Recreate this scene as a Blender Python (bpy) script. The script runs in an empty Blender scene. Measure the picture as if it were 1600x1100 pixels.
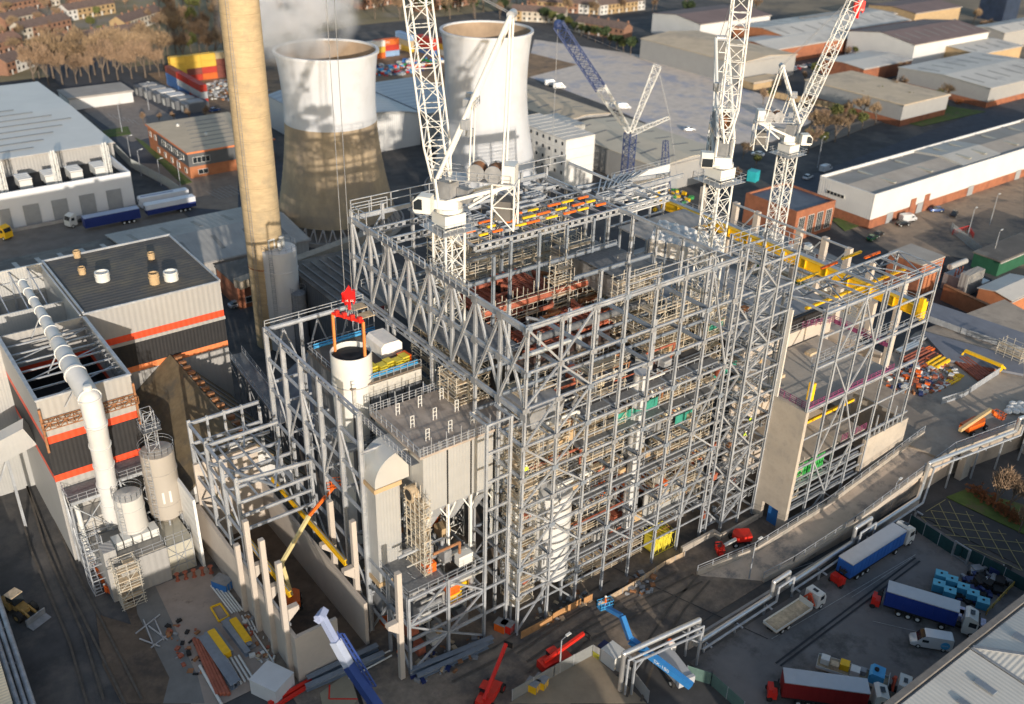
import bpy, bmesh, math, random
from mathutils import Vector, Matrix
R_ = math.radians
SC = bpy.context.scene
COL = SC.collection
random.seed(7)

# ------------------------------------------------------------------ camera
CAM_POS = Vector((-62.15, -77.79, 100.0))
FPX = 1523.3
_th, _ro, _ya = R_(28.96), R_(1.66), R_(37.61)
_c, _s = math.cos, math.sin
def _g(v): return Vector((v[0]*_c(_ya)+v[1]*_s(_ya), -v[0]*_s(_ya)+v[1]*_c(_ya), v[2]))
CW = _g((0, _c(_th), -_s(_th)))
CR = _g((_c(_ro), _s(_ro)*_s(_th), _s(_ro)*_c(_th)))
CU = _g((-_s(_ro), _c(_ro)*_s(_th), _c(_ro)*_c(_th)))
cam_d = bpy.data.cameras.new('camera')
cam_d.sensor_width = 36.0
cam_d.lens = FPX/1600*36.0
cam_d.clip_start = 1.0; cam_d.clip_end = 6000.0
cam_d.dof.use_dof = True
cam_d.dof.focus_distance = 150.0
cam_d.dof.aperture_fstop = 0.072
cam = bpy.data.objects.new('camera', cam_d); COL.objects.link(cam)
cam.matrix_world = Matrix(((CR[0], CU[0], -CW[0], CAM_POS[0]), (CR[1], CU[1], -CW[1], CAM_POS[1]), (CR[2], CU[2], -CW[2], CAM_POS[2]), (0, 0, 0, 1)))
SC.camera = cam
def P(px, py, z=0.0):            # where the sight line through a photo point meets height z
    d = CR*((px-800)/FPX) - CU*((py-550)/FPX) + CW
    return CAM_POS + d*((z-CAM_POS[2])/d[2])
def PV(px, py, F, d):            # ... meets the vertical plane through F along direction d
    r = CR*((px-800)/FPX) - CU*((py-550)/FPX) + CW
    n = Vector((-d[1], d[0], 0))
    return CAM_POS + r*((Vector(F)-CAM_POS).dot(n)/r.dot(n))

# ------------------------------------------------------------------ light
SUN_EL, SUN_AZ = 11.3, 73.6
w = bpy.data.worlds.new('World'); SC.world = w; w.use_nodes = True
nt = w.node_tree; nt.nodes.clear()
sky = nt.nodes.new('ShaderNodeTexSky'); sky.sky_type = 'NISHITA'; sky.sun_disc = False
sky.sun_elevation = R_(SUN_EL); sky.air_density = 1.0; sky.dust_density = 1.2; sky.ozone_density = 1.0
bg = nt.nodes.new('ShaderNodeBackground'); bg.inputs[1].default_value = 0.15
ow = nt.nodes.new('ShaderNodeOutputWorld')
nt.links.new(sky.outputs[0], bg.inputs[0]); nt.links.new(bg.outputs[0], ow.inputs[0])
sdir = Vector((math.cos(R_(SUN_AZ))*math.cos(R_(SUN_EL)), math.sin(R_(SUN_AZ))*math.cos(R_(SUN_EL)), -math.sin(R_(SUN_EL))))
sky.sun_rotation = math.atan2(-sdir[0], -sdir[1])
sl = bpy.data.lights.new('sun', 'SUN'); sl.energy = 3.45; sl.angle = R_(0.5); sl.color = (1.0, 0.885, 0.75)
so = bpy.data.objects.new('sun', sl); COL.objects.link(so)
so.rotation_euler = sdir.to_track_quat('-Z', 'Y').to_euler()
SC.view_settings.view_transform = 'Standard'; SC.view_settings.look = 'None'
SC.view_settings.gamma = 1.0; SC.view_settings.exposure = 0.56
SC.cycles.max_bounces = 5; SC.cycles.diffuse_bounces = 2; SC.cycles.glossy_bounces = 2
SC.cycles.transparent_max_bounces = 6; SC.cycles.volume_bounces = 4
SC.cycles.volume_step_rate = 2.0

# ------------------------------------------------------------------ materials
MATS = {}
def mat(name, col, rough=.7, metal=0.0, var=.18, sc=.6, stripe=None, col2=None, c2=(.5, .62), sc2=.15, bump=0.0, spec=.4, streak=0):
    """procedural surface: two scales of noise in the colour, optional corrugation (period, axis) and a second patch colour"""
    if name in MATS: return MATS[name]
    m = bpy.data.materials.new(name); m.use_nodes = True; MATS[name] = m
    t = m.node_tree; b = t.nodes['Principled BSDF']; N = t.nodes.new; K = t.links.new
    b.inputs['Roughness'].default_value = rough; b.inputs['Metallic'].default_value = metal
    b.inputs['Specular IOR Level'].default_value = spec
    tc = N('ShaderNodeTexCoord'); src = tc.outputs['Object']
    if streak:
        mp = N('ShaderNodeMapping'); mp.inputs['Scale'].default_value = (1, 1, streak); K(src, mp.inputs[0]); nsrc = mp.outputs[0]
    else: nsrc = src
    n = N('ShaderNodeTexNoise'); n.inputs['Scale'].default_value = sc; n.inputs['Detail'].default_value = 6; n.inputs['Roughness'].default_value = .65; K(nsrc, n.inputs['Vector'])
    r = N('ShaderNodeValToRGB')
    r.color_ramp.elements[0].position = .3; r.color_ramp.elements[1].position = .72
    r.color_ramp.elements[0].color = (*[c*(1-var) for c in col], 1)
    r.color_ramp.elements[1].color = (*[min(1, c*(1+var)) for c in col], 1)
    K(n.outputs[0], r.inputs[0]); out = r.outputs[0]
    if col2:
        n2 = N('ShaderNodeTexNoise'); n2.inputs['Scale'].default_value = sc2; n2.inputs['Detail'].default_value = 7; n2.inputs['Roughness'].default_value = .7; K(src, n2.inputs['Vector'])
        r2 = N('ShaderNodeValToRGB'); r2.color_ramp.elements[0].position = c2[0]; r2.color_ramp.elements[1].position = c2[1]
        r2.color_ramp.elements[0].color = (0, 0, 0, 1); r2.color_ramp.elements[1].color = (1, 1, 1, 1)
        K(n2.outputs[0], r2.inputs[0]); mx = N('ShaderNodeMix'); mx.data_type = 'RGBA'
        K(r2.outputs[0], mx.inputs['Factor']); K(out, mx.inputs['A']); mx.inputs['B'].default_value = (*col2, 1); out = mx.outputs['Result']
    K(out, b.inputs['Base Color'])
    if stripe or bump:
        bp = N('ShaderNodeBump'); bp.inputs['Strength'].default_value = .2 if stripe else .5
        if stripe:
            per, ax = stripe; sx = N('ShaderNodeSeparateXYZ'); K(src, sx.inputs[0])
            if ax == 'xy':
                ad = N('ShaderNodeMath'); ad.operation = 'ADD'; K(sx.outputs[0], ad.inputs[0]); K(sx.outputs[1], ad.inputs[1]); v = ad.outputs[0]
            else: v = sx.outputs['xyz'.index(ax)]
            mu = N('ShaderNodeMath'); mu.operation = 'MULTIPLY'; mu.inputs[1].default_value = 2*math.pi/per; K(v, mu.inputs[0])
            si = N('ShaderNodeMath'); si.operation = 'SINE'; K(mu.outputs[0], si.inputs[0])
            K(si.outputs[0], bp.inputs['Height']); bp.inputs['Distance'].default_value = per*.12
        else:
            K(n.outputs[0], bp.inputs['Height']); bp.inputs['Distance'].default_value = bump
        K(bp.outputs[0], b.inputs['Normal'])
    return m
steel = mat('galvanised_steel', (.375, .395, .42), .45, .25, .25, .8, streak=.4, col2=(.31, .33, .36), c2=(.5, .6), sc2=.35)
steel_d = mat('dull_steel', (.26, .27, .285), .55, .25, .25, .7)
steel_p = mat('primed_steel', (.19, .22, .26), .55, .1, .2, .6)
white_p = mat('white_crane_paint', (.66, .66, .63), .45, 0, .06, .7)
grating = mat('grating', (.17, .175, .18), .7, .2, .3, 2.5)
scaft = mat('scaffold_tube', (.56, .52, .44), .6, .3, .25, 1.5)
plank = mat('scaffold_plank', (.50, .39, .26), .85, 0, .35, 1.2)
concrete = mat('concrete', (.42, .37, .31), .9, 0, .14, .5, col2=(.33, .30, .26), sc2=.25, bump=.02)
concrete_l = mat('precast_concrete', (.46, .405, .35), .88, 0, .08, .35)
conc_grey = mat('grey_concrete', (.35, .33, .31), .9, 0, .15, .4)
asphalt = mat('asphalt', (.068, .066, .066), .92, 0, .3, .25, col2=(.125, .112, .10), sc2=.05, bump=.01)
asph_d = mat('fresh_asphalt', (.038, .039, .044), .9, 0, .25, .3)
dirt = mat('dirt', (.13, .095, .068), .95, 0, .35, .3, col2=(.07, .055, .045), sc2=.12, bump=.05)
black_p = mat('black_cladding', (.022, .022, .024), .6, 0, .15, .8, stripe=(.6, 'xy'))
grey_clad = mat('grey_cladding', (.34, .335, .325), .55, .1, .05, .4, stripe=(.9, 'xy'))
dgrey_clad = mat('dark_grey_cladding', (.12, .128, .14), .55, .1, .1, .4, stripe=(.9, 'xy'))
silver_clad = mat('silver_cladding', (.44, .445, .44), .42, .3, .07, .3, stripe=(.45, 'xy'))
white_clad = mat('white_cladding', (.58, .58, .57), .6, 0, .05, .2, stripe=(.8, 'xy'))
red_p = mat('red_paint', (.62, .025, .015), .45, 0, .1, 1)
redstripe = mat('red_stripe_cladding', (.66, .07, .025), .5, 0, .06, .6, stripe=(.9, 'xy'))
orstripe = mat('orange_stripe_cladding', (.72, .22, .08), .5, 0, .06, .6, stripe=(.9, 'xy'))
orange_p = mat('orange_paint', (.72, .13, .015), .45, 0, .12, 1)
yellow_p = mat('yellow_paint', (.78, .46, .012), .5, 0, .12, 1)
yel_l = mat('bright_yellow_paint', (.62, .52, .05), .5, 0, .1, 1)
blue_p = mat('blue_paint', (.03, .15, .42), .45, 0, .12, 1)
lblue_p = mat('light_blue_paint', (.06, .33, .62), .5, 0, .1, 1)
navy_p = mat('navy_paint', (.018, .03, .11), .5, 0, .15, 1)
green_p = mat('green_paint', (.04, .30, .07), .6, 0, .25, 1)
redox = mat('red_oxide_steel', (.32, .095, .055), .75, 0, .3, 1.2)
rust = mat('rusty_steel', (.28, .13, .06), .85, 0, .35, 1.2)
tyre = mat('tyre_rubber', (.02, .02, .02), .9, 0, .2, 2)
glass = mat('dark_glass', (.02, .025, .03), .12, 0, .2, .3, spec=.6)
brick = mat('red_brick', (.30, .115, .06), .9, 0, .2, .8, col2=(.22, .085, .05), sc2=.3)
obrick = mat('orange_brick', (.40, .155, .07), .9, 0, .15, .6)
tan_brick = mat('buff_brick', (.42, .30, .17), .9, 0, .15, .6)
tarp = mat('white_sheeting', (.74, .71, .66), .55, 0, .12, .8, bump=.25)
purple = mat('purple_edge_protection', (.22, .05, .13), .6, 0, .2, 1)
alum = mat('aluminium_lagging', (.72, .71, .69), .3, .75, .06, .5)
offwhite = mat('white_paint', (.60, .60, .57), .4, 0, .05, .7)
blackm = mat('black_rubber', (.015, .015, .016), .8, 0, .2, 1)
silverp = mat('silver_paint', (.45, .46, .48), .35, .5, .05, 1)

# ------------------------------------------------------------------ mesh builder
OFF = {}
class MB:
    def __init__(s): s.v = []; s.f = []; s.m = []
    def add(s, vs, fs, mi=0):
        n = len(s.v); s.v.extend([tuple(v) for v in vs]); s.f.extend([tuple(i+n for i in f) for f in fs]); s.m.extend([mi]*len(fs))
    def box(s, x0, x1, y0, y1, z0, z1, mi=0):
        s.add([(x0,y0,z0),(x1,y0,z0),(x1,y1,z0),(x0,y1,z0),(x0,y0,z1),(x1,y0,z1),(x1,y1,z1),(x0,y1,z1)],
              [(0,3,2,1),(4,5,6,7),(0,1,5,4),(1,2,6,5),(2,3,7,6),(3,0,4,7)], mi); return s
    def cbox(s, c, sx, sy, sz, rz=0, mi=0):      # base centre c
        ca, sa = math.cos(rz), math.sin(rz); vs = []
        for z in (0, sz):
            for x, y in ((-sx/2,-sy/2),(sx/2,-sy/2),(sx/2,sy/2),(-sx/2,sy/2)):
                vs.append((c[0]+x*ca-y*sa, c[1]+x*sa+y*ca, c[2]+z))
        s.add(vs, [(0,3,2,1),(4,5,6,7),(0,1,5,4),(1,2,6,5),(2,3,7,6),(3,0,4,7)], mi); return s
    def bar(s, a, b, w, h=None, mi=0):
        a = Vector(a); b = Vector(b); h = h or w; d = b-a
        if d.length < 1e-6: return s
        d.normalize(); u = Vector((0,0,1)) if abs(d.z) < .95 else Vector((0,1,0))
        x = d.cross(u).normalized(); y = x.cross(d)
        o = [(-w/2,-h/2),(w/2,-h/2),(w/2,h/2),(-w/2,h/2)]
        s.add([p+x*i+y*j for p in (a, b) for i, j in o], [(0,3,2,1),(4,5,6,7),(0,1,5,4),(1,2,6,5),(2,3,7,6),(3,0,4,7)], mi); return s
    def ibeam(s, a, b, w, h, t=.05, mi=0, flip=False):
        a = Vector(a); b = Vector(b); d = (b-a)
        if d.length < 1e-6: return s
        d.normalize(); u = Vector((0,0,1)) if abs(d.z) < .95 else (Vector((1,0,0)) if flip else Vector((0,1,0)))
        x = d.cross(u).normalized(); y = x.cross(d)
        for cx, cy, ww, hh in ((0, h/2-t/2, w, t), (0, -h/2+t/2, w, t), (0, 0, t, h-2*t)):
            o = [(-ww/2,-hh/2),(ww/2,-hh/2),(ww/2,hh/2),(-ww/2,hh/2)]
            s.add([p+x*(cx+i)+y*(cy+j) for p in (a, b) for i, j in o], [(0,3,2,1),(4,5,6,7),(0,1,5,4),(1,2,6,5),(2,3,7,6),(3,0,4,7)], mi)
        return s
    def tube(s, a, b, r, n=8, r2=None, mi=0, cap=True):
        a = Vector(a); b = Vector(b); d = b-a
        if d.length < 1e-6: return s
        d.normalize(); u = Vector((0,0,1)) if abs(d.z) < .95 else Vector((0,1,0)); x = d.cross(u).normalized(); y = x.cross(d); r2 = r if r2 is None else r2
        vs = [p+(x*math.cos(2*math.pi*i/n)+y*math.sin(2*math.pi*i/n))*rr for p, rr in ((a,r),(b,r2)) for i in range(n)]
        fs = [(i, (i+1)%n, n+(i+1)%n, n+i) for i in range(n)]
        if cap: fs += [tuple(range(n))[::-1], tuple(range(n, 2*n))]
        s.add(vs, fs, mi); return s
    def path(s, pts, r, n=8, mi=0):
        for a, b in zip(pts, pts[1:]): s.tube(a, b, r, n, mi=mi)
        for p in pts[1:-1]: s.ball(p, r, n, mi)
        return s
    def ball(s, c, r, n=8, mi=0, sz=1.0):
        m = max(3, n//2); vs = []; fs = []
        for j in range(1, m):
            for i in range(n):
                a, b = math.pi*j/m, 2*math.pi*i/n
                vs.append((c[0]+r*math.sin(a)*math.cos(b), c[1]+r*math.sin(a)*math.sin(b), c[2]+r*sz*math.cos(a)))
        vs += [(c[0],c[1],c[2]+r*sz),(c[0],c[1],c[2]-r*sz)]; T_, B_ = len(vs)-2, len(vs)-1
        for j in range(m-2):
            for i in range(n): fs.append((j*n+i, (j+1)*n+i, (j+1)*n+(i+1)%n, j*n+(i+1)%n))
        for i in range(n): fs.append((T_, i, (i+1)%n)); fs.append((B_, (m-2)*n+(i+1)%n, (m-2)*n+i))
        s.add(vs, fs, mi); return s
    def lathe(s, c, prof, n=24, mi=0, a0=0, a1=2*math.pi):     # prof [(r,z)]
        full = abs(a1-a0-2*math.pi) < 1e-6; k = n if full else n+1; vs = []
        for r, z in prof:
            for i in range(k):
                a = a0+(a1-a0)*i/n; vs.append((c[0]+r*math.cos(a), c[1]+r*math.sin(a), c[2]+z))
        fs = []
        for j in range(len(prof)-1):
            for i in range(n): i2 = (i+1)%k; fs.append((j*k+i, j*k+i2, (j+1)*k+i2, (j+1)*k+i))
        s.add(vs, fs, mi); return s
    def prism(s, poly, z0, z1, mi=0):
        n = len(poly); vs = [(p[0],p[1],z0) for p in poly]+[(p[0],p[1],z1) for p in poly]
        s.add(vs, [tuple(range(n))[::-1], tuple(range(n,2*n))]+[(i,(i+1)%n,n+(i+1)%n,n+i) for i in range(n)], mi); return s
    def extr(s, prof, y0, y1, mi=0):              # profile in (x,z) pulled along y
        n = len(prof); vs = [(p[0],y0,p[1]) for p in prof]+[(p[0],y1,p[1]) for p in prof]
        s.add(vs, [tuple(range(n)), tuple(range(n,2*n))[::-1]]+[(i,n+i,n+(i+1)%n,(i+1)%n) for i in range(n)], mi); return s
    def extx(s, prof, x0, x1, mi=0):              # profile in (y,z) pulled along x
        n = len(prof); vs = [(x0,p[0],p[1]) for p in prof]+[(x1,p[0],p[1]) for p in prof]
        s.add(vs, [tuple(range(n))[::-1], tuple(range(n,2*n))]+[(i,(i+1)%n,n+(i+1)%n,n+i) for i in range(n)], mi); return s
    def rail(s, pts, h=1.1, post=2.0, t=.06, rails=2):
        for a, b in zip(pts, pts[1:]):
            a = Vector(a); b = Vector(b); L = (b-a).length; k = max(1, round(L/post))
            for i in range(k+1): p = a.lerp(b, i/k); s.bar(p, p+Vector((0,0,h)), t)
            for j in range(rails): z = Vector((0,0,h*(j+1)/rails)); s.bar(a+z, b+z, t*.9)
        return s
    def build(s, name, m=None, parent=None, local=False, smooth=False):
        me = bpy.data.meshes.new(name); vs = s.v
        o = bpy.data.objects.new(name, me)
        if parent is not None:
            off = OFF.get(parent, Vector((0,0,0)))
            if local: off = Vector((0,0,0))
            OFF[o] = off
            vs = [(v[0]-off[0], v[1]-off[1], v[2]-off[2]) for v in vs]; o.parent = parent
        else:
            xs = [v[0] for v in vs]; ys = [v[1] for v in vs]; z0 = min(v[2] for v in vs)
            off = Vector(((min(xs)+max(xs))/2, (min(ys)+max(ys))/2, z0)); OFF[o] = off
            vs = [(v[0]-off[0], v[1]-off[1], v[2]-off[2]) for v in vs]; o.location = off
        me.from_pydata(vs, [], s.f)
        ms = m if isinstance(m, (list, tuple)) else [m]
        for x in ms: me.materials.append(x)
        if len(ms) > 1: me.polygons.foreach_set('material_index', s.m)
        if smooth:
            me.polygons.foreach_set('use_smooth', [True]*len(me.polygons))
            try: me.set_sharp_from_angle(angle=R_(40))
            except Exception: pass
        me.update(); COL.objects.link(o); return o
def tag(o, label=None, cat=None, group=None, kind=None):
    if label: o['label'] = label
    if cat: o['category'] = cat
    if group: o['group'] = group
    if kind: o['kind'] = kind
    return o
def thing(name, label, cat, loc=(0,0,0), rz=0, group=None):
    o = bpy.data.objects.new(name, None); COL.objects.link(o); o.empty_display_size = .5
    o.location = loc; o.rotation_euler = (0,0,rz); OFF[o] = Vector(loc); tag(o, label, cat, group); return o
def thing0(name, label, cat, rz=0):                 # prototype, parts written in local coordinates
    o = thing(name, label, cat, (0,0,0), rz); return o
def struct(name, mb, m): return tag(mb.build(name, m), kind='structure')
def copy_tree(root, loc, rz=0, label=None, group=None, sc=None):
    r = root.copy(); COL.objects.link(r); r.location = loc; r.rotation_euler = (0,0,rz)
    if sc: r.scale = sc if isinstance(sc, tuple) else (sc, sc, sc)
    if label: r['label'] = label
    if group: r['group'] = group
    KID.setdefault(root, [c for c in list(root.children)])
    for ch in KID[root]:
        c = ch.copy(); COL.objects.link(c); c.parent = r
        KID.setdefault(ch, [x for x in list(ch.children)])
        for gch in KID[ch]:
            d = gch.copy(); COL.objects.link(d); d.parent = c
    return r
KID = {}
class Frame:
    """collects steel members; the 100 that show largest of each part become parts, the rest one part"""
    def __init__(s, root): s.r = root; s.it = {}
    def add(s, part, fn, mid, L, m): s.it.setdefault((part, m), []).append((L/(Vector(mid)-CAM_POS).length, fn))
    def I(s, part, a, b, w=.3, h=.3, t=.05, m=None, flip=False):
        a = Vector(a); b = Vector(b); s.add(part, lambda q, a=a, b=b: q.ibeam(a, b, w, h, t, flip=flip), (a+b)/2, (b-a).length*w, m or steel)
    def B(s, part, a, b, w=.2, h=None, m=None):
        a = Vector(a); b = Vector(b); s.add(part, lambda q, a=a, b=b: q.bar(a, b, w, h), (a+b)/2, (b-a).length*w, m or steel)
    def T(s, part, a, b, r=.2, n=8, m=None):
        a = Vector(a); b = Vector(b); s.add(part, lambda q, a=a, b=b: q.tube(a, b, r, n), (a+b)/2, (b-a).length*r, m or steel)
    def cell(s, part, a, b, w=.3, h=.9, m=None):     # beam with a row of openings in its web
        a = Vector(a); b = Vector(b)
        def fn(q):
            d = (b-a).normalized(); L = (b-a).length; z = Vector((0,0,h/2))
            q.bar(a+z, b+z, w, .07); q.bar(a-z, b-z, w, .07)
            q.bar(a+z*.75, b+z*.75, .05, h*.25); q.bar(a-z*.75, b-z*.75, .05, h*.25)
            k = max(2, int(L/1.25))
            for i in range(k+1): p = a+d*(L*i/k); q.bar(p-d*.28, p+d*.28, .05, h*.6)
        s.add(part, fn, (a+b)/2, (b-a).length*w, m or steel)
    def done(s, lim=100):
        parts = {}
        for (p, m), L in s.it.items():
            for x in L: parts.setdefault(p, []).append((x[0], x[1], m))
        for p, L in parts.items():
            L.sort(key=lambda x: -x[0])
            for i, (k, fn, m) in enumerate(L[:lim]):
                q = MB(); fn(q); q.build(p, m, s.r)
            if len(L) > lim:
                q = MB(); mi = []
                for k, fn, m in L[lim:]:
                    if m not in mi: mi.append(m)
                    n0 = len(q.f); fn(q)
                    for j in range(n0, len(q.f)): q.m[j] = mi.index(m)
                tag(q.build(p, mi if len(mi) > 1 else mi[0], s.r), kind='stuff')
def lattice(q, a, b, w, seg, rc=.1, rl=.05, w2=None, up=None, h=None, h2=None, n=4, xb=False):
    """four chords and lacing between a and b"""
    a = Vector(a); b = Vector(b); d = (b-a).normalized()
    u = Vector(up) if up is not None else (Vector((0,0,1)) if abs(d.z) < .9 else Vector((0,1,0)))
    x = d.cross(u).normalized(); y = x.cross(d); w2 = w if w2 is None else w2; h = h or w; h2 = h2 or (w2 if h == w else h)
    L = (b-a).length; k = max(1, round(L/seg)); rings = []
    for i in range(k+1):
        t = i/k; ww = w+(w2-w)*t; hh = h+(h2-h)*t; p = a.lerp(b, t)
        rings.append([p+x*(sx*ww/2)+y*(sy*hh/2) for sx, sy in ((-1,-1),(1,-1),(1,1),(-1,1))])
    for j in range(4): q.tube(rings[0][j], rings[-1][j], rc, 6)
    for i in range(k):
        A, B = rings[i], rings[i+1]
        for j in range(4):
            j2 = (j+1) % 4
            if (i+j) % 2 or xb: q.tube(A[j], B[j2], rl, n, cap=False)
            if not ((i+j) % 2) or xb: q.tube(A[j2], B[j], rl, n, cap=False)
            q.tube(B[j], B[j2], rl, n, cap=False)
    return q
ORD = ['first','second','third','fourth','fifth','sixth','seventh','eighth','ninth','tenth','eleventh','twelfth','thirteenth','fourteenth','fifteenth','sixteenth','seventeenth','eighteenth','nineteenth','twentieth','twenty first','twenty second','twenty third','twenty fourth','twenty fifth','twenty sixth','twenty seventh','twenty eighth','twenty ninth','thirtieth']
def text_mb(txt, size, o, ux, uy, depth=.01):
    """lettering as a thin mesh laid on a surface: o lower left, ux along the line, uy up the letters"""
    cu = bpy.data.curves.new('t', 'FONT'); cu.body = txt; cu.size = size; cu.resolution_u = 2
    ob = bpy.data.objects.new('t', cu); COL.objects.link(ob)
    me = bpy.data.meshes.new_from_object(ob.evaluated_get(bpy.context.evaluated_depsgraph_get()))
    o = Vector(o); ux = Vector(ux).normalized(); uy = Vector(uy).normalized(); nz = ux.cross(uy)
    q = MB(); q.add([o+ux*v.co.x+uy*v.co.y+nz*depth for v in me.vertices], [tuple(p.vertices) for p in me.polygons])
    bpy.data.objects.remove(ob); bpy.data.curves.remove(cu); bpy.data.meshes.remove(me)
    return q
# ================================================================== THE SETTING
g_m = mat('ground_mix', (.085, .078, .07), .95, 0, .3, .08, col2=(.05, .05, .05), sc2=.02)
q = MB(); q.box(-900, 1500, -400, 1700, -1.0, 0); struct('ground', q, asphalt)
SHN = [0]
def sheet(name, poly, z, m, t=.03): SHN[0] += 1; z += SHN[0]*.004; q = MB(); q.prism(poly, z-t, z); return struct(name, q, m)
resi = mat('residential_ground', (.22, .18, .10), .95, 0, .3, .04, col2=(.26, .22, .17), sc2=.03)
sheet('residential_ground', [(-900, 360), (110, 360), (190, 395), (420, 395), (420, 1690), (-900, 1690)], .05, resi)
sheet('far_ground', [(425, -100), (1490, -100), (1490, 1690), (425, 1690)], .05, mat('far_ground', (.21, .17, .12), .95, 0, .3, .03, col2=(.085, .08, .075), sc2=.02))
frost = mat('frosted_lot', (.58, .50, .43), .85, 0, .15, .3, col2=(.36, .36, .41), c2=(.5, .62), sc2=.07)
sheet('frosted_lot', [P(835,62)[:2], P(1000,86)[:2], P(1130,128)[:2], P(1290,180)[:2], P(1206,222)[:2], P(1090,228)[:2], P(940,162)[:2], P(820,118)[:2]], .08, frost)
road_m = mat('road_asphalt', (.07, .073, .085), .9, 0, .2, .3)
pav = mat('pavement', (.19, .17, .145), .9, 0, .2, .5)
# road beyond the white unit row, running away to the right
rd = [P(1195,300), P(1600,150), P(1600,205), P(1245,345)]
sheet('road', [(p.x, p.y) for p in rd], .06, road_m)
sheet('pavement', [(p.x, p.y) for p in (P(1250,238), P(1430,172), P(1408,166), P(1236,228))], .16, pav, .14)
sheet('road', [(20, 165), (62, 165), (62, 420), (34, 420)], .05, road_m)
sheet('dock_road', [(-120, 152), (20, 165), (20, 194), (-120, 194)], .045, mat('dock_road', (.17, .15, .13), .9, 0, .2, .3))
# car parks, brick paved court in front of the unit row
sheet('courtyard', [(p.x, p.y) for p in (P(1330,358), P(1600,262), P(1600,420), P(1480,400), P(1400,400))], .05, mat('courtyard', (.27, .205, .15), .9, 0, .2, .3, col2=(.10, .09, .085), sc2=.08))
sheet('parking_lot', [(p.x, p.y) for p in (P(215,255), P(372,262), P(372,330), P(300,325))], .05, mat('parking_lot', (.26, .20, .15), .9, 0, .2, .3))
sheet('parking_lot', [(p.x, p.y) for p in (P(130,172), P(215,150), P(300,200), P(205,222), P(170,200))], .05, mat('parking_lot_b', (.24, .20, .17), .9, 0, .2, .3))
sheet('scrap_yard', [(62, 260), (100, 262), (190, 255), (235, 265), (225, 345), (66, 345)], .05, mat('scrap_yard', (.26, .17, .10), .95, 0, .3, .2, col2=(.12, .09, .07), sc2=.06))
# yards of the building site
sheet('site_floor', [(-30, -14), (47, -13), (49, -7), (49, 64), (-30, 64)], .04, mat('site_floor', (.235, .185, .14), .93, 0, .3, .5, col2=(.095, .085, .078), c2=(.45, .6), sc2=.14, bump=.02))
sheet('truck_yard', [(14, -44), (68, -44), (70, -17.2), (16, -17.6)], .05, mat('yard_concrete', (.17, .16, .155), .85, 0, .2, .15, col2=(.09, .086, .082), sc2=.12))
sheet('laydown_slab', [(-41, 12), (-29.6, 12), (-29.6, 38), (-39.5, 38)], .07, mat('slab', (.31, .255, .215), .9, 0, .2, .25, col2=(.15, .11, .085), c2=(.55, .66), sc2=.2))
sheet('dirt_strip', [(-45, 4), (-41, 4), (-39.5, 38), (-42, 38)], .055, dirt)
sheet('side_path', [(p.x, p.y) for p in (P(205,890), P(235,900), P(310,1060), P(320,1100), P(255,1100), P(265,1060), P(215,960))], .078, mat('side_path', (.17, .165, .155), .9, 0, .2, .3))
sheet('dirt_patch', [(p.x, p.y) for p in (P(150,960), P(215,980), P(280,1060), P(255,1100), P(190,1100), P(160,1040))], .068, dirt)
sheet('fenced_yard', [(p.x, p.y) for p in (P(795,1100), P(925,1022), P(1010,1100))], .06, mat('fenced_yard', (.27, .215, .15), .9, 0, .18, .3))
sheet('hatched_lay_by', [(p.x, p.y) for p in (P(1425,800), P(1475,778), P(1600,838), P(1600,888))], .05, mat('hatched_lay_by', (.05, .052, .055), .9, 0, .2, .3))
q = MB()
def ln(q, a, b, w=.12, z=.20): a = P(*a); b = P(*b); a.z = z; b.z = z; q.bar(a, b, w, .012)
for a, b in (((1446,801),(1477,782)), ((1467,789),(1492,839)), ((1482,784),(1514,847)), ((1509,800),(1540,860)), ((1534,814),(1567,875)), ((1560,829),(1597,893)), ((1587,844),(1600,866)), ((1454,799),(1469,828)), ((1439,809),(1447,817)), ((1454,799),(1521,807)), ((1439,809),(1545,821)), ((1457,822),(1572,836)), ((1477,837),(1600,850)), ((1505,852),(1600,864)), ((1513,855),(1595,893))): ln(q, a, b)
struct('road_markings', q, mat('worn_yellow_line', (.33, .29, .13), .8, 0, .3, 2))
q = MB()
for a, b in (((1205,1000),(1430,868)), ((1330,935),(1425,873)), ((1363,972),(1440,990)), ((1200,905),(1270,880))): ln(q, a, b, .1)
for i in range(7): ln(q, (322+i*6, 300-i*1.5), (345+i*6, 312-i*1.5), .15)
for i in range(6): ln(q, (168+i*8, 178+i*2), (178+i*8, 186+i*2), .2)
struct('road_markings', q, mat('worn_white_line', (.34, .34, .33), .8, 0, .3, 2))
q = MB()
for a, b in (((1212,1038),(1430,873)), ((1219,1042),(1437,878))): ln(q, a, b, .28)
ln(q, (940,880), (1200,1000), .1); struct('drain_channel', q, asph_d)
grass_m = mat('grass', (.09, .13, .03), .95, 0, .3, .5, col2=(.12, .10, .05), sc2=.3, bump=.05)
sheet('grass_verge', [(p.x, p.y) for p in (P(1478,778), P(1510,765), P(1600,790), P(1600,836))], .14, grass_m, .12)
for i, pts in enumerate((((1400,190),(1480,166),(1540,175),(1440,198)), ((1350,165),(1420,150),(1440,165),(1380,180)), ((160,205),(200,198),(205,210),(165,216)), ((1300,345),(1320,335),(1345,352),(1320,362)), ((210,215),(225,222),(300,285),(285,290)))):
    sheet('grass', [(P(*p).x, P(*p).y) for p in pts], .12, grass_m, .1)

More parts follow.
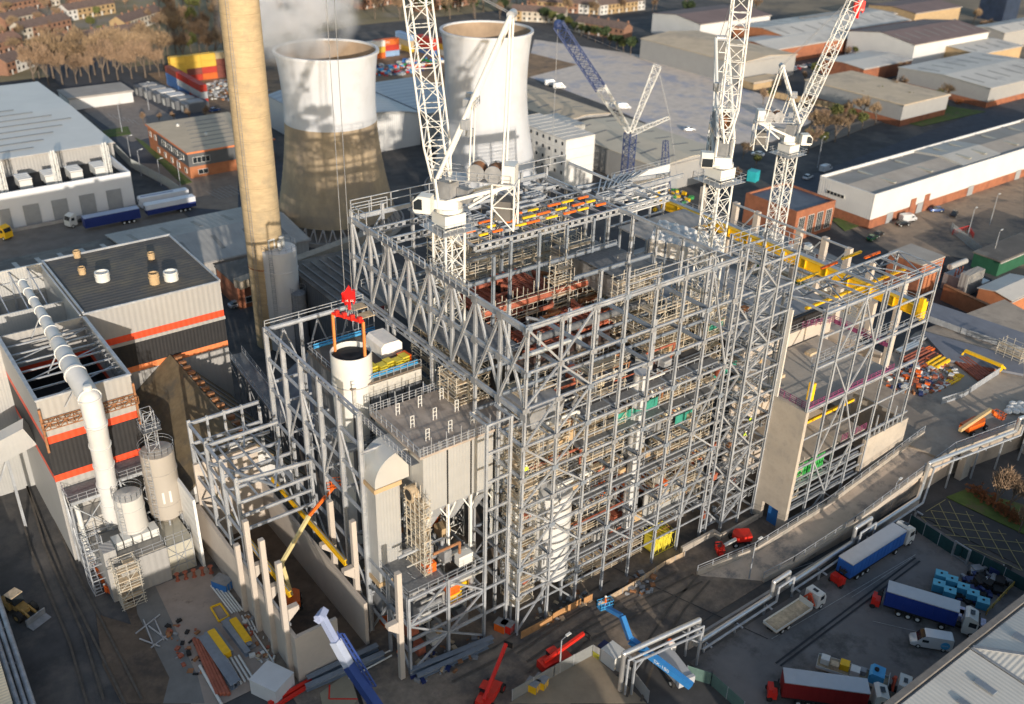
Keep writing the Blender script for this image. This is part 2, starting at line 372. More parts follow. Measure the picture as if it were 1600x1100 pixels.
random.seed(17); q = MB()
def track(pts, w=.32, gap=1.9, z=.30):
    for a, b in zip(pts, pts[1:]):
        A, B = P(*a), P(*b); d = (B-A).normalized(); s = Vector((-d.y, d.x, 0))*gap/2
        for k in (-1, 1): p0, p1 = A+s*k, B+s*k; h = Vector((-d.y, d.x, 0))*w/2; q.add([(p0-h)[:2]+(z,), (p1-h)[:2]+(z,), (p1+h)[:2]+(z,), (p0+h)[:2]+(z,)], [(0, 1, 2, 3)])
for t in ([(815,1030),(880,985),(960,935),(1050,890)], [(830,1060),(905,1000),(1000,950),(1090,905)], [(700,1060),(780,1020),(850,975),(960,915)], [(20,720),(60,860),(120,1000),(150,1100)], [(45,740),(110,900),(170,1020),(210,1100)], [(990,1095),(1020,1010),(1060,950),(1100,905)]): track(t)
tag(q.build('tyre_tracks', mat('track_dirt', (.10, .085, .07), .95, 0, .3, 1)), kind='structure')
# ------------------------------------------------------------------ helpers for buildings
def win_strip(name, x0, x1, y0, y1, z0, z1, par, m=None, n=0):
    """a window standing 4 cm proud of its wall, with frame and mullions"""
    q = MB(); q.box(x0, x1, y0, y1, z0, z1); o = q.build(name, m or glass, par)
    f = MB(); e = .05; ax = (x1-x0) > (y1-y0)
    k = max(1, n or round(max(x1-x0, y1-y0)/1.3))
    for i in range(k+1):
        t = i/k
        if ax: x = x0+(x1-x0)*t; f.box(x-.05, x+.05, y0-e, y1+e, z0, z1)
        else: y = y0+(y1-y0)*t; f.box(x0-e, x1+e, y-.05, y+.05, z0, z1)
    for z in (z0-.05, z1-.05): f.box(x0-e-(.03 if ax else 0), x1+e+(.03 if ax else 0), y0-e-(0 if ax else .03), y1+e+(0 if ax else .03), z, z+.1)
    f.build('frame', offwhite, o); return o
def shed(name, label, x0, x1, y0, y1, h, wm, rm, cat='warehouse', ridge='x', rise=1.2, sky=6, band=None, doors=0, wins=0, stripes=None, roof_col=None):
    r = thing(name, label, cat, ((x0+x1)/2, (y0+y1)/2, 0))
    q = MB(); bz = 2.4 if band else 0
    q.box(x0, x1, y0, y1, bz, h)
    ym, xm = (y0+y1)/2, (x0+x1)/2
    if rise > 0:
        if ridge == 'x': q.extx([(y0+.01, h), (y1-.01, h), (ym, h+rise-.06)], x0+.01, x1-.01)
        else: q.extr([(x0+.01, h), (x1-.01, h), (xm, h+rise-.06)], y0+.01, y1-.01)
    q.build('wall', wm, r)
    if band: b = MB(); b.box(x0+.03, x1-.03, y0+.03, y1-.03, 0, bz); b.build('plinth', band, r)
    q = MB(); o = .35
    if rise <= 0: q.box(x0-o, x1+o, y0-o, y1+o, h+.02, h+.35)
    elif ridge == 'x':
        q.extx([(y0-o, h-.02), (y0-o, h+.16), (ym, h+rise+.18), (y1+o, h+.16), (y1+o, h-.02), (ym, h+rise-.0)], x0-o, x1+o)
    else:
        q.extr([(x0-o, h-.02), (x0-o, h+.16), (xm, h+rise+.18), (x1+o, h+.16), (x1+o, h-.02), (xm, h+rise-.0)], y0-o, y1+o)
    ro = q.build('roof', rm, r)
    if h < 13: g_ = MB(); g_.box(x0-.6, x1+.6, y0-.62, y0-.4, h-.25, h+.05); g_.build('gutter', conc_grey, r)
    if sky:
        for i in range(sky):
            t = (i+.5)/sky
            for s in ((-1, 1) if rise > 0 else (1,)):
                s_ = MB()
                if ridge == 'x':
                    x = x0+(x1-x0)*t; ya = ym+s*(y1-y0)*.12; yb = ym+s*(y1-y0)*.36
                    za, zb = (h+.2+rise*(1-.24), h+.2+rise*(1-.72)) if rise > 0 else (h+.37, h+.37)
                    s_.bar((x, ya, za), (x, yb, zb), 1.0, .08)
                else:
                    y = y0+(y1-y0)*t; xa = xm+s*(x1-x0)*.12; xb = xm+s*(x1-x0)*.36
                    za, zb = (h+.2+rise*(1-.24), h+.2+rise*(1-.72)) if rise > 0 else (h+.37, h+.37)
                    s_.bar((xa, y, za), (xb, y, zb), 1.0, .08)
                s_.build('rooflight', roof_col or mat('rooflight', (.20, .19, .175), .6, 0, .2, 1), ro)
    for i in range(doors):
        x = x0+(x1-x0)*(i+.5)/doors; d = MB(); d.box(x-1.8, x+1.8, y0-.12, y0-.02, 0, 4.2); d.build('roller_door', mat('roller_door', (.30, .31, .32), .6, .1, .1, .5, stripe=(.25, 'z')), r)
    for i in range(wins):
        x = x0+(x1-x0)*(i+.5)/wins; win_strip('window', x-1.6, x+1.6, y0-.1, y0-.02, 1.2, 2.6, r)
    return r
roofm = mat('sheet_roof', (.56, .53, .48), .6, .1, .1, .1, stripe=(1.0, 'x'), col2=(.42, .40, .37), sc2=.06)
roofy = mat('sheet_roof_b', (.40, .385, .36), .6, .1, .1, .1, stripe=(1.0, 'y'))
rooft = mat('tan_roof', (.55, .44, .31), .85, 0, .12, .1, col2=(.43, .35, .26), sc2=.07)
roofg = mat('felt_roof', (.34, .31, .275), .9, 0, .15, .15)
roofd = mat('dark_roof', (.11, .10, .09), .85, 0, .2, .2, col2=(.17, .16, .14), sc2=.1)
roofb = mat('brown_roof', (.17, .125, .12), .8, 0, .15, .1)
# left: big white warehouse with its plant deck and loading annex
r = shed('warehouse', 'large warehouse with pale striped sheet roof at far left', -75, 13.6, 215.7, 300.4, 12.2, grey_clad, mat('pale_roof', (.60, .59, .56), .5, .15, .06, .1, stripe=(1.2, 'y')), sky=0, rise=.8, ridge='x')
q = MB()
for i in range(13): L = 24-(i*4.7) % 26; q.bar((-60+i*.6, 221+i*5.9, 12.62+(1-abs(221+i*5.9-258)/42.3)*.8), (10-abs(i-4)*4.2, 221+i*5.9, 12.62+(1-abs(221+i*5.9-258)/42.3)*.8), .5, .1)
q.build('roof_gutter', mat('gutter', (.16, .16, .165), .7, 0, .1, 1), r)
r = thing('loading_annex', 'white loading annex with grey roller doors below the warehouse', 'warehouse', (-30, 204, 0))
q = MB(); q.box(-75, 11.4, 194.3, 194.8, 0, 9.8); q.box(10.9, 11.4, 194.8, 215, 0, 9.8); q.box(-75, 10.9, 194.8, 215, 0, 7.2); q.build('wall', mat('annex_wall', (.62, .63, .65), .6, 0, .06, .15), r)
q = MB(); q.box(-75, 10.9, 194.85, 214.9, 7.25, 7.4); q.build('deck', blackm, r)
for i in range(7):
    x = 6-i*7.2; q = MB(); q.box(x-2, x+2, 194.05, 194.25, 0, 5.6); q.build('roller_door', mat('roller_door', (.30, .31, .32), .6, .1, .1, .5, stripe=(.25, 'z')), r)
q = MB(); q.box(-75, 20, 191.2, 191.5, .05, .9); q.build('kerb_wall', conc_grey, r)
def chiller():
    r = thing0('rooftop_chiller', None, None)
    q = MB(); q.box(-1.6, 1.6, -3, 3, .5, 2.6)
    for x in (-1.4, 1.4):
        for y in (-2.8, 0, 2.8): q.box(x-.1, x+.1, y-.1, y+.1, 0, .5)
    q.build('casing', offwhite, r)
    for i in range(4): q = MB(); q.box(-1.75, 1.75, -2.8+i*1.5, -1.8+i*1.5, 2.7, 3.0); q.build('fan_deck', white_clad, r)
    return r
ch0 = chiller()
for i in range(7):
    lab = '%s white rooftop chiller from the right on the annex deck' % ORD[i]
    loc = (5.5-i*6.6, 204, 7.4)
    if i == 0: ch0.location = loc; tag(ch0, lab, 'chiller', 'chillers on the annex deck'); OFF[ch0] = Vector((0,0,0))
    else: c = copy_tree(ch0, loc, 0, lab)
for i in range(4):
    x = 7.2-i*13.6; r = thing('vent_stack', '%s tall white lattice exhaust frame from the right on the annex deck' % ORD[i], 'exhaust stack', (x, 200, 7.4), group='exhaust frames on the annex deck')
    q = MB(); lattice(q, (x, 200, 7.4), (x, 200, 16.5), 1.5, 1.8, .1, .06); q.build('frame', white_p, r)
    q = MB()
    for dx in (-.35, .35): q.tube((x+dx, 200, 7.4), (x+dx, 200, 17.3), .22, 8)
    q.build('pipe', white_p, r)
# small white store and row of grey cabins
shed('flat_roofed_store', 'low white flat roofed store beside the car park', 23.5, 46.5, 303, 317, 4.3, white_clad, roofg, cat='store', sky=0, rise=0)
for i in range(6):
    r = thing('grey_unit', '%s grey plant cabin from the left in the row behind the car park' % ORD[i], 'cabin', (56+i*1.2, 311-i*6.5, 0), group='grey plant cabins in a row')
    x, y = 56+i*1.2, 313-i*6.6; q = MB(); q.box(x-5, x+4, y-3, y+3, 0, 3.4); q.build('body', dgrey_clad, r)
    q = MB(); q.box(x-3, x+2.5, y-2.4, y+2.4, 3.42, 3.75); q.build('roof_panel', white_clad if i in (2, 3) else grey_clad, r)
    q = MB(); q.box(x-5.12, x-5.02, y-1, y+1, 0, 2.4); q.build('door', offwhite, r)
# orange brick office
r = thing('office_building', 'orange brick two storey office with tan flat roof beside the chimney', 'office building', (48, 225, 0))
X0, X1, Y0, Y1 = 32.5, 60, 207.5, 243.5
q = MB(); q.box(X0, X1, Y0, Y1, 0, 7.8); q.build('wall', obrick, r)
q = MB(); q.box(X0-.15, X1+.15, Y0-.15, Y1-9, 3.6, 7.6); q.build('cladding_band', mat('charcoal_panel', (.10, .105, .11), .6, 0, .1, .6), r)
q = MB(); q.box(X0-.4, X1+.4, Y0-.4, Y1+.4, 7.82, 8.1); ro = q.build('roof', rooft, r)
q = MB(); q.box(X0-.5, X1+.5, Y0-.5, Y0-.42, 7.7, 8.2); q.box(X0-.5, X0-.42, Y0-.42, Y1+.4, 7.7, 8.2); q.build('fascia', orstripe, r)
for i in range(7): q = MB(); q.bar((36+i*1.2, 212+i*4.4, 8.15), (52+i*.6, 212+i*4.4, 8.15), .35, .1); q.build('rooflight', mat('gutter', (.16, .16, .165), .7, 0, .1, 1), ro)
for (x, y) in ((40, 236), (52, 214), (56, 226), (44, 222)): q = MB(); q.lathe((x, y, 8.1), [(.5, 0), (.5, .5), (.3, .8), (0, .85)], 10); q.build('roof_cowl', offwhite, ro)
for i in range(4): win_strip('window', X0-.28, X0-.2, 211+i*5.2, 214.2+i*5.2, 4.9, 6.5, r)
for i in range(5): win_strip('window', X0-.2, X0-.1, 210+i*6, 211.4+i*6, 1, 2.6, r, n=1)
for y in (236, 240.5): win_strip('window', X0-.12, X0-.02, y, y+1.4, 4.6, 6.2, r, n=1)
win_strip('window', X0+1.2, X0+6.5, Y0-.28, Y0-.2, 4.6, 6.4, r); win_strip('window', X0+2.5, X0+5.5, Y0-.12, Y0-.02, 1, 2.4, r)
q = MB(); q.box(52, 55, Y0-2.4, Y0-.05, 0, 4.6); q.build('porch', orstripe, r)
# palisade fences
def fence(name, label, pts, h, m, cat='fence', z=0, post=2.6, mesh=True):
    r = thing(name, label, cat, (pts[0][0], pts[0][1], z)); F = MB(); Q = MB()
    for a, b in zip(pts, pts[1:]):
        a = Vector((a[0], a[1], z)); b = Vector((b[0], b[1], z)); L = (b-a).length; k = max(1, int(L/post))
        for i in range(k+1): p = a.lerp(b, i/k); Q.bar(p, p+Vector((0,0,h+.1)), .1)
        if mesh:
            n = int(L/.32)
            for i in range(n): p = a.lerp(b, (i+.5)/n); F.bar(p+Vector((0,0,.1)), p+Vector((0,0,h)), .15, .03)
            for zz in (.3, h-.3): Q.bar(a+Vector((0,0,zz)), b+Vector((0,0,zz)), .06)
        else:
            F.bar(a+Vector((0,0,h/2+.05)), b+Vector((0,0,h/2+.05)), .05, h)
    F.build('panel', m, r); Q.build('post', steel, r); return r
pal = mat('palisade', (.42, .45, .44), .6, .2, .1, 1)
fence('palisade_fence', 'pale palisade fence running between the white annex and the brick office', [P(172,228)[:2], P(205,262)[:2], P(262,292)[:2], P(297,316)[:2]], 3.0, pal)
def lamp(px, py, h, lab):
    p = P(px, py); r = thing('lamp_post', lab, 'lamp post', p); q = MB(); q.tube(p, p+Vector((0,0,h)), .14, 8, .07); q.bar(p+Vector((0,0,h)), p+Vector((1.2,.2,h+.15)), .07); q.build('pole', steel, r)
    q = MB(); q.cbox(p+Vector((1.3,.2,h+.1)), .8, .35, .14, .1); q.build('lamp_head', white_p, r)
for a in ((205,252,8,'lamp post beside the palisade fence, nearest the warehouse corner'), (221,275,8,'lamp post halfway along the palisade fence'), (252,290,8,'lamp post by the palisade fence near the brick office'), (283,297,9,'lamp post at the near end of the palisade fence'), (191,207,10,'lamp post in the small car park beyond the warehouse'), (233,172,10,'lamp post in front of the grey cabins'),
          (1277,262,10,'lamp post beside the parked white cars on the road'), (1510,375,9,'lamp post by the red barriers in the side yard'), (1546,352,9,'lamp post beside the palisade fence right of the red barriers'), (1548,412,9,'lamp post at the corner of the green building'), (1170,905,7,'thin lamp post on the ramp wall behind the flatbed truck'), (1389,800,6,'thin lamp post beside the lagged pipe near the blue lorry'), (874,1052,6,'lamp post against the fence of the tan yard')): lamp(*a)
# low buildings between the black building and the warehouse road
shed('long_workshop', 'long low workshop with grey ribbed roof left of the chimney', -6, 34, 131, 160, 6.3, grey_clad, mat('ribbed_roof', (.33, .32, .30), .7, 0, .15, .12, stripe=(1.5, 'x')), cat='workshop', sky=5, rise=2.0)
shed('low_depot', 'low depot with dark patched roof behind the black striped building', -36, -6.5, 131, 158, 6, tan_brick, roofd, cat='depot', sky=6, rise=1.6, roof_col=grey_clad)
shed('brick_store', 'small brick store with dark roof at the foot of the chimney', 9, 22, 116, 128, 6, brick, roofd, cat='store', sky=0, rise=0, wins=2)
# white arched shed behind the first cooling tower
r = thing('arched_shed', 'white shed with curved grey roof between the cooling towers', 'warehouse', (104, 220, 0))
prof = [(70+i*(108.6-70)/10, 10.8+2.6*math.sin(math.pi*i/10)) for i in range(11)]
prof = [(76+i*(110-76)/10, 10.8+2.4*math.sin(math.pi*i/10)) for i in range(11)]
q = MB(); q.extr([(76, 0)]+prof+[(110, 0)], 200, 246); q.build('wall', white_clad, r)
q = MB(); q.extr([(p[0]-.0, p[1]+.05) for p in prof]+[(p[0], p[1]+.35) for p in prof[::-1]], 199.4, 246.6); q.build('roof', mat('blue_grey_roof', (.36, .38, .41), .5, .2, .08, .1, stripe=(4., 'y')), r)
r2 = thing('plant_room', 'grey plant building with pipework beside the arched shed', 'plant building', (125, 215, 0))
q = MB(); q.box(110.6, 134, 197, 242, 0, 11.0); q.build('wall', grey_clad, r2)
q = MB(); q.box(110.4, 134.4, 196.6, 242.4, 11.02, 11.4); q.build('roof', mat('blue_grey_roof'[:] , (.36, .38, .41)), r2)
for i in range(6): q = MB(); z = 1.5+i*1.2; q.tube((113, 196.0, z), (128, 196.0, z), .3, 8); q.build('pipe', steel, r2)
for x in (112, 119, 126): q = MB(); q.box(x, x+3.2, 192.6, 195.6, 0, 2.2); q.build('air_unit', offwhite, r2)
win_strip('window', 120, 128, 196.7, 196.95, 6.5, 9.5, r2)
# cabins stack (white, three storeys) and neighbour
def cabins(lab, x0, x1, y0, y1, n, hh=3.0):
    r = thing('site_cabins', lab, 'site cabins', ((x0+x1)/2, (y0+y1)/2, 0))
    k = max(1, round((y1-y0)/2.9))
    for f in range(n):
        q = MB(); q.box(x0, x1, y0, y1, f*hh+.06, f*hh+hh)
        for i in range(1, k): y = y0+(y1-y0)*i/k; q.box(x0-.05, x1, y-.05, y+.05, f*hh+.06, f*hh+hh-.02)
        w_ = q.build('storey', mat('cabin_white', (.66, .65, .62), .5, 0, .05, .3), r)
        for i in range(k):
            y = y0+(y1-y0)*(i+.5)/k; q = MB(); q.box(x0-.12, x0-.05, y-.35, y+.35, f*hh+1.3, f*hh+2.3); q.build('window', glass, w_)
    q = MB(); q.box(x0-.2, x1+.2, y0-.2, y1+.2, n*hh+.02, n*hh+.2)
    for i in range(k+1): y = y0+(y1-y0)*i/k; q.box(x0-.2, x1+.2, y-.06, y+.06, n*hh+.2, n*hh+.28)
    q.build('roof', mat('cabin_roof', (.58, .55, .50), .7, 0, .08, .3), r); return r
cabins('white three storey stack of site cabins behind the steel frame', 122.5, 134, 138.5, 166, 5)
cabins('small white two tier cabin block with outside stair by the cooling tower', 137.5, 146, 157, 172, 4)
shed('warehouse', 'cream roofed warehouse right of the second cooling tower with dark window strip', 150, 171, 173, 222, 8.3, grey_clad, rooft, ridge='y', sky=7, rise=1.0)
shed('warehouse', 'wide buff roofed warehouse behind the blue lattice crane', 143, 172, 120, 167, 8.3, grey_clad, mat('buff_roof', (.52, .46, .36), .8, 0, .1, .1), ridge='y', sky=6, rise=1.1, doors=2)
# shipping containers
ccols = {'yellow': (.58, .37, .05), 'red': (.40, .035, .02), 'orange': (.55, .12, .02), 'blue': (.06, .14, .33), 'grey': (.38, .40, .42), 'white': (.6, .58, .54), 'brown': (.20, .06, .045), 'light blue': (.22, .33, .50), 'tan': (.42, .33, .2)}
def container(x, y, z, L, along, col, lab, grp):
    r = thing('shipping_container', lab, 'container', (x, y, z), 0, grp); W = 2.44; H = 2.55
    m = mat('container_'+col.replace(' ', '_'), ccols[col], .6, .05, .12, .4, stripe=(.28, 'xy'))
    q = MB(); dx, dy = (L/2, W/2) if along == 'x' else (W/2, L/2)
    q.box(x-dx+.05, x+dx-.05, y-dy+.05, y+dy-.05, z+.08, z+H-.08); q.build('body', m, r)
    f = MB()
    for sx in (-1, 1):
        for sy in (-1, 1): f.box(x+sx*dx-.09, x+sx*dx+.09, y+sy*dy-.09, y+sy*dy+.09, z, z+H)
    for sy in (-1, 1):
        for zz in (z, z+H-.16): f.box(x-dx, x+dx, y+sy*dy-.07, y+sy*dy+.07, zz, zz+.16)
    for sx in (-1, 1):
        for zz in (z, z+H-.16): f.box(x+sx*dx-.07, x+sx*dx+.07, y-dy, y+dy, zz, zz+.16)
    f.build('frame', m, r); return r
g1 = 'shipping containers in the yard behind the chimney'; pos = ['bottom', 'second', 'third', 'top']
n = 0
for s in range(6):           # row running along x at the back
    for k in range(4):
        c = [['orange','yellow','yellow','yellow'],['red','brown','yellow','yellow'],['orange','red','yellow','yellow'],['brown','brown','brown','tan'],['red','brown','brown','tan'],['orange','brown','brown','tan']][s][k]
        container(69+s*6.3+3, 324, k*2.6, 6.06, 'x', c, '%s container, %s level, %s stack of the back row behind the chimney' % (c, pos[k], ORD[s]), g1)
for s in range(3):           # row toward the viewer
    for k in range(3):
        c = [['blue','blue','brown'],['blue','grey','red'],['red','grey','red']][s][k]
        container(67.5, 291+(2-s)*12.4, k*2.6, 12.19, 'y', c, '%s container, %s level, %s stack of the side row behind the chimney' % (c, pos[k], ORD[s]), g1)
g2 = 'shipping containers beyond the first cooling tower'
for i, (px, py, cs, along) in enumerate(((582, 92, ['orange','yellow','white'], 'x'), (604, 88, ['light blue','red','orange'], 'x'), (633, 78, ['yellow','tan','light blue'], 'y'), (668, 84, ['blue','red','red'], 'y'), (700, 88, ['white','yellow','brown'], 'y'))):
    p = P(px, py)
    for k, c in enumerate(cs): container(p.x, p.y, k*2.6, 12.19, along, c, '%s container, %s level, %s stack from the left beyond the steaming tower' % (c, pos[k], ORD[i]), g2)
text_mb('HAMBURG', 1.2, (P(604,88).x-4.5, P(604,88).y-1.32, 6.1), (1,0,0), (0,0,1), .03).build('lettering', offwhite, [o for o in COL.objects if o.get('label') == 'orange container, third level, second stack from the left beyond the steaming tower'][0])
container(P(612,78).x, P(612,78).y, 0, 12.19, 'x', 'white', 'lone white container on the ground beyond the first cooling tower', g2)
# scrap and pallets scattered in that yard
random.seed(3)
def heap(name, lab, cx, cy, rx, ry, h, n, cols, cat='scrap heap', smin=.4, smax=1.6):
    r = thing(name, lab, cat, (cx, cy, 0)); Q = {}
    for i in range(n):
        a = random.random()*6.28; t = math.sqrt(random.random()); x = cx+rx*t*math.cos(a); y = cy+ry*t*math.sin(a); z = h*(1-t)*random.random()
        c = random.choice(cols); s = random.uniform(smin, smax)
        Q.setdefault(c, MB()).cbox((x, y, z), s, s*random.uniform(.3, 1), s*random.uniform(.25, .7), random.random()*3)
    for c, b in Q.items(): b.build('scrap', c, r)
heap('scrap_heap', 'pale scrap heap in front of the yellow containers', 84, 300, 14, 16, 4, 320, [steel, offwhite, steel_d, rust])
heap('scrap_heap', 'colourful scrap heap right of the steaming tower rim', P(612,110).x, P(612,110).y, 16, 10, 2, 160, [lblue_p, red_p, offwhite, steel, navy_p], smax=2.4)
heap('scrap_heap', 'line of blue and orange crates in the scrap yard beyond the first tower', P(655,100).x, P(655,100).y, 12, 7, 2, 90, [blue_p, orange_p, green_p, offwhite], smax=2.4)
heap('crane_base_store', 'cluttered store of steel parts at the foot of the blue crane', 140, 116, 12, 8, 2.0, 150, [steel, steel_d, yellow_p, green_p, offwhite], cat='material store')

# right: industrial estate
s1 = [
 ('warehouse', 'long grey warehouse beyond the frosted lot with buff roof', (990,62), (1155,90+10), (1215,78), 9, grey_clad, rooft, dict(ridge='y', sky=0, rise=1.5)),
 ('warehouse', 'warehouse with dark ribbed roof at the top right centre', (1350,45), (1430,70), (1506,42), 11, white_clad, roofb, dict(sky=8, rise=2.5)),
 ('warehouse', 'tan roofed warehouse right of the far right crane', (1262,125), (1412,165), (1482,148), 8, grey_clad, rooft, dict(sky=0, rise=0, band=brick)),
 ('warehouse', 'pale ridged warehouse at the right edge with grey lower wall', (1432,100), (1548,138), (1640,105), 8, grey_clad, roofm, dict(sky=6, rise=1.0, band=brick)),
 ('warehouse', 'small white roofed brick unit behind the far right crane jib', (1290,92), (1350,108), (1400,88), 6, brick, roofm, dict(sky=0, rise=.8)),
 ('warehouse', 'white sawtooth roofed factory at the upper right', (1150,40), (1235,60), (1390,25), 8, obrick, roofm, dict(ridge='x', sky=9, rise=2.0)),
 ('warehouse', 'long pale roofed brick unit below the sawtooth factory', (1150,62), (1210,78), (1300,48), 7, brick, roofm, dict(sky=0, rise=1.5)),
 ('warehouse', 'pale roofed warehouse at the right edge behind the round tree', (1478,62), (1530,85), (1590,70), 7, tan_brick, roofm, dict(sky=4, rise=.8)),
 ('warehouse', 'white warehouse with brown roof at the top centre right', (1010,22), (1095,38), (1148,12), 10, white_clad, roofb, dict(sky=0, rise=2)),
 ('warehouse', 'grey shed in the far top right corner', (1530,40), (1570,52), (1640,35), 8, grey_clad, roofm, dict(sky=3, rise=1.5)),
]
for nm, lab, a, b, c, h, wm, rm, kw in s1:
    A, B, C = P(*a, h), P(*b, h), P(*c, h)
    x0, y0 = B.x, B.y; x1 = C.x; y1 = A.y
    shed(nm, lab, x0, x1, y0, y1, h, wm, rm, **kw)
A, B, C = P(1310,2,8), P(1400,24,8), P(1450,6,8)
shed('office_building', 'long buff brick office block at the top right', B.x-60, B.x, B.y, B.y+18, 9, tan_brick, roofg, cat='office building', sky=0, rise=0, wins=12)
shed('office_building', 'brown roofed office block at the top right edge', P(1430,24,8).x, P(1430,24,8).x+45, P(1430,24,8).y, P(1430,24,8).y+30, 9, tan_brick, roofb, cat='office building', sky=0, rise=1.5, wins=6)
p = P(1565,35)
shed('tower_block', 'dark blue tower block at the top right corner', p.x, p.x+16, p.y, p.y+16, 38, mat('dark_glazing', (.03, .045, .08), .3, 0, .3, .3), roofd, cat='tower block', sky=0, rise=0)
# white and brick unit row
X0, Y0 = P(1366.8, 308.6, 9.5)[:2]; Y1 = P(1280, 280, 9.5).y
r = thing('unit_row', 'white and brick unit row with stepped felt roofs right of the far right crane', 'warehouse', (X0+70, (Y0+Y1)/2, 0))
q = MB(); q.box(X0, X0+150, Y0, Y1, 2.9, 9.5); q.build('wall', white_clad, r)
q = MB(); q.box(X0+.04, X0+150, Y0+.04, Y1-.04, 0, 2.88); q.build('plinth', brick, r)
steps = [(0, 46, 0), (46, 68, .5), (68, 110, .2), (110, 150, .6)]
for i, (a, b, dz) in enumerate(steps):
    q = MB(); q.extx([(Y0+1.5, 9.5), (Y1-.4, 9.5), (Y1-.4, 9.7+dz), ((Y0+Y1)/2, 10.6+dz), (Y0+1.5, 9.7+dz)], X0+a+.3, X0+b-.3); rf = q.build('roof', [roofg, mat('pale_felt', (.42, .41, .38), .8, 0, .1, .2), roofg, roofg][i], r)
    for t in (.3, .7):
        for yy in (.3, .7): s_ = MB(); x = X0+a+(b-a)*t; y = Y0+(Y1-Y0)*yy; s_.bar((x, y-2.5, 10.32+dz), (x, y+2.5, 10.32+dz), 1.1, .3); s_.build('rooflight', mat('rooflight_l', (.36, .35, .30), .5, 0, .1, 1), rf)
q = MB(); q.box(X0-.1, X0+150, Y0-.1, Y0+.3, 9.52, 10.4); q.box(X0-.1, X0+.3, Y0+.3, Y1, 9.52, 10.4); q.box(X0, X0+150, Y1-.3, Y1+.1, 9.52, 10.6); q.build('parapet', white_clad, r)
win_strip('window', X0-.12, X0-.02, Y1-9, Y1-3, 6.2, 7.2, r)
for x in (19, 26): q = MB(); q.box(X0+x, X0+x+2.6, Y0-.2, Y0-.05, 0, 5.2); q.build('brick_bay', brick, r)
for x in (8, 22.8, 50, 78, 100): q = MB(); q.box(X0+x, X0+x+3.0, Y0-.14, Y0-.04, 0, 3.2); q.build('roller_door', mat('roller_door', (.30, .31, .32)), r)
# brick office with blue flat roof
x0, y0 = P(1245,335,8)[:2]; x1 = P(1310,318,8).x; y1 = P(1165,305,8).y
r = thing('office_building', 'square red brick office with dark flat roof and tall windows behind the far right crane', 'office building', ((x0+x1)/2, (y0+y1)/2, 0))
q = MB(); q.box(x0, x1, y0, y1, 0, 8); q.build('wall', brick, r)
q = MB(); q.box(x0+.5, x1-.5, y0+.5, y1-.5, 8.02, 8.2); q.build('roof', mat('blue_felt', (.07, .08, .11), .5, 0, .4, .2), r)
q = MB(); q.box(x0, x1, y0, y0+.45, 8.02, 8.7); q.box(x0, x1, y1-.45, y1, 8.02, 8.7); q.box(x0, x0+.45, y0+.45, y1-.45, 8.02, 8.7); q.box(x1-.45, x1, y0+.45, y1-.45, 8.02, 8.7); q.build('parapet', brick, r)
for i in range(4): x = x0+1.4+i*3.9; win_strip('window', x, x+2.4, y0-.12, y0-.03, 1.2, 6.6, r, n=3)
fence('palisade_fence', 'dark palisade fence around the transformer yard', [P(1345,440)[:2], P(1400,418)[:2], P(1395,405)[:2], P(1600,470)[:2]], 2.6, dgrey_clad, mesh=False)
fence('palisade_fence', 'grey palisade fence beside the red barriers on the right', [P(1485,362)[:2], P(1533,402)[:2], P(1540,398)[:2], P(1600,372)[:2]], 2.6, pal)
r = shed('green_building', 'dark green building at the right edge beyond the transformer fence', P(1556,432).x, P(1556,432).x+40, P(1556,432).y, P(1556,432).y+7, 4, mat('green_clad', (.02, .09, .05), .6, 0, .2, .5), roofd, cat='building', sky=0, rise=0)
shed('garden_wall_hut', 'small brick hut with tan roof on the far side of the frosted lot', P(1165,138).x, P(1165,138).x+18, P(1165,138).y-4, P(1165,138).y+3, 3, tan_brick, rooft, cat='hut', sky=0, rise=0)
r = thing('boundary_wall', 'concrete panel wall along the far edge of the frosted lot', 'wall', (P(1290,180).x, P(1290,180).y, 0)); q = MB()
a, b = P(1195,150), P(1345,178)
for i in range(18): p1 = a.lerp(b, i/18); p2 = a.lerp(b, (i+.9)/18); q.bar(p1+Vector((0,0,1.2)), p2+Vector((0,0,1.2)), .3, 2.4)
q.build('panel', tan_brick, r)

# ------------------------------------------------------------------ chimney and cooling towers
cb = Vector((8.9, 97.4, 0))
r = thing('chimney', 'tall pale concrete chimney left of the cooling towers', 'chimney', cb)
q = MB(); q.lathe(cb, [(3.65, 0), (3.62, 18), (3.6, 45), (3.58, 70), (3.55, 88), (3.4, 88), (3.4, 80)], 40)
q.build('shaft', mat('chimney_concrete', (.43, .33, .20), .9, 0, .15, .5, col2=(.31, .255, .17), c2=(.5, .7), sc2=.35, bump=.03, streak=4), r, smooth=True)
q = MB()
for i in range(18): q.lathe(cb+Vector((0,0,3+i*4.6)), [(3.69-i*.006, 0), (3.69-i*.006, .1)], 40)
q.build('lift_joint', mat('joint', (.33, .26, .15), .9), r)
q = MB(); a = cb+Vector((-3.4, -2.5, 0))
for s in (-.25, .25): q.bar(a+Vector((s, 0, 0)), cb+Vector((-3.1+s, -2.2, 84)), .05)
for i in range(160): p = a.lerp(cb+Vector((-3.1, -2.2, 84)), i/160); q.bar(p+Vector((-.25,0,0)), p+Vector((.25,0,0)), .04)
q.build('ladder', steel_d, r)
q = MB(); q.lathe(cb+Vector((0,0,18)), [(3.7, 0), (3.7, .3)], 32); q.build('band', rust, r)
tc_con = mat('tower_concrete', (.37, .285, .185), .92, 0, .18, .5, col2=(.27, .22, .165), c2=(.46, .66), sc2=.12, bump=.03, streak=.35)
tc_wh = mat('tower_white_paint', (.52, .535, .56), .75, 0, .06, .2, streak=.2, col2=(.46, .465, .47), c2=(.5, .75), sc2=.12)
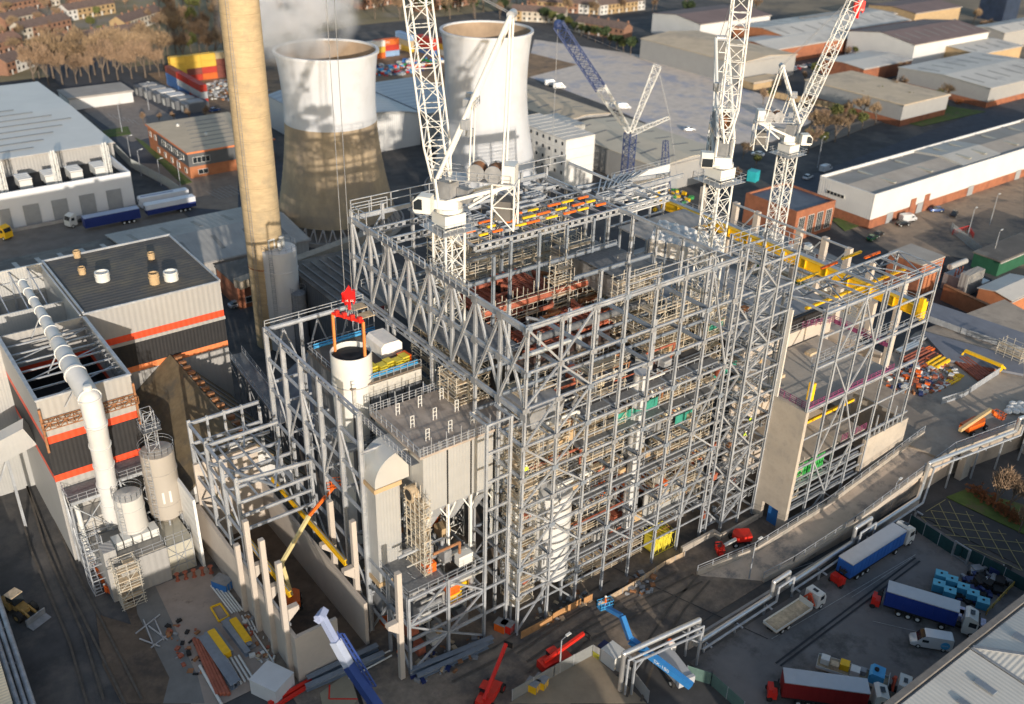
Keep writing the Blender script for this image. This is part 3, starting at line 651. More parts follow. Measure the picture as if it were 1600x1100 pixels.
def hyper(c, H, rb, rt, rth, zth, white_from, lab, mats):
    r = thing('cooling_tower', lab, 'cooling tower', c)
    def R(z):
        if z < zth: k = math.sqrt((rb/rth)**2-1); return rth*math.sqrt(1+((zth-z)/zth*k)**2)
        k = math.sqrt((rt/rth)**2-1); return rth*math.sqrt(1+((z-zth)/(H-zth)*k)**2)
    zs = [4.0+(white_from-4.0)*i/14 for i in range(15)]
    q = MB(); q.lathe(c, [(R(z), z) for z in zs], 72); q.build('lower_shell', mats[0], r, smooth=True)
    zs = [white_from+(H-white_from)*i/16 for i in range(17)]
    q = MB(); q.lathe(c, [(R(z)+.04, z) for z in zs], 72); q.build('upper_shell', mats[1], r, smooth=True)
    q = MB(); q.lathe(c, [(R(z)-.35, z) for z in [4+(H-4)*i/20 for i in range(21)]][::-1], 72); q.build('inner_face', mat('tower_inside', (.30, .22, .15), .95, 0, .2, .2), r, smooth=True)
    q = MB(); q.lathe(c, [(R(H)-.4, H-.5), (R(H)+.35, H-.5), (R(H)+.35, H+.15), (R(H)-.4, H+.15), (R(H)-.4, H-.5)], 72); q.build('rim', mats[1], r, smooth=True)
    q = MB()
    for z in [5+i*1.9 for i in range(int((white_from-5)/1.9))]: q.lathe(c, [(R(z)+.005, z), (R(z)+.05, z+.04), (R(z)+.005, z+.1)], 72)
    q.build('lift_ring', mats[0], r)
    q = MB(); n = 40
    for i in range(n):
        a0 = 2*math.pi*i/n; 
        for s in (-.5, .5):
            a1 = a0+s*2*math.pi/n
            q.tube(c+Vector((math.cos(a0)*(R(0)+.6), math.sin(a0)*(R(0)+.6), 0)), c+Vector((math.cos(a1)*(R(4)-.2), math.sin(a1)*(R(4)-.2), 4.1)), .22, 6)
    q.build('leg_ring', conc_grey, r)
    q = MB(); q.lathe(c, [(R(0)+1.5, 0), (R(0)+1.5, 1.2), (R(0)+1.1, 1.2), (R(0)+1.1, .3), (0, .3)], 48); q.build('basin', conc_grey, r)
    return r
C1 = Vector((52.4, 151.3, 0)); hyper(C1, 46.5, 16.8, 12.9, 11.8, 33, 28.7, 'cooling tower with bare concrete base and white top giving off steam', (tc_con, tc_wh))
C2 = P(760.5, 46, 46.5); C2.z = 0; hyper(C2, 46.5, 16.8, 12.9, 11.8, 33, 14, 'all white cooling tower without steam behind the nearest crane', (tc_wh, tc_wh))
# steam
q = MB(); q.ball(C1+Vector((-8, 2, 43)), 1, 24)
o = q.build('steam', None); o.scale = (20, 13, 15); o.data.materials.clear()
m = bpy.data.materials.new('steam'); m.use_nodes = True; t = m.node_tree; t.nodes.clear(); N = t.nodes.new; K = t.links.new
mo = N('ShaderNodeOutputMaterial'); pv = N('ShaderNodeVolumePrincipled'); pv.inputs['Color'].default_value = (.97, .97, .98, 1); pv.inputs['Anisotropy'].default_value = .2
tc = N('ShaderNodeTexCoord'); ln_ = N('ShaderNodeVectorMath'); ln_.operation = 'LENGTH'
sub = N('ShaderNodeVectorMath'); sub.operation = 'SUBTRACT'; sub.inputs[1].default_value = (0, 0, 1); K(tc.outputs['Object'], sub.inputs[0]); K(sub.outputs[0], ln_.inputs[0])
n = N('ShaderNodeTexNoise'); n.inputs['Scale'].default_value = 2.6; n.inputs['Detail'].default_value = 5; K(tc.outputs['Object'], n.inputs['Vector'])
mr = N('ShaderNodeMapRange'); mr.inputs['From Min'].default_value = 1.0; mr.inputs['From Max'].default_value = .25; mr.clamp = True; K(ln_.outputs['Value'], mr.inputs['Value'])
mn = N('ShaderNodeMapRange'); mn.inputs['From Min'].default_value = .42; mn.inputs['From Max'].default_value = .7; K(n.outputs[0], mn.inputs['Value'])
mu = N('ShaderNodeMath'); mu.operation = 'MULTIPLY'; K(mr.outputs[0], mu.inputs[0]); K(mn.outputs[0], mu.inputs[1])
m2 = N('ShaderNodeMath'); m2.operation = 'MULTIPLY'; m2.inputs[1].default_value = .75; K(mu.outputs[0], m2.inputs[0]); K(m2.outputs[0], pv.inputs['Density'])
K(pv.outputs[0], mo.inputs['Volume']); o.data.materials.append(m)
tag(o, 'white steam drifting from the rim of the concrete based cooling tower', 'steam', kind='stuff')
# ================================================================== LEFT COMPLEX
def banded(r, x0, x1, y0, y1, H, faces):
    """striped cladding: grey, red, black, orange, grey; butt jointed bands"""
    bands = [(0, 15.5, grey_clad, 'lower_cladding'), (15.5, 16.6, orstripe, 'orange_stripe'), (16.6, 20.9, black_p, 'black_band'), (20.9, 21.5, grey_clad, 'ledge'), (21.5, 22.7, redstripe, 'red_stripe'), (22.7, H, grey_clad, 'upper_cladding')]
    for z0, z1, m, nm in bands:
        q = MB(); e = .12 if nm == 'ledge' else 0
        q.box(x0-e, x1+e, y0-e, y1+e, z0+.005, z1-.005); q.build(nm, m, r)
r = thing('boiler_house', 'tall grey building with black band and red and orange stripes, dark flat roof with vents', 'factory building', (-21, 85, 0))
banded(r, -32.2, -9.5, 73.5, 98, 28, None)
q = MB(); q.box(-32.0, -9.7, 73.7, 97.8, 28.02, 28.25); ro = q.build('roof', mat('black_roof', (.085, .082, .08), .85, 0, .2, .2, col2=(.13, .115, .09), sc2=.12, stripe=(1.1, 'y')), r)
q = MB()
q.box(-32.3, -9.4, 97.8, 98.1, 28, 28.6); q.box(-9.7, -9.4, 73.4, 97.8, 28, 28.5); q.box(-32.3, -9.7, 73.3, 73.6, 28, 28.35); q.box(-32.3, -32.0, 73.6, 97.8, 28, 28.6); q.build('coping', steel, r)
for (px, py, rr, hh) in ((161,438,1.2,1.6),(268,437,1.2,1.6),(242,443,.85,2.0),(129,428,.6,1.3),(237,405,.6,1.3),(121,402,.6,1.3)):
    p = P(px, py, 28.3); q = MB(); q.lathe(p, [(rr, 0), (rr, hh), (rr*.82, hh), (rr*.82, hh-.4), (0, hh-.4)], 16); q.lathe(p, [(rr+.1, hh*.6), (rr+.1, hh*.75)], 16); q.build('roof_vent', offwhite if rr > 1 else tan_brick, ro, smooth=True)
r = thing('roofless_building', 'roofless striped building with exposed roof ties and white flue crossing over it', 'factory building', (-38.5, 62, 0))
x0, x1, y0, y1 = -45, -32.25, 50.5, 73.3
bands = [(0, 14.5, grey_clad, 'lower_cladding'), (14.5, 15.6, redstripe, 'lower_stripe'), (15.6, 20.9, black_p, 'black_band'), (20.9, 22.1, redstripe, 'red_stripe'), (22.1, 28, grey_clad, 'upper_cladding')]
for z0, z1, m, nm in bands:
    q = MB(); t = .3; z0 += .005; z1 -= .005
    q.box(x0, x1, y0, y0+t, z0, z1); q.box(x0, x0+t, y0+t, y1, z0, z1); q.box(x1-t, x1, y0+t, y1, z0, z1); q.box(x0+t, x1-t, y1-t, y1, z0, z1); q.build(nm, m, r)
q = MB(); q.box(x0+.3, x1-.3, y0+.3, y1-.3, 17, 17.4); q.build('inner_floor', asph_d, r)
q = MB()
for i in range(7): y = y0+2+i*3; q.bar((x0+.3, y, 27.2), (x1-.3, y, 27.2), .22)
for i in range(3): q.bar((x0+.5, y0+1+i*7, 27.1), (x1-.5, y0+6+i*7, 27.1), .15)
q.build('roof_tie', steel, r)
q = MB()
for i in range(14): y = y0+1+i*1.6; q.bar((x1-.9, y, 27.6), (x1-.35, y, 24), .15); q.bar((x1-.9, y, 27.6), (x1-.35, y, 27.6), .12)
q.build('purlin_cleat', steel_d, r)
q = MB(); q.box(x0-.15, x1+.15, y0-.12, y0+.35, 28.02, 28.3); q.box(x0-.15, x0+.35, y0+.35, y1, 28.02, 28.3); q.box(x1-.35, x1+.15, y0+.35, y1-1, 28.02, 28.3); q.build('coping', steel, r)
q = MB(); a = Vector((x0-.2, y0-.8, 24.5)); b = Vector((x1+.2, y0-.8, 24.5)); lattice(q, a, b, 1.1, 1.1, .08, .05); q.bar((x0, y0-.6, 20), (x0, y0-.6, 27), .3); q.bar((x1, y0-.6, 20), (x1, y0-.6, 27), .3); q.build('lattice_girder', rust, r)
# higher rear part of the roofless building (beyond Y 73)
r = thing('tall_shell', 'pale open topped steel shell behind the roofless building at the left edge', 'factory building', (-41, 85, 0))
q = MB(); q.box(-52, -32.4, 97.5, 97.9, 0, 28.3); q.box(-32.8, -32.5, 73.6, 97.4, 20, 28.2); q.box(-52, -32.6, 84, 84.3, 17, 26.4); q.box(-52, -32.6, 73.45, 73.8, 0, 27.2); q.build('wall', silver_clad, r)
q = MB(); q.box(-52, -32.9, 73.9, 97.3, 16, 16.4); q.build('floor', asph_d, r)
q = MB()
for i in range(7): x = -50+i*3; q.bar((x, 97.2, 17), (x, 97.2, 28), .3); q.bar((x, 97.2, 28), (x, 84.5, 25.5), .18)
for z in (20, 23, 26): q.bar((-52, 97.1, z), (-33, 97.1, z), .2)
q.build('steelwork', steel, r)
# white flue
r = thing('white_flue', 'large jointed white flue running down over the roofless building', 'flue', P(185, 838, 2))
fl = [(35,442,31,.8),(66,490,31,.9),(88,535,31,1.1),(112,575,30.5,1.5),(130,605,30,1.75),(148,650,27,1.6),(158,720,20,1.55),(180,835,4,1.5)]
fl = [(P(a, b, z), rr) for a, b, z, rr in fl]
F0 = [(P(35,442,31), .6), (P(62,485,31), .72), (P(90,535,31), 1.0), (P(118,585,31), 1.4), (P(140,622,30), 1.45), (P(150,662,26), 1.4), (P(162,725,18), 1.35), (P(180,838,3.5), 1.35)]
for (a, ra), (b, rb) in zip(F0, F0[1:]):
    q = MB(); k = max(1, int((b-a).length/3.2))
    q.tube(a, b, ra, 24, rb)
    for i in range(k+1):
        p = a.lerp(b, i/k); d = (b-a).normalized(); rr = ra+(rb-ra)*i/k; q.tube(p-d*.09, p+d*.09, rr+.13, 24)
    q.ball(b, rb*.99, 16); q.build('duct_section', mat('flue_white', (.56, .56, .55), .5, 0, .07, .5), r, smooth=True)
q = MB(); p = F0[4][0]; q.lathe(p+Vector((0,0,1.3)), [(.6, 0), (.6, .6), (.4, .7), (0, .7)], 12); q.build('hatch', offwhite, r)
q = MB()
for (p, rr) in (F0[1], F0[2], F0[3]):
    for dx in (-2.2, 2.2): q.bar(p+Vector((0,0,-rr)), p+Vector((dx, 0, -4.5)), .16)
q.build('support', steel, r)
# pitched corrugated hall
r = thing('pitched_hall', 'hall with steep weathered corrugated roof between the striped building and the small steel frame', 'hall', (-22, 58, 0))
hm = mat('weathered_roof', (.19, .145, .085), .9, 0, .25, .6, col2=(.12, .105, .08), sc2=.2, stripe=(.7, 'z'))
hx0, hx1, hy0, hy1 = -29.5, -10.5, 43.6, 73.2; hx = -19.9
q = MB(); q.box(hx0, hx1, hy0, hy1, 0, 5.4); q.box(hx0, hx0+3, hy0, hy1, 5.42, 9.2); q.build('wall', grey_clad, r)
q = MB(); q.extr([(hx0-.4, 9.0), (hx0-.4, 9.3), (hx, 17.1), (hx1+.4, 5.5), (hx1+.4, 5.2), (hx, 16.7)], hy0, hy1+0.1); ro = q.build('roof', hm, r)
q = MB(); q.extr([(hx0-.1, 5.45), (hx1+.1, 5.45), (hx, 16.65), (hx0-.1, 9.0)], hy0+.05, hy0+.2); q.build('gable', white_clad, r)
for i in range(14): q = MB(); y = hy0+1+i*2.05; q.box(hx+.2, hx+1.4, y, y+.6, 16.5, 17.2); q.build('ridge_vent', rust, ro)
q = MB()
for i in range(6):
    y = hy0+3+i*4.4; q.bar((hx+.2, y, 17.2), (hx1+.2, y, 5.9), .5, .12)
q.build('roof_rib', steel_d, ro)
q = MB(); q.box(-30, -29.6, 38, 47, 0, 12.5); q.build('sheeted_screen', mat('quilted_sheet', (.70, .69, .66), .6, 0, .08, .4, stripe=(1.4, 'z')), r)
# silos and platforms
def silo(name, lab, px, py, rr, z0, z1, m, rings=2, cone=0, cat='silo', railing=True):
    p = P(px, py); p.z = 0; r = thing(name, lab, cat, p)
    q = MB(); pr = ([(.3, z0), (rr, z0+cone)] if cone else [(0, z0), (rr, z0)])+[(rr, z1), (0, z1+.35)]; q.lathe(p, pr, 36); q.build('shell', m, r, smooth=True)
    q = MB()
    for i in range(rings): z = z0+cone+(z1-z0-cone)*(i+.4)/rings; q.lathe(p, [(rr+.01, z), (rr+.09, z+.05), (rr+.09, z+.2), (rr+.01, z+.25)], 36)
    q.build('hoop', m, r)
    if railing:
        q = MB(); n = 16; pts = [p+Vector(((rr+.1)*math.cos(6.2832*i/n), (rr+.1)*math.sin(6.2832*i/n), z1+.2)) for i in range(n+1)]; q.rail(pts, 1.1, 9, .05); q.build('handrail', steel, r)
    q = MB(); a = p+Vector((-rr*.85, -rr*.75, 0))
    for s in (-.25, .25): q.bar(a+Vector((s,-s,z0)), a+Vector((s,-s,z1+1)), .06)
    for i in range(int((z1-z0)/.5)): q.bar(a+Vector((-.25,.25,z0+i*.5)), a+Vector((.25,-.25,z0+i*.5)), .05)
    for i in range(int((z1-z0)/1.2)): q.lathe(a+Vector((-.1,-.1,z0+1+i*1.2)), [(.42, 0), (.42, .05)], 10)
    q.build('ladder', steel, r)
    if z0 > 1:
        q = MB()
        for i in range(6): an = i*math.pi/3+.3; q.bar(p+Vector((math.cos(an)*rr*.9, math.sin(an)*rr*.9, 0)), p+Vector((math.cos(an)*rr*.9, math.sin(an)*rr*.9, z0+cone)), .25)
        q.build('leg_frame', steel, r)
    return r, p
silo('storage_silo', 'big grey silo standing directly in front of the chimney base', 450, 540, 3.5, .2, 22.3, mat('silo_grey', (.60, .60, .60), .6, .1, .08, .3, streak=.3), 3)
r = [o for o in COL.objects if o.name == 'storage_silo'][0]; p = OFF[r]
q = MB()
for (dx, dy, s, h) in ((-1.2,.5,1,1.3),(.6,-.5,.8,2.2),(1.2,1,.9,1.1),(-.4,-1.5,.7,1.8),(.2,1.6,1.2,.8)): q.cbox(p+Vector((dx,dy,22.6)), s, s, h, dx)
q.path([p+Vector((-2.3,-.8,22.6)), p+Vector((-2.3,-.8,24.6)), p+Vector((-1,-.5,24.6)), p+Vector((-1,-.5,22.6))], .18)
q.build('roof_machine', offwhite, r)
silo('storage_silo', 'short grey vessel with pipework beside the big grey silo', 474, 548, 1.5, .2, 13.5, steel_d, 2)
silo('storage_tank', 'short white tank between the white flue and the taller beige silo', 221.6, 883.6, 2.0, 6.3, 13.2, mat('tank_white', (.52, .505, .47), .5, 0, .08, .4, streak=.3), 2, cat='tank')
r, p = silo('storage_silo', 'beige cone bottomed silo with lattice tower on its roof', 271, 850, 2.4, 4.3, 17.5, mat('silo_beige', (.38, .345, .30), .5, 0, .07, .3, streak=.3), 2, cone=2.2)
q = MB(); lattice(q, p+Vector((-.3,.3,17.5)), p+Vector((-.3,.3,24.4)), 1.5, 1.5, .06, .04); q.rail([p+Vector((-1.6,-1,21.5)), p+Vector((1,-1,21.5)), p+Vector((1,1.5,21.5)), p+Vector((-1.6,1.5,21.5)), p+Vector((-1.6,-1,21.5))], 1.1, 1.4, .05); q.build('lattice_tower', steel, r)
q = MB(); q.cbox(p+Vector((-.3,.3,21.3)), 2.7, 2.6, .12); q.build('platform', grating, r)
q = MB(); q.bar(p+Vector((-.9,-2.25,10.5)), p+Vector((.4,-2.4,10.5)), .06, 2.0); q.build('sign_plate', offwhite, r)
# equipment tower left of silos: access stairs, long grey low building with platform
r = thing('low_plant_building', 'long low grey plant building with conveyor and railings below the silos', 'plant building', (-38, 42, 0))
q = MB(); q.box(-43, -34.6, 38.2, 46.5, 0, 6.0); q.build('wall', grey_clad, r)
q = MB(); q.box(-34.55, -30.6, 39.0, 46, 0, 5.4); q.build('panelled_wall', mat('panel_wall', (.42, .40, .33), .7, 0, .1, .5), r)
q = MB()
for i in range(4): x = -34.5+i*1.25; q.bar((x, 38.9, .2), (x, 38.9, 6.5), .1); 
for z in (1.5, 3.5, 5.4): q.bar((-34.5, 38.9, z), (-30.7, 38.9, z), .08)
q.bar((-34.5, 38.88, .2), (-30.7, 38.88, 5.4), .07); q.bar((-30.7, 38.88, .2), (-34.5, 38.88, 5.4), .07)
q.rail([(-34.5,39,6.1), (-30.7,39,6.1), (-30.7,46,6.1)], 1.1, 1.5, .05); q.build('steel_frame', steel, r)
q = MB(); q.box(-42.9, -34.7, 38.4, 46.4, 6.02, 6.2); q.build('roof', mat('plant_roof', (.25, .235, .21), .85, 0, .2, .4), r)
q = MB(); q.rail([(-42.8,38.4,6.2), (-34.8,38.4,6.2), (-34.8,46.2,6.2)], 1.1, 1.5, .06); q.build('handrail', steel, r)
for i in range(5): q = MB(); q.box(-40.8+i*1.3, -39.7+i*1.3, 41.2, 43.2, 6.25, 7.5); q.build('filter_hood', offwhite, r)
q = MB(); q.box(-43, -41.3, 38.6, 41, 6.25, 8.6); q.build('cabinet', grey_clad, r)
q = MB(); q.box(-44.4, -36, 47, 50.3, 0, 9); q.build('rear_block', mat('panel_wall_b', (.40, .385, .36), .7, 0, .1, .5), r)
def stair_tower(q, x, y, z0, z1, w=2.4, d=3.6, lv=2.6):
    for sx in (0, w):
        for sy in (0, d): q.bar((x+sx, y+sy, z0), (x+sx, y+sy, z1+1), .12)
    n = int((z1-z0)/lv)
    for i in range(n+1):
        z = z0+i*lv
        for a, b in (((x,y),(x+w,y)),((x+w,y),(x+w,y+d)),((x+w,y+d),(x,y+d)),((x,y+d),(x,y))): q.bar((*a,z), (*b,z), .12); q.bar((*a,z+1.1), (*b,z+1.1), .06)
        if i < n:
            ya, yb = (y+.4, y+d-.4) if i % 2 == 0 else (y+d-.4, y+.4); xs = x+w*(.28 if i % 2 == 0 else .72)
            for s in (-.4, .4): q.bar((xs+s, ya, z), (xs+s, yb, z+lv), .06, .22); q.bar((xs+s, ya, z+1), (xs+s, yb, z+lv+1), .05)
            for k in range(8): t = (k+.5)/8; q.bar((xs-.4, ya+(yb-ya)*t, z+lv*t), (xs+.4, ya+(yb-ya)*t, z+lv*t), .25, .04)
for (x, y, z1, lab) in ((-44.8, 41, 9, 'open steel stair at the left end of the low plant building'), (-33.6, 50.4, 13, 'galvanised stair tower between the white tank and the beige silo')):
    r = thing('access_stair', lab, 'stair tower', (x, y, 0)); q = MB(); stair_tower(q, x, y, 0, z1); q.build('frame', steel, r)
r = thing('flue_platform', 'steel access platform wrapped round the white flue below the red stripe', 'platform', (-40, 49, 0)); F = Frame(r)
for (x0_, x1_, y_, z) in ((-44.5, -39.6, 48.2, 13.2), (-37.4, -32.5, 48.2, 14.5)):
    F.B('deck', ((x0_+x1_)/2, y_-2, z), ((x0_+x1_)/2, y_+2, z), x1_-x0_, .12, m=grating)
    for x in (x0_, x1_):
        for y in (y_-1.9, y_+1.9): F.B('post', (x, y, 0), (x, y, z), .25)
        F.B('brace', (x, y_-1.9, 3), (x, y_+1.9, z-1), .16); F.B('brace', (x, y_+1.9, 3), (x, y_-1.9, z-1), .16)
    F.B('beam', (x0_, y_-1.9, z-.3), (x1_, y_-1.9, z-.3), .25, .5); F.B('beam', (x0_, y_-1.9, 7), (x1_, y_-1.9, 7), .2)
    F.B('brace', (x0_, y_-1.9, 7), (x1_, y_-1.9, z-.5), .14); F.B('brace', (x1_, y_-1.9, 7), (x0_, y_-1.9, z-.5), .14)
    q = MB(); q.rail([(x0_, y_-2, z), (x1_, y_-2, z), (x1_, y_+2, z)], 1.1, 1.2, .06); q.rail([(x0_, y_+2, z), (x0_, y_-2, z)], 1.1, 1.2, .06); q.build('handrail', steel, r)
F.done()
r = thing('drain_pipe', 'white bent pipe coming down left of the flue platform', 'pipe', (-43.8, 47, 0)); q = MB(); q.path([(-43.6, 49, 13), (-43.6, 47, 11), (-43.6, 46, 4), (-42.6, 45, 3)], .35, 10); q.build('pipe', offwhite, r)
# conveyor / walkway left and right
r = thing('conveyor_bridge', 'grey enclosed conveyor joining the left edge of the striped building', 'conveyor', (-52, 62, 0)); q = MB(); q.bar((-62, 66, 10), (-45.2, 62, 17), 3, 3.4); q.build('housing', silver_clad, r)
q = MB(); q.bar((-55, 64.5, 0), (-55, 64.5, 11), .4); q.bar((-49, 63, 0), (-49, 63, 13.5), .4); q.bar((-55, 64.5, 0), (-49, 63, 13), .25); q.build('trestle', steel, r)
r = thing('pipe_gantry', 'steel walkway gantry between the striped building and the middle steel frame', 'gantry', (-12, 62, 0)); q = MB()
a, b = Vector((-7.5, 76, 12)), Vector((-9.5, 50, 12))
for s in (-1.3, 1.3):
    q.bar(a+Vector((s,0,0)), b+Vector((s,0,0)), .2, .5); q.rail([a+Vector((s,0,.3)), b+Vector((s,0,.3))], 1.1, 2, .06)
for i in range(6): p = a.lerp(b, i/5); q.bar(p+Vector((-1.3,0,0)), p+Vector((-1.3,0,-12)), .25); q.bar(p+Vector((1.3,0,0)), p+Vector((1.3,0,-12)), .25); q.bar(p+Vector((-1.3,0,-1)), p+Vector((1.3,0,-11)), .12)
q.build('frame', steel_d, r); q = MB(); q.bar(a, b, 2.6, .1); q.build('deck', grating, r)
# dark shed with red trim behind the middle frame, sloped roofs
r = thing('dark_store', 'dark grey block with red roof trim right of the big grey silo', 'store', (22, 82, 0))
q = MB(); q.box(14, 34, 72, 100, 0, 15.5); q.build('wall', dgrey_clad, r)
q = MB(); q.box(13.9, 34.1, 71.9, 100.1, 15.52, 15.75); q.build('roof', roofd, r)
q = MB(); q.box(13.8, 34.2, 71.7, 71.85, 14.9, 15.6); q.build('red_trim', mat('dull_red', (.22, .03, .03), .6), r)
q = MB()
for i in range(9): q.bar((15+i*2, 76, 15.9), (15+i*2, 98, 15.9), .35, .3)
q.build('roof_duct', dgrey_clad, r)
r = thing('lean_to_roof', 'smooth grey sloped roof hall behind the middle steel frame', 'hall', (8, 64, 0))
q = MB(); q.extr([(-4, 0), (-4, 6), (6, 12), (22, 6), (22, 0)], 52, 71); q.build('shell', mat('slope_grey', (.20, .21, .23), .6, .1, .1, .2, stripe=(2.5, 'y')), r)
r = thing('pipe_bridge', 'sunlit enclosed duct running from behind the silo to the steel frame', 'duct bridge', (15, 104, 0)); q = MB(); q.bar((4, 102, 13), (46, 112, 13), 2.4, 1.8); q.build('duct', mat('dusty_duct', (.30, .26, .21), .8), r)
# bottom-left corner: pipe rack and corrugated roof
r = thing('pipe_rack', 'run of grey pipes on steel at the bottom left corner', 'pipe rack', P(30,1000)); q = MB()
for i in range(4):
    a = P(-60+i*11, 860, 3.5); b = P(25+i*12, 1130, 3.5); q.tube(a, b, .28+.06*(i % 2), 10)
q.build('pipe', steel, r)
q = MB()
for t in (.1, .3, .5, .7, .9):
    a = P(-62, 860, 3.2).lerp(P(22, 1130, 3.2), t); b = P(-24, 860, 3.2).lerp(P(64, 1130, 3.2), t); q.bar(a, b, .25); q.bar(a, (a.x, a.y, 0), .25); q.bar(b, (b.x, b.y, 0), .25)
q.build('trestle', steel_d, r)
a, b = P(-20, 975, 6), P(26, 1130, 6)
r = thing('corner_shed', 'beige corrugated roof corner at the very bottom left', 'shed', ((a.x+b.x)/2-6, (a.y+b.y)/2, 0)); q = MB(); q.prism([(a.x, a.y), (a.x-25, a.y), (b.x-25, b.y), (b.x, b.y)], 0, 5.8); q.build('wall', grey_clad, r)
q = MB(); q.prism([(a.x+.2, a.y), (a.x-25, a.y+.1), (b.x-25, b.y), (b.x+.2, b.y)], 5.82, 6.1); q.build('roof', mat('beige_corr', (.48, .42, .31), .7, 0, .1, .3, stripe=(.5, 'y')), r)

# ================================================================== MAIN STEEL FRAME
bx = 5.17; CX = [k*bx for k in range(8)]; XE = CX[-1]
LV = [7.0, 12.0, 17.3, 22.0, 26.6, 31.5, 37.0, 42.0, 48.1]
CY = [k*5.25 for k in range(9)]
r = thing('steel_structure', 'huge open galvanised steel frame of the new boiler house in the centre', 'steel frame', (18, 21, 0)); F = Frame(r)
for k, x in enumerate(CX):
    F.I('column', (x, 0, 0), (x, 0, 49.3 if k > 2 else 48.4), .31, .4, .06)
    F.I('column', (x, 42, 0), (x, 42, 49.2), .42, .45, .07)
F.I('column', (XE+1.3, 0, 0), (XE+1.3, 0, 49.3), .3, .3, .06)
for i in range(42): z = 1+i*1.15; F.B('rung', (XE, 0, z), (XE+1.3, 0, z), .1)
for y in CY[1:]: F.I('column', (0, y, 36 if y < 40 else 0), (0, y, 48.2), .42, .42, .06, flip=True)
for y in CY[1:8:1]:
    F.I('column', (XE, y, 0), (XE, y, 47.5), .4, .4, .06)
for x, y, z1 in ((CX[1],10.5,46),(CX[2],21,47),(CX[3],10.5,42),(CX[3],24,47),(CX[4],24,47.2),(CX[5],24,47.2),(CX[6],24,47.2),(CX[4],10.5,44),(CX[5],10.5,46),(CX[2],10.5,40),(CX[5],16,43),(CX[6],16,44.5),(CX[4],33,47),(CX[2],33,47),(CX[6],33,47),(CX[3],4.5,36),(CX[5],4.5,40),(CX[1],4.5,37)):
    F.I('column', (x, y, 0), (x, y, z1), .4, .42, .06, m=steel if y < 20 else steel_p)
for i, z in enumerate(LV):
    for k in range(7):
        big = i in (8,)
        if (z in (31.5, 26.6, 17.3, 7.0) and k >= 2): 
            F.I('beam', (CX[k], -.05, z), (CX[k+1], -.05, z), .24, .34)
            F.I('beam', (CX[k], 1.25, z), (CX[k+1], 1.25, z), .2, .3)
            for j in range(6): x = CX[k]+bx*(j+.5)/6; F.B('rung', (x, 0, z), (x, 1.25, z), .14)
        else: F.I('beam', (CX[k], 0, z), (CX[k+1], 0, z), .26, .7 if big else .3)
F.B('beam', (0, 0, 48.15), (XE, 0, 48.15), .5, .16)
for k in range(7):
    for z in (9.3, 4.5, 14.6, 19.6): F.I('beam', (CX[k], 0, z), (CX[k+1], 0, z), .18, .22)
    for z in (24.3, 29, 34.2): F.I('beam', (CX[k], .3, z), (CX[k+1], .3, z), .12, .16)
    for y in (4.5, 10.5):
        if k % 2: F.I('column', (CX[k], y, 0), (CX[k], y, random.uniform(30, 41)), .3, .32, m=steel_p)
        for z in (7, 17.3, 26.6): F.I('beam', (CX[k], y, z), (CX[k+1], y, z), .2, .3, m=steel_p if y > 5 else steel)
        z = (7, 17.3, 26.6, 12)[k % 4]; F.I('brace', (CX[k], y, z), (CX[k+1], y, z+5), .16, .18)
    for j in range(3): x = CX[k]+bx*(j+.5)/3; z = (12, 22, 31.5)[j]; F.I('beam', (x, .2, z), (x, 4.5, z), .14, .2); F.I('hanger', (x, 1.4, z-4), (x, 1.4, z), .1, .12)
dg = [(0,48.1,1,42),(1,42,2,37),(2,48.1,1,42),(1,42,0,37),(0,31.5,1,37),(2,37,1,31.5),(0,31.5,1,26.6),(1,26.6,2,22),(1,26.6,0,22),(2,31.5,1,26.6),(0,22,1,17.3),(1,17.3,2,12),(1,17.3,0,12),(2,22,1,17.3),(0,12,1,7),(1,7,2,1),(1,7,0,0.5),(2,12,1,7),(0,37,1,37),
      (6,48,7,31.5),(6,22,7,31.5),(6,22,7,17.3),(6,7,7,17.3),(5,12,6,17.3),(4,12,5,7),(3,12,4,7)]
for a, za, b, zb in dg:
    if za != zb: F.I('brace', (CX[a], -.02, za-.2), (CX[b], -.02, zb+.2), .22, .24)
for i, y in enumerate(CY[:-1]):
    y2 = CY[i+1]
    F.I('beam', (0, y, 47.7), (0, y2, 47.7), .4, .8); F.I('beam', (0, y, 42), (0, y2, 42), .35, .6); F.I('beam', (0, y, 36), (0, y2, 36), .4, .7)
    F.I('brace', (-.12, y, 47.4), (-.12, y2, 36.3), .27, .3); F.I('brace', (.12, y2, 47.4), (.12, y, 36.3), .27, .3)
for i, z in enumerate((31.5, 26.6, 17.3, 12, 7)):
    for a, b in ((0, 5.25), (5.25, 10.5)): F.I('beam', (0, a, z), (0, b, z), .3, .4)
F.I('column', (0, 5.25, 0), (0, 5.25, 36), .35, .4, .06); F.I('column', (0, 10.5, 0), (0, 10.5, 36), .35, .4, .06)
for k in range(7):
    F.I('beam', (CX[k], 42, 47.9), (CX[k+1], 42, 47.9), .35, .7); F.I('beam', (CX[k], 42, 41), (CX[k+1], 42, 41), .3, .4)
    if k % 3 == 0: F.I('brace', (CX[k], 42, 41), (CX[k+1], 42, 47.6), .2, .2)
for i in range(8):
    F.I('beam', (XE, CY[i], 47.5), (XE, CY[i+1], 47.5), .35, .6)
    for z in (37, 26.6, 12): F.I('beam', (XE, CY[i], z), (XE, CY[i+1], z), .3, .4)
for x in CX[2:7:2]:
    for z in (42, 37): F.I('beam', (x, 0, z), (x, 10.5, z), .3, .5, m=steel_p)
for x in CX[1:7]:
    for z in (31.5, 22, 12): F.I('beam', (x, 0, z), (x, 10.5, z), .25, .4, m=steel_p)
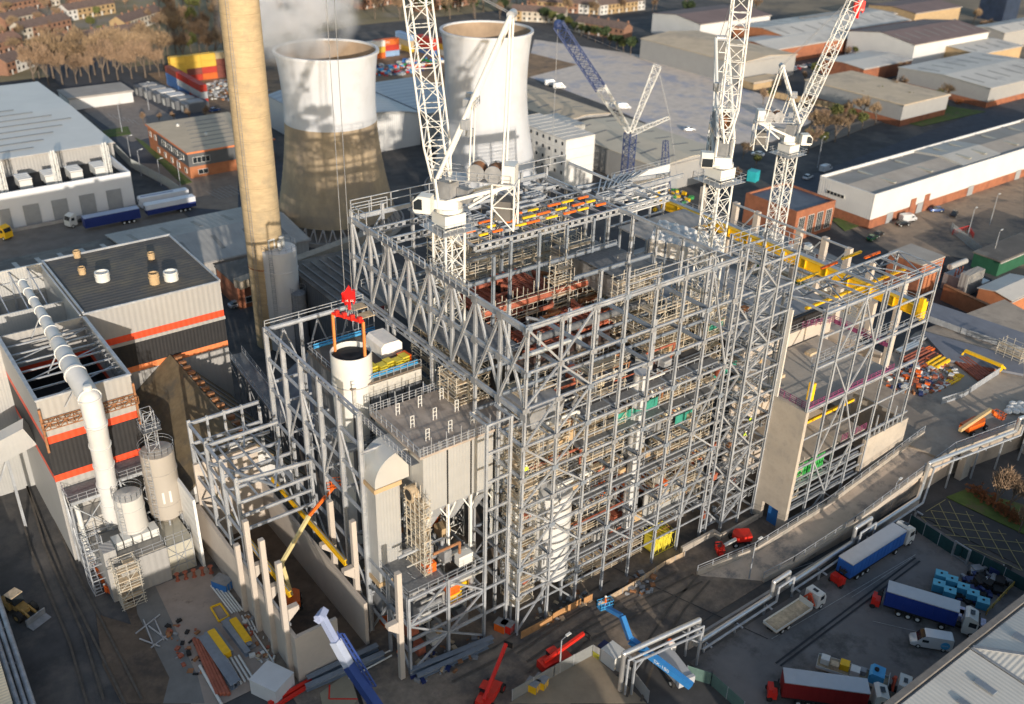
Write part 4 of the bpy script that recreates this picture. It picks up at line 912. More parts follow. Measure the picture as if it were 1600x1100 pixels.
for y in (4.5, 10.5):
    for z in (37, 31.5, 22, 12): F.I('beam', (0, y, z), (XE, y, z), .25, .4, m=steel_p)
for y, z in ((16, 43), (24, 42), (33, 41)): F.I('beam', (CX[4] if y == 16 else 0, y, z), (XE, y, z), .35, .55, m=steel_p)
# roof grid over the rear half
F.cell('roof_beam', (9.5, 24.2, 47.2), (47, 24.2, 47.2), .35, 1.0); F.cell('roof_beam', (0, 33, 47.2), (47, 33, 47.2), .35, 1.0); F.cell('roof_beam', (0, 38, 47.0), (36, 38, 47.0), .3, .9); F.cell('roof_beam', (9.5, 28.6, 47.2), (47, 28.6, 47.2), .3, .9)
for x in [CX[0]+9.6+i*2.6 for i in range(15)]: F.I('roof_joist', (x, 24.2, 47.4), (x, 42 if x < 37 else 34, 47.4), .22, .35)
random.seed(11)
for i in range(34):
    x = 10.5+random.random()*34; y = 25.5+random.random()*(14 if x < 35 else 7); a_, b_ = random.uniform(1.4, 3.0), random.uniform(1.2, 2.4)
    for A, B in (((x,y),(x+a_,y)),((x+a_,y),(x+a_,y+b_)),((x+a_,y+b_),(x,y+b_)),((x,y+b_),(x,y))): F.B('roof_kerb', (*A, 47.95), (*B, 47.95), .14, .45)
for i in range(24):
    y = 26+(i % 3)*1.9; x = 10.5+(i//3)*3.1+random.random(); F.B('jacking_beam', (x, y, 48.15), (x+random.uniform(1.2, 2.4), y, 48.15), .35, .28, m=orange_p if i % 2 else yellow_p)
F.I('roof_beam', (36, 34, 48), (57, 34, 46.5), .3, .6); F.I('brace', (41, 42, 49), (44, 26, 47.5), .35, .35)
for i in range(8): x = 37+i*1.3; F.I('roof_joist', (x, 30+i*.3, 48.2), (x+6, 36-i*.2, 48.0), .2, .3)
for k in range(8):
    for z in LV: F.add('gusset_plate', lambda g, x=CX[k], z=z: (g.box(x-.5, x+.5, -.26, -.23, z-.45, z+.25), g.box(x-.06, x+.06, -.3, -.27, z-.4, z+.2)), (CX[k], 0, z), .8, steel_d if (k+int(z)) % 3 else steel_p)
for y in CY:
    for z in (36, 42, 47.6): F.add('gusset_plate', lambda g, y=y, z=z: g.box(-.32, -.28, y-.55, y+.55, z-.5, z+.5), (0, y, z), .8, steel_d)
F.done()
q = MB()
q.rail([(CX[3], 0, 48.6), (XE, 0, 48.6)], 1.9, bx, .12); q.rail([(0, 42, 48.4), (XE+4, 42, 48.4)], 2.2, bx/1.5, .14); q.build('handrail', steel, r)
q = MB(); q.rail([(0, 37.5, 48.2), (0, 42, 48.2), (6, 42, 48.2)], 1.8, 2.6, .12); q.build('handrail', steel, r)
for a, b in ((33, 28), (26.5, 21), (19.5, 11)): q = MB(); q.rail([(-.7, a, 48.0), (-.7, b, 48.0)], 1.2, 1.4, .09); q.build('handrail', steel, r); q = MB(); q.bar((-.4, a, 48.0), (-.4, b, 48.0), .9, .08); q.build('walkway', grating, r)
q = MB(); q.rail([(0, 20.8, 48.1), (0, 10.6, 48.1)], 1.2, 1.5, .08); q.build('handrail', steel, r)
q = MB()
for i in range(8): q.box(CX[2]-.3, XE, 1.3, 2.6, (31.6, 26.7, 17.4, 7.1)[i % 4], (31.65, 26.75, 17.45, 7.15)[i % 4]) if i < 4 else None
q.build('walkway', grating, r)
# stair tower at the right corner
r = thing('steel_stair_tower', 'tall steel stair tower with zigzag flights at the right corner of the main frame', 'stair tower', (44, 2, 0)); F = Frame(r)
ys = (-.8, 5.2)
for x in (40.2, 44.2, 47.8):
    for y in ys: F.I('column', (x, y, 0), (x, y, 47.6 if x > 41 else 49), .38 if x < 41 else .3, .4, .06)
for i in range(11):
    z = 1.5+i*4.5
    for y in ys: F.I('beam', (40.2, y, z), (47.8, y, z), .22, .3)
    for x in (40.2, 44.2, 47.8): F.I('beam', (x, ys[0], z), (x, ys[1], z), .25, .35)
    if i < 10:
        a, b = ((40.2, 44.2) if i % 2 == 0 else (44.2, 40.2)); F.I('brace', (a, ys[0], z+.2), (b, ys[0], z+4.3), .22, .25)
        F.I('brace', (36.4, ys[0]+1, z+.2) if i % 2 else (40, ys[0]+1, z+.2), (40, ys[0]+1, z+4.3) if i % 2 else (36.4, ys[0]+1, z+4.3), .24, .24)
        F.I('beam', (36.4, .2, z), (40.2, .2, z), .25, .3)
F.done()
for i in range(20):
    z = 1.5+i*2.25; q = MB(); xa, xb = (40.8, 46.8) if i % 2 == 0 else (46.8, 40.8); yy = .6 if i % 2 == 0 else 2.6
    for s in (-.55, .55): q.bar((xa, yy+s, z), (xb, yy+s, z+2.25), .06, .3); q.bar((xa, yy+s, z+1.0), (xb, yy+s, z+3.25), .06); q.bar((xa, yy+s, z+.5), (xb, yy+s, z+2.75), .05)
    for k in range(11): t = (k+.5)/11; q.bar((xa+(xb-xa)*t, yy-.55, z+2.25*t), (xa+(xb-xa)*t, yy+.55, z+2.25*t), .3, .05)
    q.rail([(xb, -.4, z+2.25), (xb+(.9 if xb > 44 else -.6), -.4, z+2.25), (xb+(.9 if xb > 44 else -.6), 4.6, z+2.25)], 1.1, 1.2, .06); q.build('stair_flight', steel, r)
for i in range(10): q = MB(); q.box(46.9, 47.7, -.3, 4.9, 3.6+i*4.5, 3.7+i*4.5); q.box(40.3, 40.9, -.3, 4.9, 1.4+i*4.5, 1.5+i*4.5); q.build('landing', grating, r)
q = MB(); q.rail([(40.2, -.8, 47.4), (47.8, -.8, 47.4), (47.8, 5.2, 47.4), (40.2, 5.2, 47.4), (40.2, -.8, 47.4)], 1.5, 1.9, .1); q.build('handrail', steel, r)

# ------------------------------------------------------------------ plant inside the frame
random.seed(5)
def scaf(lab, x0, x1, y0, y1, z0, z1, lift=2.0, bay=2.2, dens=.85, grp=None, full=True):
    r = thing('scaffold', lab, 'scaffold', ((x0+x1)/2, (y0+y1)/2, z0), 0, grp); q = MB(); b = MB()
    nx = max(1, round((x1-x0)/bay)); ny = max(1, round((y1-y0)/bay)); nz = max(1, int((z1-z0)/lift))
    X = [x0+(x1-x0)*i/nx for i in range(nx+1)]; Y = [y0+(y1-y0)*i/ny for i in range(ny+1)]
    for i, x in enumerate(X):
        for j, y in enumerate(Y):
            if i in (0, nx) or j in (0, ny): q.bar((x, y, z0), (x, y, z1+random.random()*1.6), .09)
    for k in range(nz+1):
        z = z0+k*lift+.1
        for zz in (z, z+.5, z+1.0):
            if random.random() < dens: q.bar((x0-.3, y0, zz), (x1+.3, y0, zz), .08)
            if random.random() < dens: q.bar((x0, y0-.3, zz), (x0, y1+.3, zz), .08)
            if random.random() < dens*.6: q.bar((x1, y0-.3, zz), (x1, y1+.3, zz), .08)
            if random.random() < dens*.6: q.bar((x0-.3, y1, zz), (x1+.3, y1, zz), .08)
        for i in range(nx):
            if random.random() < dens: b.bar((X[i], y0+.45, z+.06), (X[i+1]-.1, y0+.45, z+.06), .85, .07)
            if random.random() < .35: b.bar((X[i], y1-.45, z+.06), (X[i+1]-.1, y1-.45, z+.06), .85, .07)
        for j in range(ny):
            if random.random() < dens: b.bar((x0+.45, Y[j], z+.09), (x0+.45, Y[j+1]-.1, z+.09), .85, .07)
        if k < nz and random.random() < .6: i = random.randrange(nx); q.bar((X[i], y0-.06, z), (X[i+1], y0-.06, z+lift), .07)
    q.build('tube', scaft, r); b.build('board', plank, r); return r
gs = 'scaffolds around the boiler'
for a in (('beige scaffold bays at the right front behind the facade, upper level', 27, 36, 6, 9, 31.5, 40), ('beige scaffold bays at the right front behind the facade, middle level', 24, 36, 3.5, 6, 22.5, 30.5),
          ('scaffold in front of the cladding panels low on the right', 27, 36, 2.4, 4, 8, 21), ('scaffold climbing the back wall of the boiler pit', 12, 32, 34, 36.5, 28, 41), ('scaffold lining the right wall of the boiler pit', 33, 35.5, 18, 34, 24, 41),
          ('tall tan scaffold behind the middle columns', 21, 24, 20.5, 21.8, 34, 43), ('scaffold beside the red tube panels on the left', 3, 8, 26, 31, 24, 40), ('scaffold around the grey hopper near the front corner', 4, 10, 6, 8.5, 22, 34),
          ('scaffold low behind the front left bays', 2, 9, 6, 9, 10, 21), ('scaffold wrapped round the front corner below the filter house', .5, 3.5, 1.2, 4.5, 4, 30), ('scaffold in the dark centre below the red tubes', 14, 24, 10, 13, 14, 27), ('scaffold between the stair tower and the boiler', 36.5, 39.8, 4, 12, 4, 40),
          ('scaffold on top of the dark duct near the rear columns', 28, 33, 26, 30, 38, 43), ('scaffold low at the right behind the yellow machine', 26, 35, 8, 11, 1, 12)):
    lab, x0, x1, y0, y1, z0, z1 = a; scaf(lab, x0, x1, y0, y1, z0, z1, grp=gs)
for a in (('scaffold behind the front bays at mid height beside the white silo', 12, 19.5, 2.2, 4.4, 19, 30.5), ('scaffold in the left bays above the white silo', 2.5, 9.5, 2.4, 4.6, 22.5, 31), ('scaffold hanging behind the fourth and fifth bays near the top', 13, 19.5, 3, 5.4, 32, 36.5),
          ('scaffold standing low between the silo and the orange duct', 12.5, 19, 3.2, 5.4, 7.5, 16.5), ('scaffold standing on the ground behind the middle bays', 12, 26, 2.6, 4.4, .2, 6.5), ('tall scaffold at the far left inside the truss wall', 1.2, 3.2, 12, 20, 22, 35.5),
          ('long scaffold along the rear edge of the red tube panels', 9, 30, 21.2, 22.2, 34, 39.5), ('scaffold in front of the mottled upper duct', 26, 34.5, 12.5, 13.7, 34, 42), ('scaffold under the rear roof grid at the left', 11, 25, 36.8, 39, 34, 45), ('scaffold inside the right rear of the frame', 30, 35.5, 35, 40, 30, 45),
          ('scaffold right of the central columns above the dark deck', 26.5, 35, 7, 11.5, 31.8, 37)):
    lab, x0, x1, y0, y1, z0, z1 = a; scaf(lab, x0, x1, y0, y1, z0, z1, grp=gs, lift=1.9, bay=1.9)
r = thing('process_plant', 'dense grey and cream process equipment and pipework between the facade and the boiler', 'process plant', (18, 8, 0))
random.seed(61); cream = mat('cream_casing', (.50, .43, .30), .8, 0, .15, .6); netg = mat('teal_net', (.03, .22, .17), .9, 0, .25, 1.5)
for x0, x1, y0, y1, z0, z1, m in ((4, 9, 7, 11, 30, 33.5, cream), (9.5, 14, 7.5, 11.5, 23, 29, cream), (4, 8, 7.5, 11, 22.4, 26, cream), (27, 33, 5, 9, 27, 30, cream), (29, 32, 3.4, 5, 23, 25.6, cream), (15, 20, 6, 10, 17.6, 20.5, steel_d), (21.5, 24.5, 5, 9, 22.3, 25, steel_d), (12, 16, 4, 7, .2, 3.5, grey_clad), (20, 26, 5, 8, .2, 3, redox)):
    q = MB(); q.box(x0, x1, y0, y1, z0, z1); c_ = q.build('casing', m, r); q = MB()
    for i in range(int((x1-x0)/.9)): x = x0+.4+i*.9; q.box(x, x+.1, y0-.12, y0-.01, z0+.1, z1-.1)
    q.build('stiffener', steel_d, c_)
for x0, x1, y, z in ((17.5, 24, 2.4, 26.8), (22, 26, 2.6, 26.9), (37, 41, 5.2, 34), (41, 46, 5.4, 25), (30, 34, 2.4, 22.2)): q = MB(); q.bar((x0, y, z+.9), (x1, y, z+.9), .05, 1.6); q.build('debris_net', netg, r)
for i in range(60):
    z = random.uniform(2, 36); x = random.uniform(1, 30); y = random.uniform(1.6, 6); L = random.uniform(2, 7); rr = random.choice((.07, .1, .15, .22)); q = MB(); q.path([(x, y, z), (x+L, y, z), (x+L, y+random.uniform(-1, 2), z), (x+L, y+.5, z-random.uniform(1.5, 5))], rr, 6); q.build('pipe', random.choice((steel, steel_d, offwhite, alum, rust, redox)), r)
for i in range(70):
    x = random.uniform(1, 46); y = random.uniform(1.5, 9) if x < 36 else random.uniform(0, 4.5); z = random.choice((7.3, 12.3, 17.6, 22.3, 26.9, 31.9)) if x < 36 else 1.6+4.5*random.randrange(9); q = MB(); q.cbox((x, y, z), random.uniform(.4, 1.3), random.uniform(.4, 1.0), random.uniform(.4, 1.3), .1); q.build('equipment_box', random.choice((offwhite, redox, rust, grey_clad, cream, tan_brick, steel_d, steel_d, steel_p, plank, offwhite, redox, steel, orange_p)), r)
for i in range(40):
    x = random.uniform(1, 35); z = random.uniform(6, 34); y = random.uniform(1.8, 7); q = MB(); q.ibeam((x, y, z), (x+random.uniform(-3.5, 3.5), y+random.uniform(-1, 4), z+random.uniform(-4, 4)), .14, .18, .03); q.build('strut', random.choice((steel, steel_p, steel)), r)
r = thing('boiler', 'large boiler body with red oxide tube panels inside the main steel frame', 'boiler', (20, 22, 0))
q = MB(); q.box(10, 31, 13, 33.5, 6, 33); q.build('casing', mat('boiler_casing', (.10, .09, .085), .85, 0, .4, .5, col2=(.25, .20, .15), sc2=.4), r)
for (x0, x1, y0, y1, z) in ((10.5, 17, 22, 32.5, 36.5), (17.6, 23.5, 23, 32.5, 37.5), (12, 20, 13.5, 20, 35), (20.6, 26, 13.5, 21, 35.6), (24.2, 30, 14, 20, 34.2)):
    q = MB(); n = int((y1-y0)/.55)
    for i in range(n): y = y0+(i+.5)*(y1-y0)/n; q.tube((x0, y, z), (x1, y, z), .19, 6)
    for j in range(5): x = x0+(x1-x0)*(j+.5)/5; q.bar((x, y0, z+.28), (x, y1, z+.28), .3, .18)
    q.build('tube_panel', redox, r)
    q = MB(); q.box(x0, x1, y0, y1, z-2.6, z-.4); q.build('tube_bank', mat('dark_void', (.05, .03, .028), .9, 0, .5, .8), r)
for i in range(44):
    z = random.uniform(8, 39); ax = random.random() < .55; rr = random.choice((.12, .18, .25, .4)); m = random.choice((redox, steel, steel_d, alum, redox, steel_d, rust))
    q = MB()
    if ax: y = random.uniform(2.5, 12.5) if random.random() < .6 else random.uniform(14, 34); x = random.uniform(1, 22); L = random.uniform(5, 13); q.path([(x, y, z), (x+L, y, z), (x+L, y, z-random.uniform(1, 4))], rr, 8, )
    else: x = random.uniform(2, 33); y = random.uniform(3, 14); L = random.uniform(4, 15); q.path([(x, y, z), (x, y+L, z), (x+1.5, y+L, z)], rr, 8)
    q.build('pipe', m, r)
for i in range(40):
    x = random.uniform(3, 33); y = random.uniform(2.5, 12); z = random.choice((31.9, 27.0, 22.3, 17.6, 12.3, 7.3)); q = MB(); s = random.uniform(.7, 2.2); q.cbox((x, y, z), s, random.uniform(.6, 1.8), random.uniform(.6, 1.9), random.choice((0, .1)))
    q.build('equipment_box', random.choice((offwhite, steel_d, grey_clad, steel_p, tan_brick, redox, plank, tan_brick, steel)), r)
for z, x0, x1, y0, y1 in ((31.6, 10, 36, 2.6, 12), (26.7, 2, 20, 4, 12.5), (22.1, 8, 36, 3, 12.5), (17.4, 14, 36, 3, 12.5), (12.1, 4, 36, 4, 12.5), (7.1, 12, 36, 3, 12.5), (37.2, 0.5, 9, 12, 41), (41.5, 28, 36, 14, 24)):
    q = MB(); q.box(x0, x1, y0, y1, z, z+.08); q.build('floor_plate', grating if z != 31.6 else mat('dark_deck', (.07, .068, .07), .9, 0, .4, .6), r)
    for t in (0, 1): q = MB(); q.rail([(x0, (y0, y1)[t], z), (x1, (y0, y1)[t], z)], 1.1, 1.6, .06); q.build('handrail', steel, r)
q = MB(); q.extr([(3, 34), (9, 34), (7.5, 27), (4.5, 27)], 3, 9); q.build('hopper', steel_d, r)
for i in range(26): x, y = 10+(i*7) % 19+random.random(), 14+(i*5) % 18; z = 34.6+random.random()*3.5; q = MB(); q.path([(x, y, z), (x+random.uniform(2, 5), y, z), (x+3, y+random.uniform(1, 4), z), (x+3, y+2, z-2.5)], random.choice((.16, .24, .32)), 8); q.build('pipe', (redox, rust, redox, steel_d)[i % 4], r)
for i, (y, z, s) in enumerate(((12, 38, 1), (21.5, 38.4, 1), (23, 33.4, 1))): q = MB(); q.tube((9, y, z), (31, y, z), .55, 12); q.build('header_pipe', redox if i else dgrey_clad, r, smooth=True)
q = MB(); q.prism([(28, 14), (35.5, 14), (35.5, 30), (28, 30)], 38, 41.2); q.build('upper_duct', mat('mottled_steel', (.23, .225, .22), .6, .2, .35, .8), r)
q = MB(); n = 12
for i in range(n):
    for j in range(5): x = 30+i*2.2; y = 24+j*1.5; 
# sheeted load
r2 = thing('sheeted_roof', 'crumpled white sheeting over the duct right of the roof grid', 'sheeting', (52, 30, 36)); random.seed(9)
def cloth(q, A, B, C, D, nu, nv, amp):
    vs = []
    for i in range(nu+1):
        for j in range(nv+1):
            a = Vector(A).lerp(Vector(B), i/nu); b = Vector(D).lerp(Vector(C), i/nu); p = a.lerp(b, j/nv); e = 1 if 0 < i < nu and 0 < j < nv else .3
            vs.append(p+Vector((random.uniform(-.1,.1), random.uniform(-.1,.1), amp*e*(math.sin(i*1.1+j*.7)+math.sin(j*1.7-i*.8)+random.uniform(-.6,.6))/2)))
    q.add(vs, [(i*(nv+1)+j, (i+1)*(nv+1)+j, (i+1)*(nv+1)+j+1, i*(nv+1)+j+1) for i in range(nu) for j in range(nv)])
q = MB(); A, B, C_, D = P(1015,372,38), P(1122,398,38), P(1135,372,38), P(1030,342,38)
cloth(q, A, B, C_, D, 40, 14, .5); lo = Vector((0,0,-3)); cloth(q, A+lo*.9, B+lo*.9, B, A, 40, 4, .3); q.build('sheet', tarp, r2, smooth=True)
q = MB()
for t in (0, .25, .5, .75, 1): p = A.lerp(B, t); q.bar(p, (p.x, p.y, 20), .3)
for z in (35, 31): q.bar((A.x, A.y, z), (B.x, B.y, z), .3)
q.build('support_frame', steel_p, r2)
r2 = thing('scaffold_cover', 'loose beige sheeting over scaffold in the middle of the frame', 'sheeting', P(985,432,38)); q = MB(); cloth(q, P(968,432,40), P(1003,448,40), P(1006,440,38), P(972,420,38), 8, 5, 1.0); q.build('sheet', tarp, r2)
# big vessels and ducts behind the facade
def vessel(name, lab, c, rr, z0, z1, m, cat='vessel', hoops=5, n=28):
    r = thing(name, lab, cat, (c[0], c[1], 0)); q = MB(); c = Vector((c[0], c[1], 0)); q.lathe(c, [(0, z0), (rr, z0), (rr, z1), (rr*.5, z1+.5), (0, z1+.6)], n); q.build('shell', m, r, smooth=True)
    q = MB()
    for i in range(hoops): z = z0+(z1-z0)*(i+.5)/hoops; q.lathe(c, [(rr, z), (rr+.1, z), (rr+.1, z+.2), (rr, z+.2)], n)
    q.build('hoop', m, r)
    if z0 > .5:
        q = MB()
        for i in range(5): an = i*1.2566; q.bar(c+Vector((math.cos(an)*rr*.85, math.sin(an)*rr*.85, 0)), c+Vector((math.cos(an)*rr*.85, math.sin(an)*rr*.85, z0)), .3)
        q.build('leg_frame', steel, r)
    return r
vessel('reagent_silo', 'big white silo standing behind the left bays of the facade', (8.6, 4.2), 2.9, 4.5, 19, mat('silo_white', (.55, .555, .55), .45, 0, .08, .3, streak=.3), cat='silo')
vessel('reactor_column', 'slim white column at the front corner of the main frame', (1.6, 3.2), 1.15, 3, 21, mat('silo_white', (.66, .66, .64)), cat='column vessel', hoops=9)
r2 = thing('vertical_duct', 'light grey round duct dropping through the middle of the facade', 'duct', (21.9, 2.3, 0))
for z0, z1, rr in ((28.6, 34, 1.1), (20.8, 27.6, 1.05), (10.5, 19.8, .9), (7.5, 10, .8)):
    q = MB(); q.lathe((21.9, 2.3, 0), [(0, z0), (rr, z0), (rr*(1 if z1 > 20 else .8), z1), (0, z1)], 24); q.build('duct_section', mat('duct_grey', (.50, .51, .52), .5, .1, .05, .5), r2, smooth=True)
r2 = thing('orange_duct', 'orange brown primed duct lying across the lower middle of the facade', 'duct', (34, 6, 10)); q = MB(); q.box(22, 40, 4.6, 8.5, 10.3, 12.2); q.build('casing', mat('orange_primer', (.42, .13, .05), .75, 0, .15, .6), r2); q = MB()
for i in range(12): x = 22.4+i*1.55; q.box(x, x+.2, 4.35, 8.7, 10.1, 12.5)
q.build('stiffener', mat('orange_primer', (.42, .13, .05)), r2)
q = MB(); q.ball((19.5, 7, 13), 1.9, 16); q.build('dome', orange_p, r2, smooth=True)
r2 = thing('cladding_panels', 'light grey ribbed cladding panels low behind the facade', 'wall panel', (31, 3, 5)); 
for x0, x1, m in ((25.6, 27.6, silver_clad), (28.0, 34.4, silver_clad)): q = MB(); q.box(x0, x1, 2.6, 2.85, 5, 12); q.build('panel', m, r2)
q = MB(); q.bar((28.2, 2.5, 6), (32.5, 2.5, 11.5), .15); q.bar((28.2, 2.5, 11.5), (34.2, 2.5, 11.8), .15); q.build('rod', steel, r2)
r2 = thing('yellow_plant', 'bright yellow caged machine at the foot of the facade', 'machine', (30, 1.5, 0)); q = MB(); q.box(27.2, 31.2, 1.2, 3.2, .3, 2.8); q.build('body', yel_l, r2)
q = MB(); lattice(q, (26.9, 2.2, 1.6), (31.5, 2.2, 1.6), 2.9, 1.1, .07, .05); q.build('cage', yel_l, r2)
# ================================================================== MIDDLE FRAME (left of the main one)
r = thing('middle_steel_frame', 'medium open steel frame left of the main frame, holding the grey filter hall', 'steel frame', (-8, 25, 0)); F = Frame(r)
my = [12.2+i*5.36 for i in range(6)]
for i, y in enumerate(my):
    F.I('column', (-16, y, 0), (-16, y, 36), .42, .62, .07, flip=True)
    if i < 5:
        y2 = my[i+1]; F.cell('edge_beam', (-16, y, 35.7), (-16, y2, 35.7), .4, .8)
        for z in (20.5, 26, 31): F.I('beam', (-16, y, z), (-16, y2, z), .3, .4)
        F.I('brace', (-16, y, 20.7), (-16, y2, 30.8), .2, .2) if i % 2 == 0 else F.I('brace', (-16, y2, 20.7), (-16, y, 30.8), .2, .2)
        F.I('beam', (-16, y, 13), (-16, y2, 13), .3, .4); F.I('brace', (-16, y, 7), (-16, y2, 13), .2, .2)
for x in (-10.6, -5.3, -.4):
    F.I('column', (x, 39, 0), (x, 39, 36), .4, .45, .06)
for a, b in ((-16, -10.6), (-10.6, -5.3), (-5.3, -.4)):
    F.T('beam', (a, 39, 35.6), (b, 39, 35.6), .35); F.I('beam', (a, 39, 27), (b, 39, 27), .3, .4); F.B('brace', (a, 39, 27.3), ((a+b)/2, 39, 35), .2); F.B('brace', (b, 39, 27.3), ((a+b)/2, 39, 35), .2)
for y in my[:-1]:
    F.cell('edge_beam', (-.5, y, 35.7), (-.5, y+5.36, 35.7), .4, .7)
F.I('column', (-11.5, 12.2, 0), (-11.5, 12.2, 30), .35, .4); F.I('column', (-.5, 20, 0), (-.5, 20, 36), .4, .4); F.I('column', (-.5, 30, 0), (-.5, 30, 36), .4, .4)
for z in (30, 26, 20.5, 13, 7): F.I('beam', (-16, 12.2, z), (-11.5, 12.2, z), .3, .4); F.I('brace', (-16, 12.2, z-4), (-11.5, 12.2, z), .2, .2)
for i in range(5): y = my[i]; F.I('beam', (-16, y+1, 20.5), (-11.8, y+1, 20.5), .25, .3); F.I('beam', (-16, y+1, 26), (-11.8, y+1, 26), .25, .3)
F.done()
q = MB(); q.rail([(-16, 39, 36.1), (-.4, 39, 36.1)], .9, 5.2, .1); q.rail([(-15, 12.5, 20.8), (-15, 39, 20.8)], 1.1, 2, .06); q.rail([(-15, 18, 26.2), (-15, 30, 26.2)], 1.1, 2, .06); q.build('handrail', steel, r)
r = thing('filter_hall', 'dark clad hall with people and yellow crates on its flat roof', 'building', (-5.6, 28, 0))
q = MB(); q.box(-11.6, -.9, 22.3, 34.8, 8, 32.6); q.build('wall', dgrey_clad, r)
q = MB(); q.box(-11.8, -.8, 22.1, 35, 32.62, 32.85); q.build('roof', mat('brown_deck', (.15, .12, .095), .8, 0, .25, .4), r)
q = MB()
for y in (22.2, 34.9): q.rail([(-11.7, y, 32.85), (-.9, y, 32.85)], 1.1, 1.1, .06)
q.rail([(-11.7, 22.2, 32.85), (-11.7, 34.9, 32.85)], 1.1, 1.4, .06); q.build('handrail', steel, r)
for y in (22.6, 34.4): q = MB(); q.tube((-11, y, 33.3), (-1.2, y, 33.3), .2, 8); q.tube((-11, y, 33.75), (-1.2, y, 33.75), .1, 8); q.build('pipe', lblue_p, r)
q = MB(); q.bar((-11.6, 22.15, 31.6), (-.9, 22.15, 31.6), .06, 1.8); q.build('debris_net', mat('pale_net', (.42, .41, .38), .9, 0, .2, 2), r)
q = MB(); [q.bar((-9+i*2.7, 22.2, 12), (-9+i*2.7, 22.2, 30.6), .15, .06) for i in range(4)]; q.build('joint_cover', blackm, r)
def crate(lab, c, s, m, grp=None, name='crate'):
    r = thing(name, lab, 'crate', c, 0, grp); q = MB(); q.cbox(c, s[0]*.92, s[1]*.92, s[2]*.94, .1); q.build('body', m, r)
    q = MB(); e = 1.0
    for sx in (-.5, 0, .5):
        for sy in (-.5, .5): q.cbox((c[0]+sx*s[0]*.95, c[1]+sy*s[1]*.93, c[2]), .1, .08, s[2], .1)
    q.cbox((c[0], c[1], c[2]+s[2]*.95), s[0], s[1], .07, .1); q.build('frame', m, r); return r
for i in range(6):
    crate('%s yellow bag crate from the left in the row on the filter hall roof' % ORD[i], (-8.4+i*1.25, 24.2+(i % 2)*.5, 32.86), (1.1, 1.3, .95), yel_l, 'yellow crates on the filter hall roof')
crate('orange bagged bundle beside the pale tank on the filter hall roof', (-1.9, 25.0, 32.86), (1.4, 1.6, .9), orange_p)
r = thing('rooftop_tank', 'cream box shaped machine cover at the right end of the filter hall roof', 'machine', (-2.6, 28.5, 32.86)); q = MB(); q.extr([(-4.4, 32.9), (-4.4, 34.6), (-3.9, 35.1), (-1.6, 35.1), (-1.1, 34.6), (-1.1, 32.9)], 26.8, 31.2); q.build('cover', tarp, r)
r = thing('work_platform', 'two small timber decked staging platforms at the back corner of the middle frame', 'platform', (-2, 37, 34)); q = MB(); q.box(-3.6, -.9, 36.8, 38.6, 35.9, 36); q.box(-3.2, -.7, 34.9, 36.6, 35.3, 35.4); q.build('board', plank, r); q = MB(); q.rail([(-3.6, 38.6, 36), (-3.6, 34.9, 35.8)], 1, 1, .05); [q.bar((x, y, 32.8), (x, y, 36), .1) for x in (-3.5, -.9) for y in (35, 36.7, 38.5)]; q.build('frame', steel, r)
# white absorber tank with dark mouth and the orange lifting frame
tcx, tcy = -10.6, 21.4
tc_ = P(548, 548, 37.0)
r = thing('absorber_stack', 'thick open topped white pipe standing in the middle frame with dark mouth', 'tank', (tc_.x, tc_.y, 0)); c = Vector((tc_.x, tc_.y, 0))
q = MB(); q.lathe(c, [(2.55, 24), (2.75, 30), (2.75, 37.0), (2.65, 37.0), (2.65, 36.2)], 40); q.lathe(c, [(2.2, 6), (2.2, 24), (2.55, 24)], 40); q.build('shell', offwhite, r, smooth=True)
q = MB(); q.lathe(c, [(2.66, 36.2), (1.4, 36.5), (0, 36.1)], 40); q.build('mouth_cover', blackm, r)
q = MB(); q.lathe(c, [(2.75, 32.5), (2.83, 32.5), (2.83, 32.62), (2.75, 32.62)], 40); q.bar(c+Vector((1.5,-2.3,25)), c+Vector((1.5,-2.3,29)), .12, .5); q.build('seam', steel, r)
q = MB(); q.rail([c+Vector((-3,-3,24)), c+Vector((3,-3,24)), c+Vector((3,3,24))], 1.1, 1.5, .06); q.cbox(c+Vector((0,0,23.8)), 6, 6, .1); q.build('platform', steel, r)
r = thing('lifting_portal', 'orange portal lifting frame hanging over the mouth of the white pipe', 'lifting frame', c+Vector((0,0,36)))
q = MB(); a = c+Vector((-1.2, 2.2, 0)); b = c+Vector((.9, -2.2, 0))
for p in (a, b): q.bar(p+Vector((0,0,36.2)), p+Vector((0,0,42)), .3)
q.build('leg', mat('orange_steel', (.60, .20, .05), .7), r)
q = MB(); q.bar(a+Vector((0,0,42)), b+Vector((0,0,42)), .35); [q.bar(a.lerp(b, t)+Vector((0,0,41.8)), a.lerp(b, t)+Vector((0,0,42.6)), .5) for t in (.15, .4, .65, .9)]; q.build('beam', red_p, r)
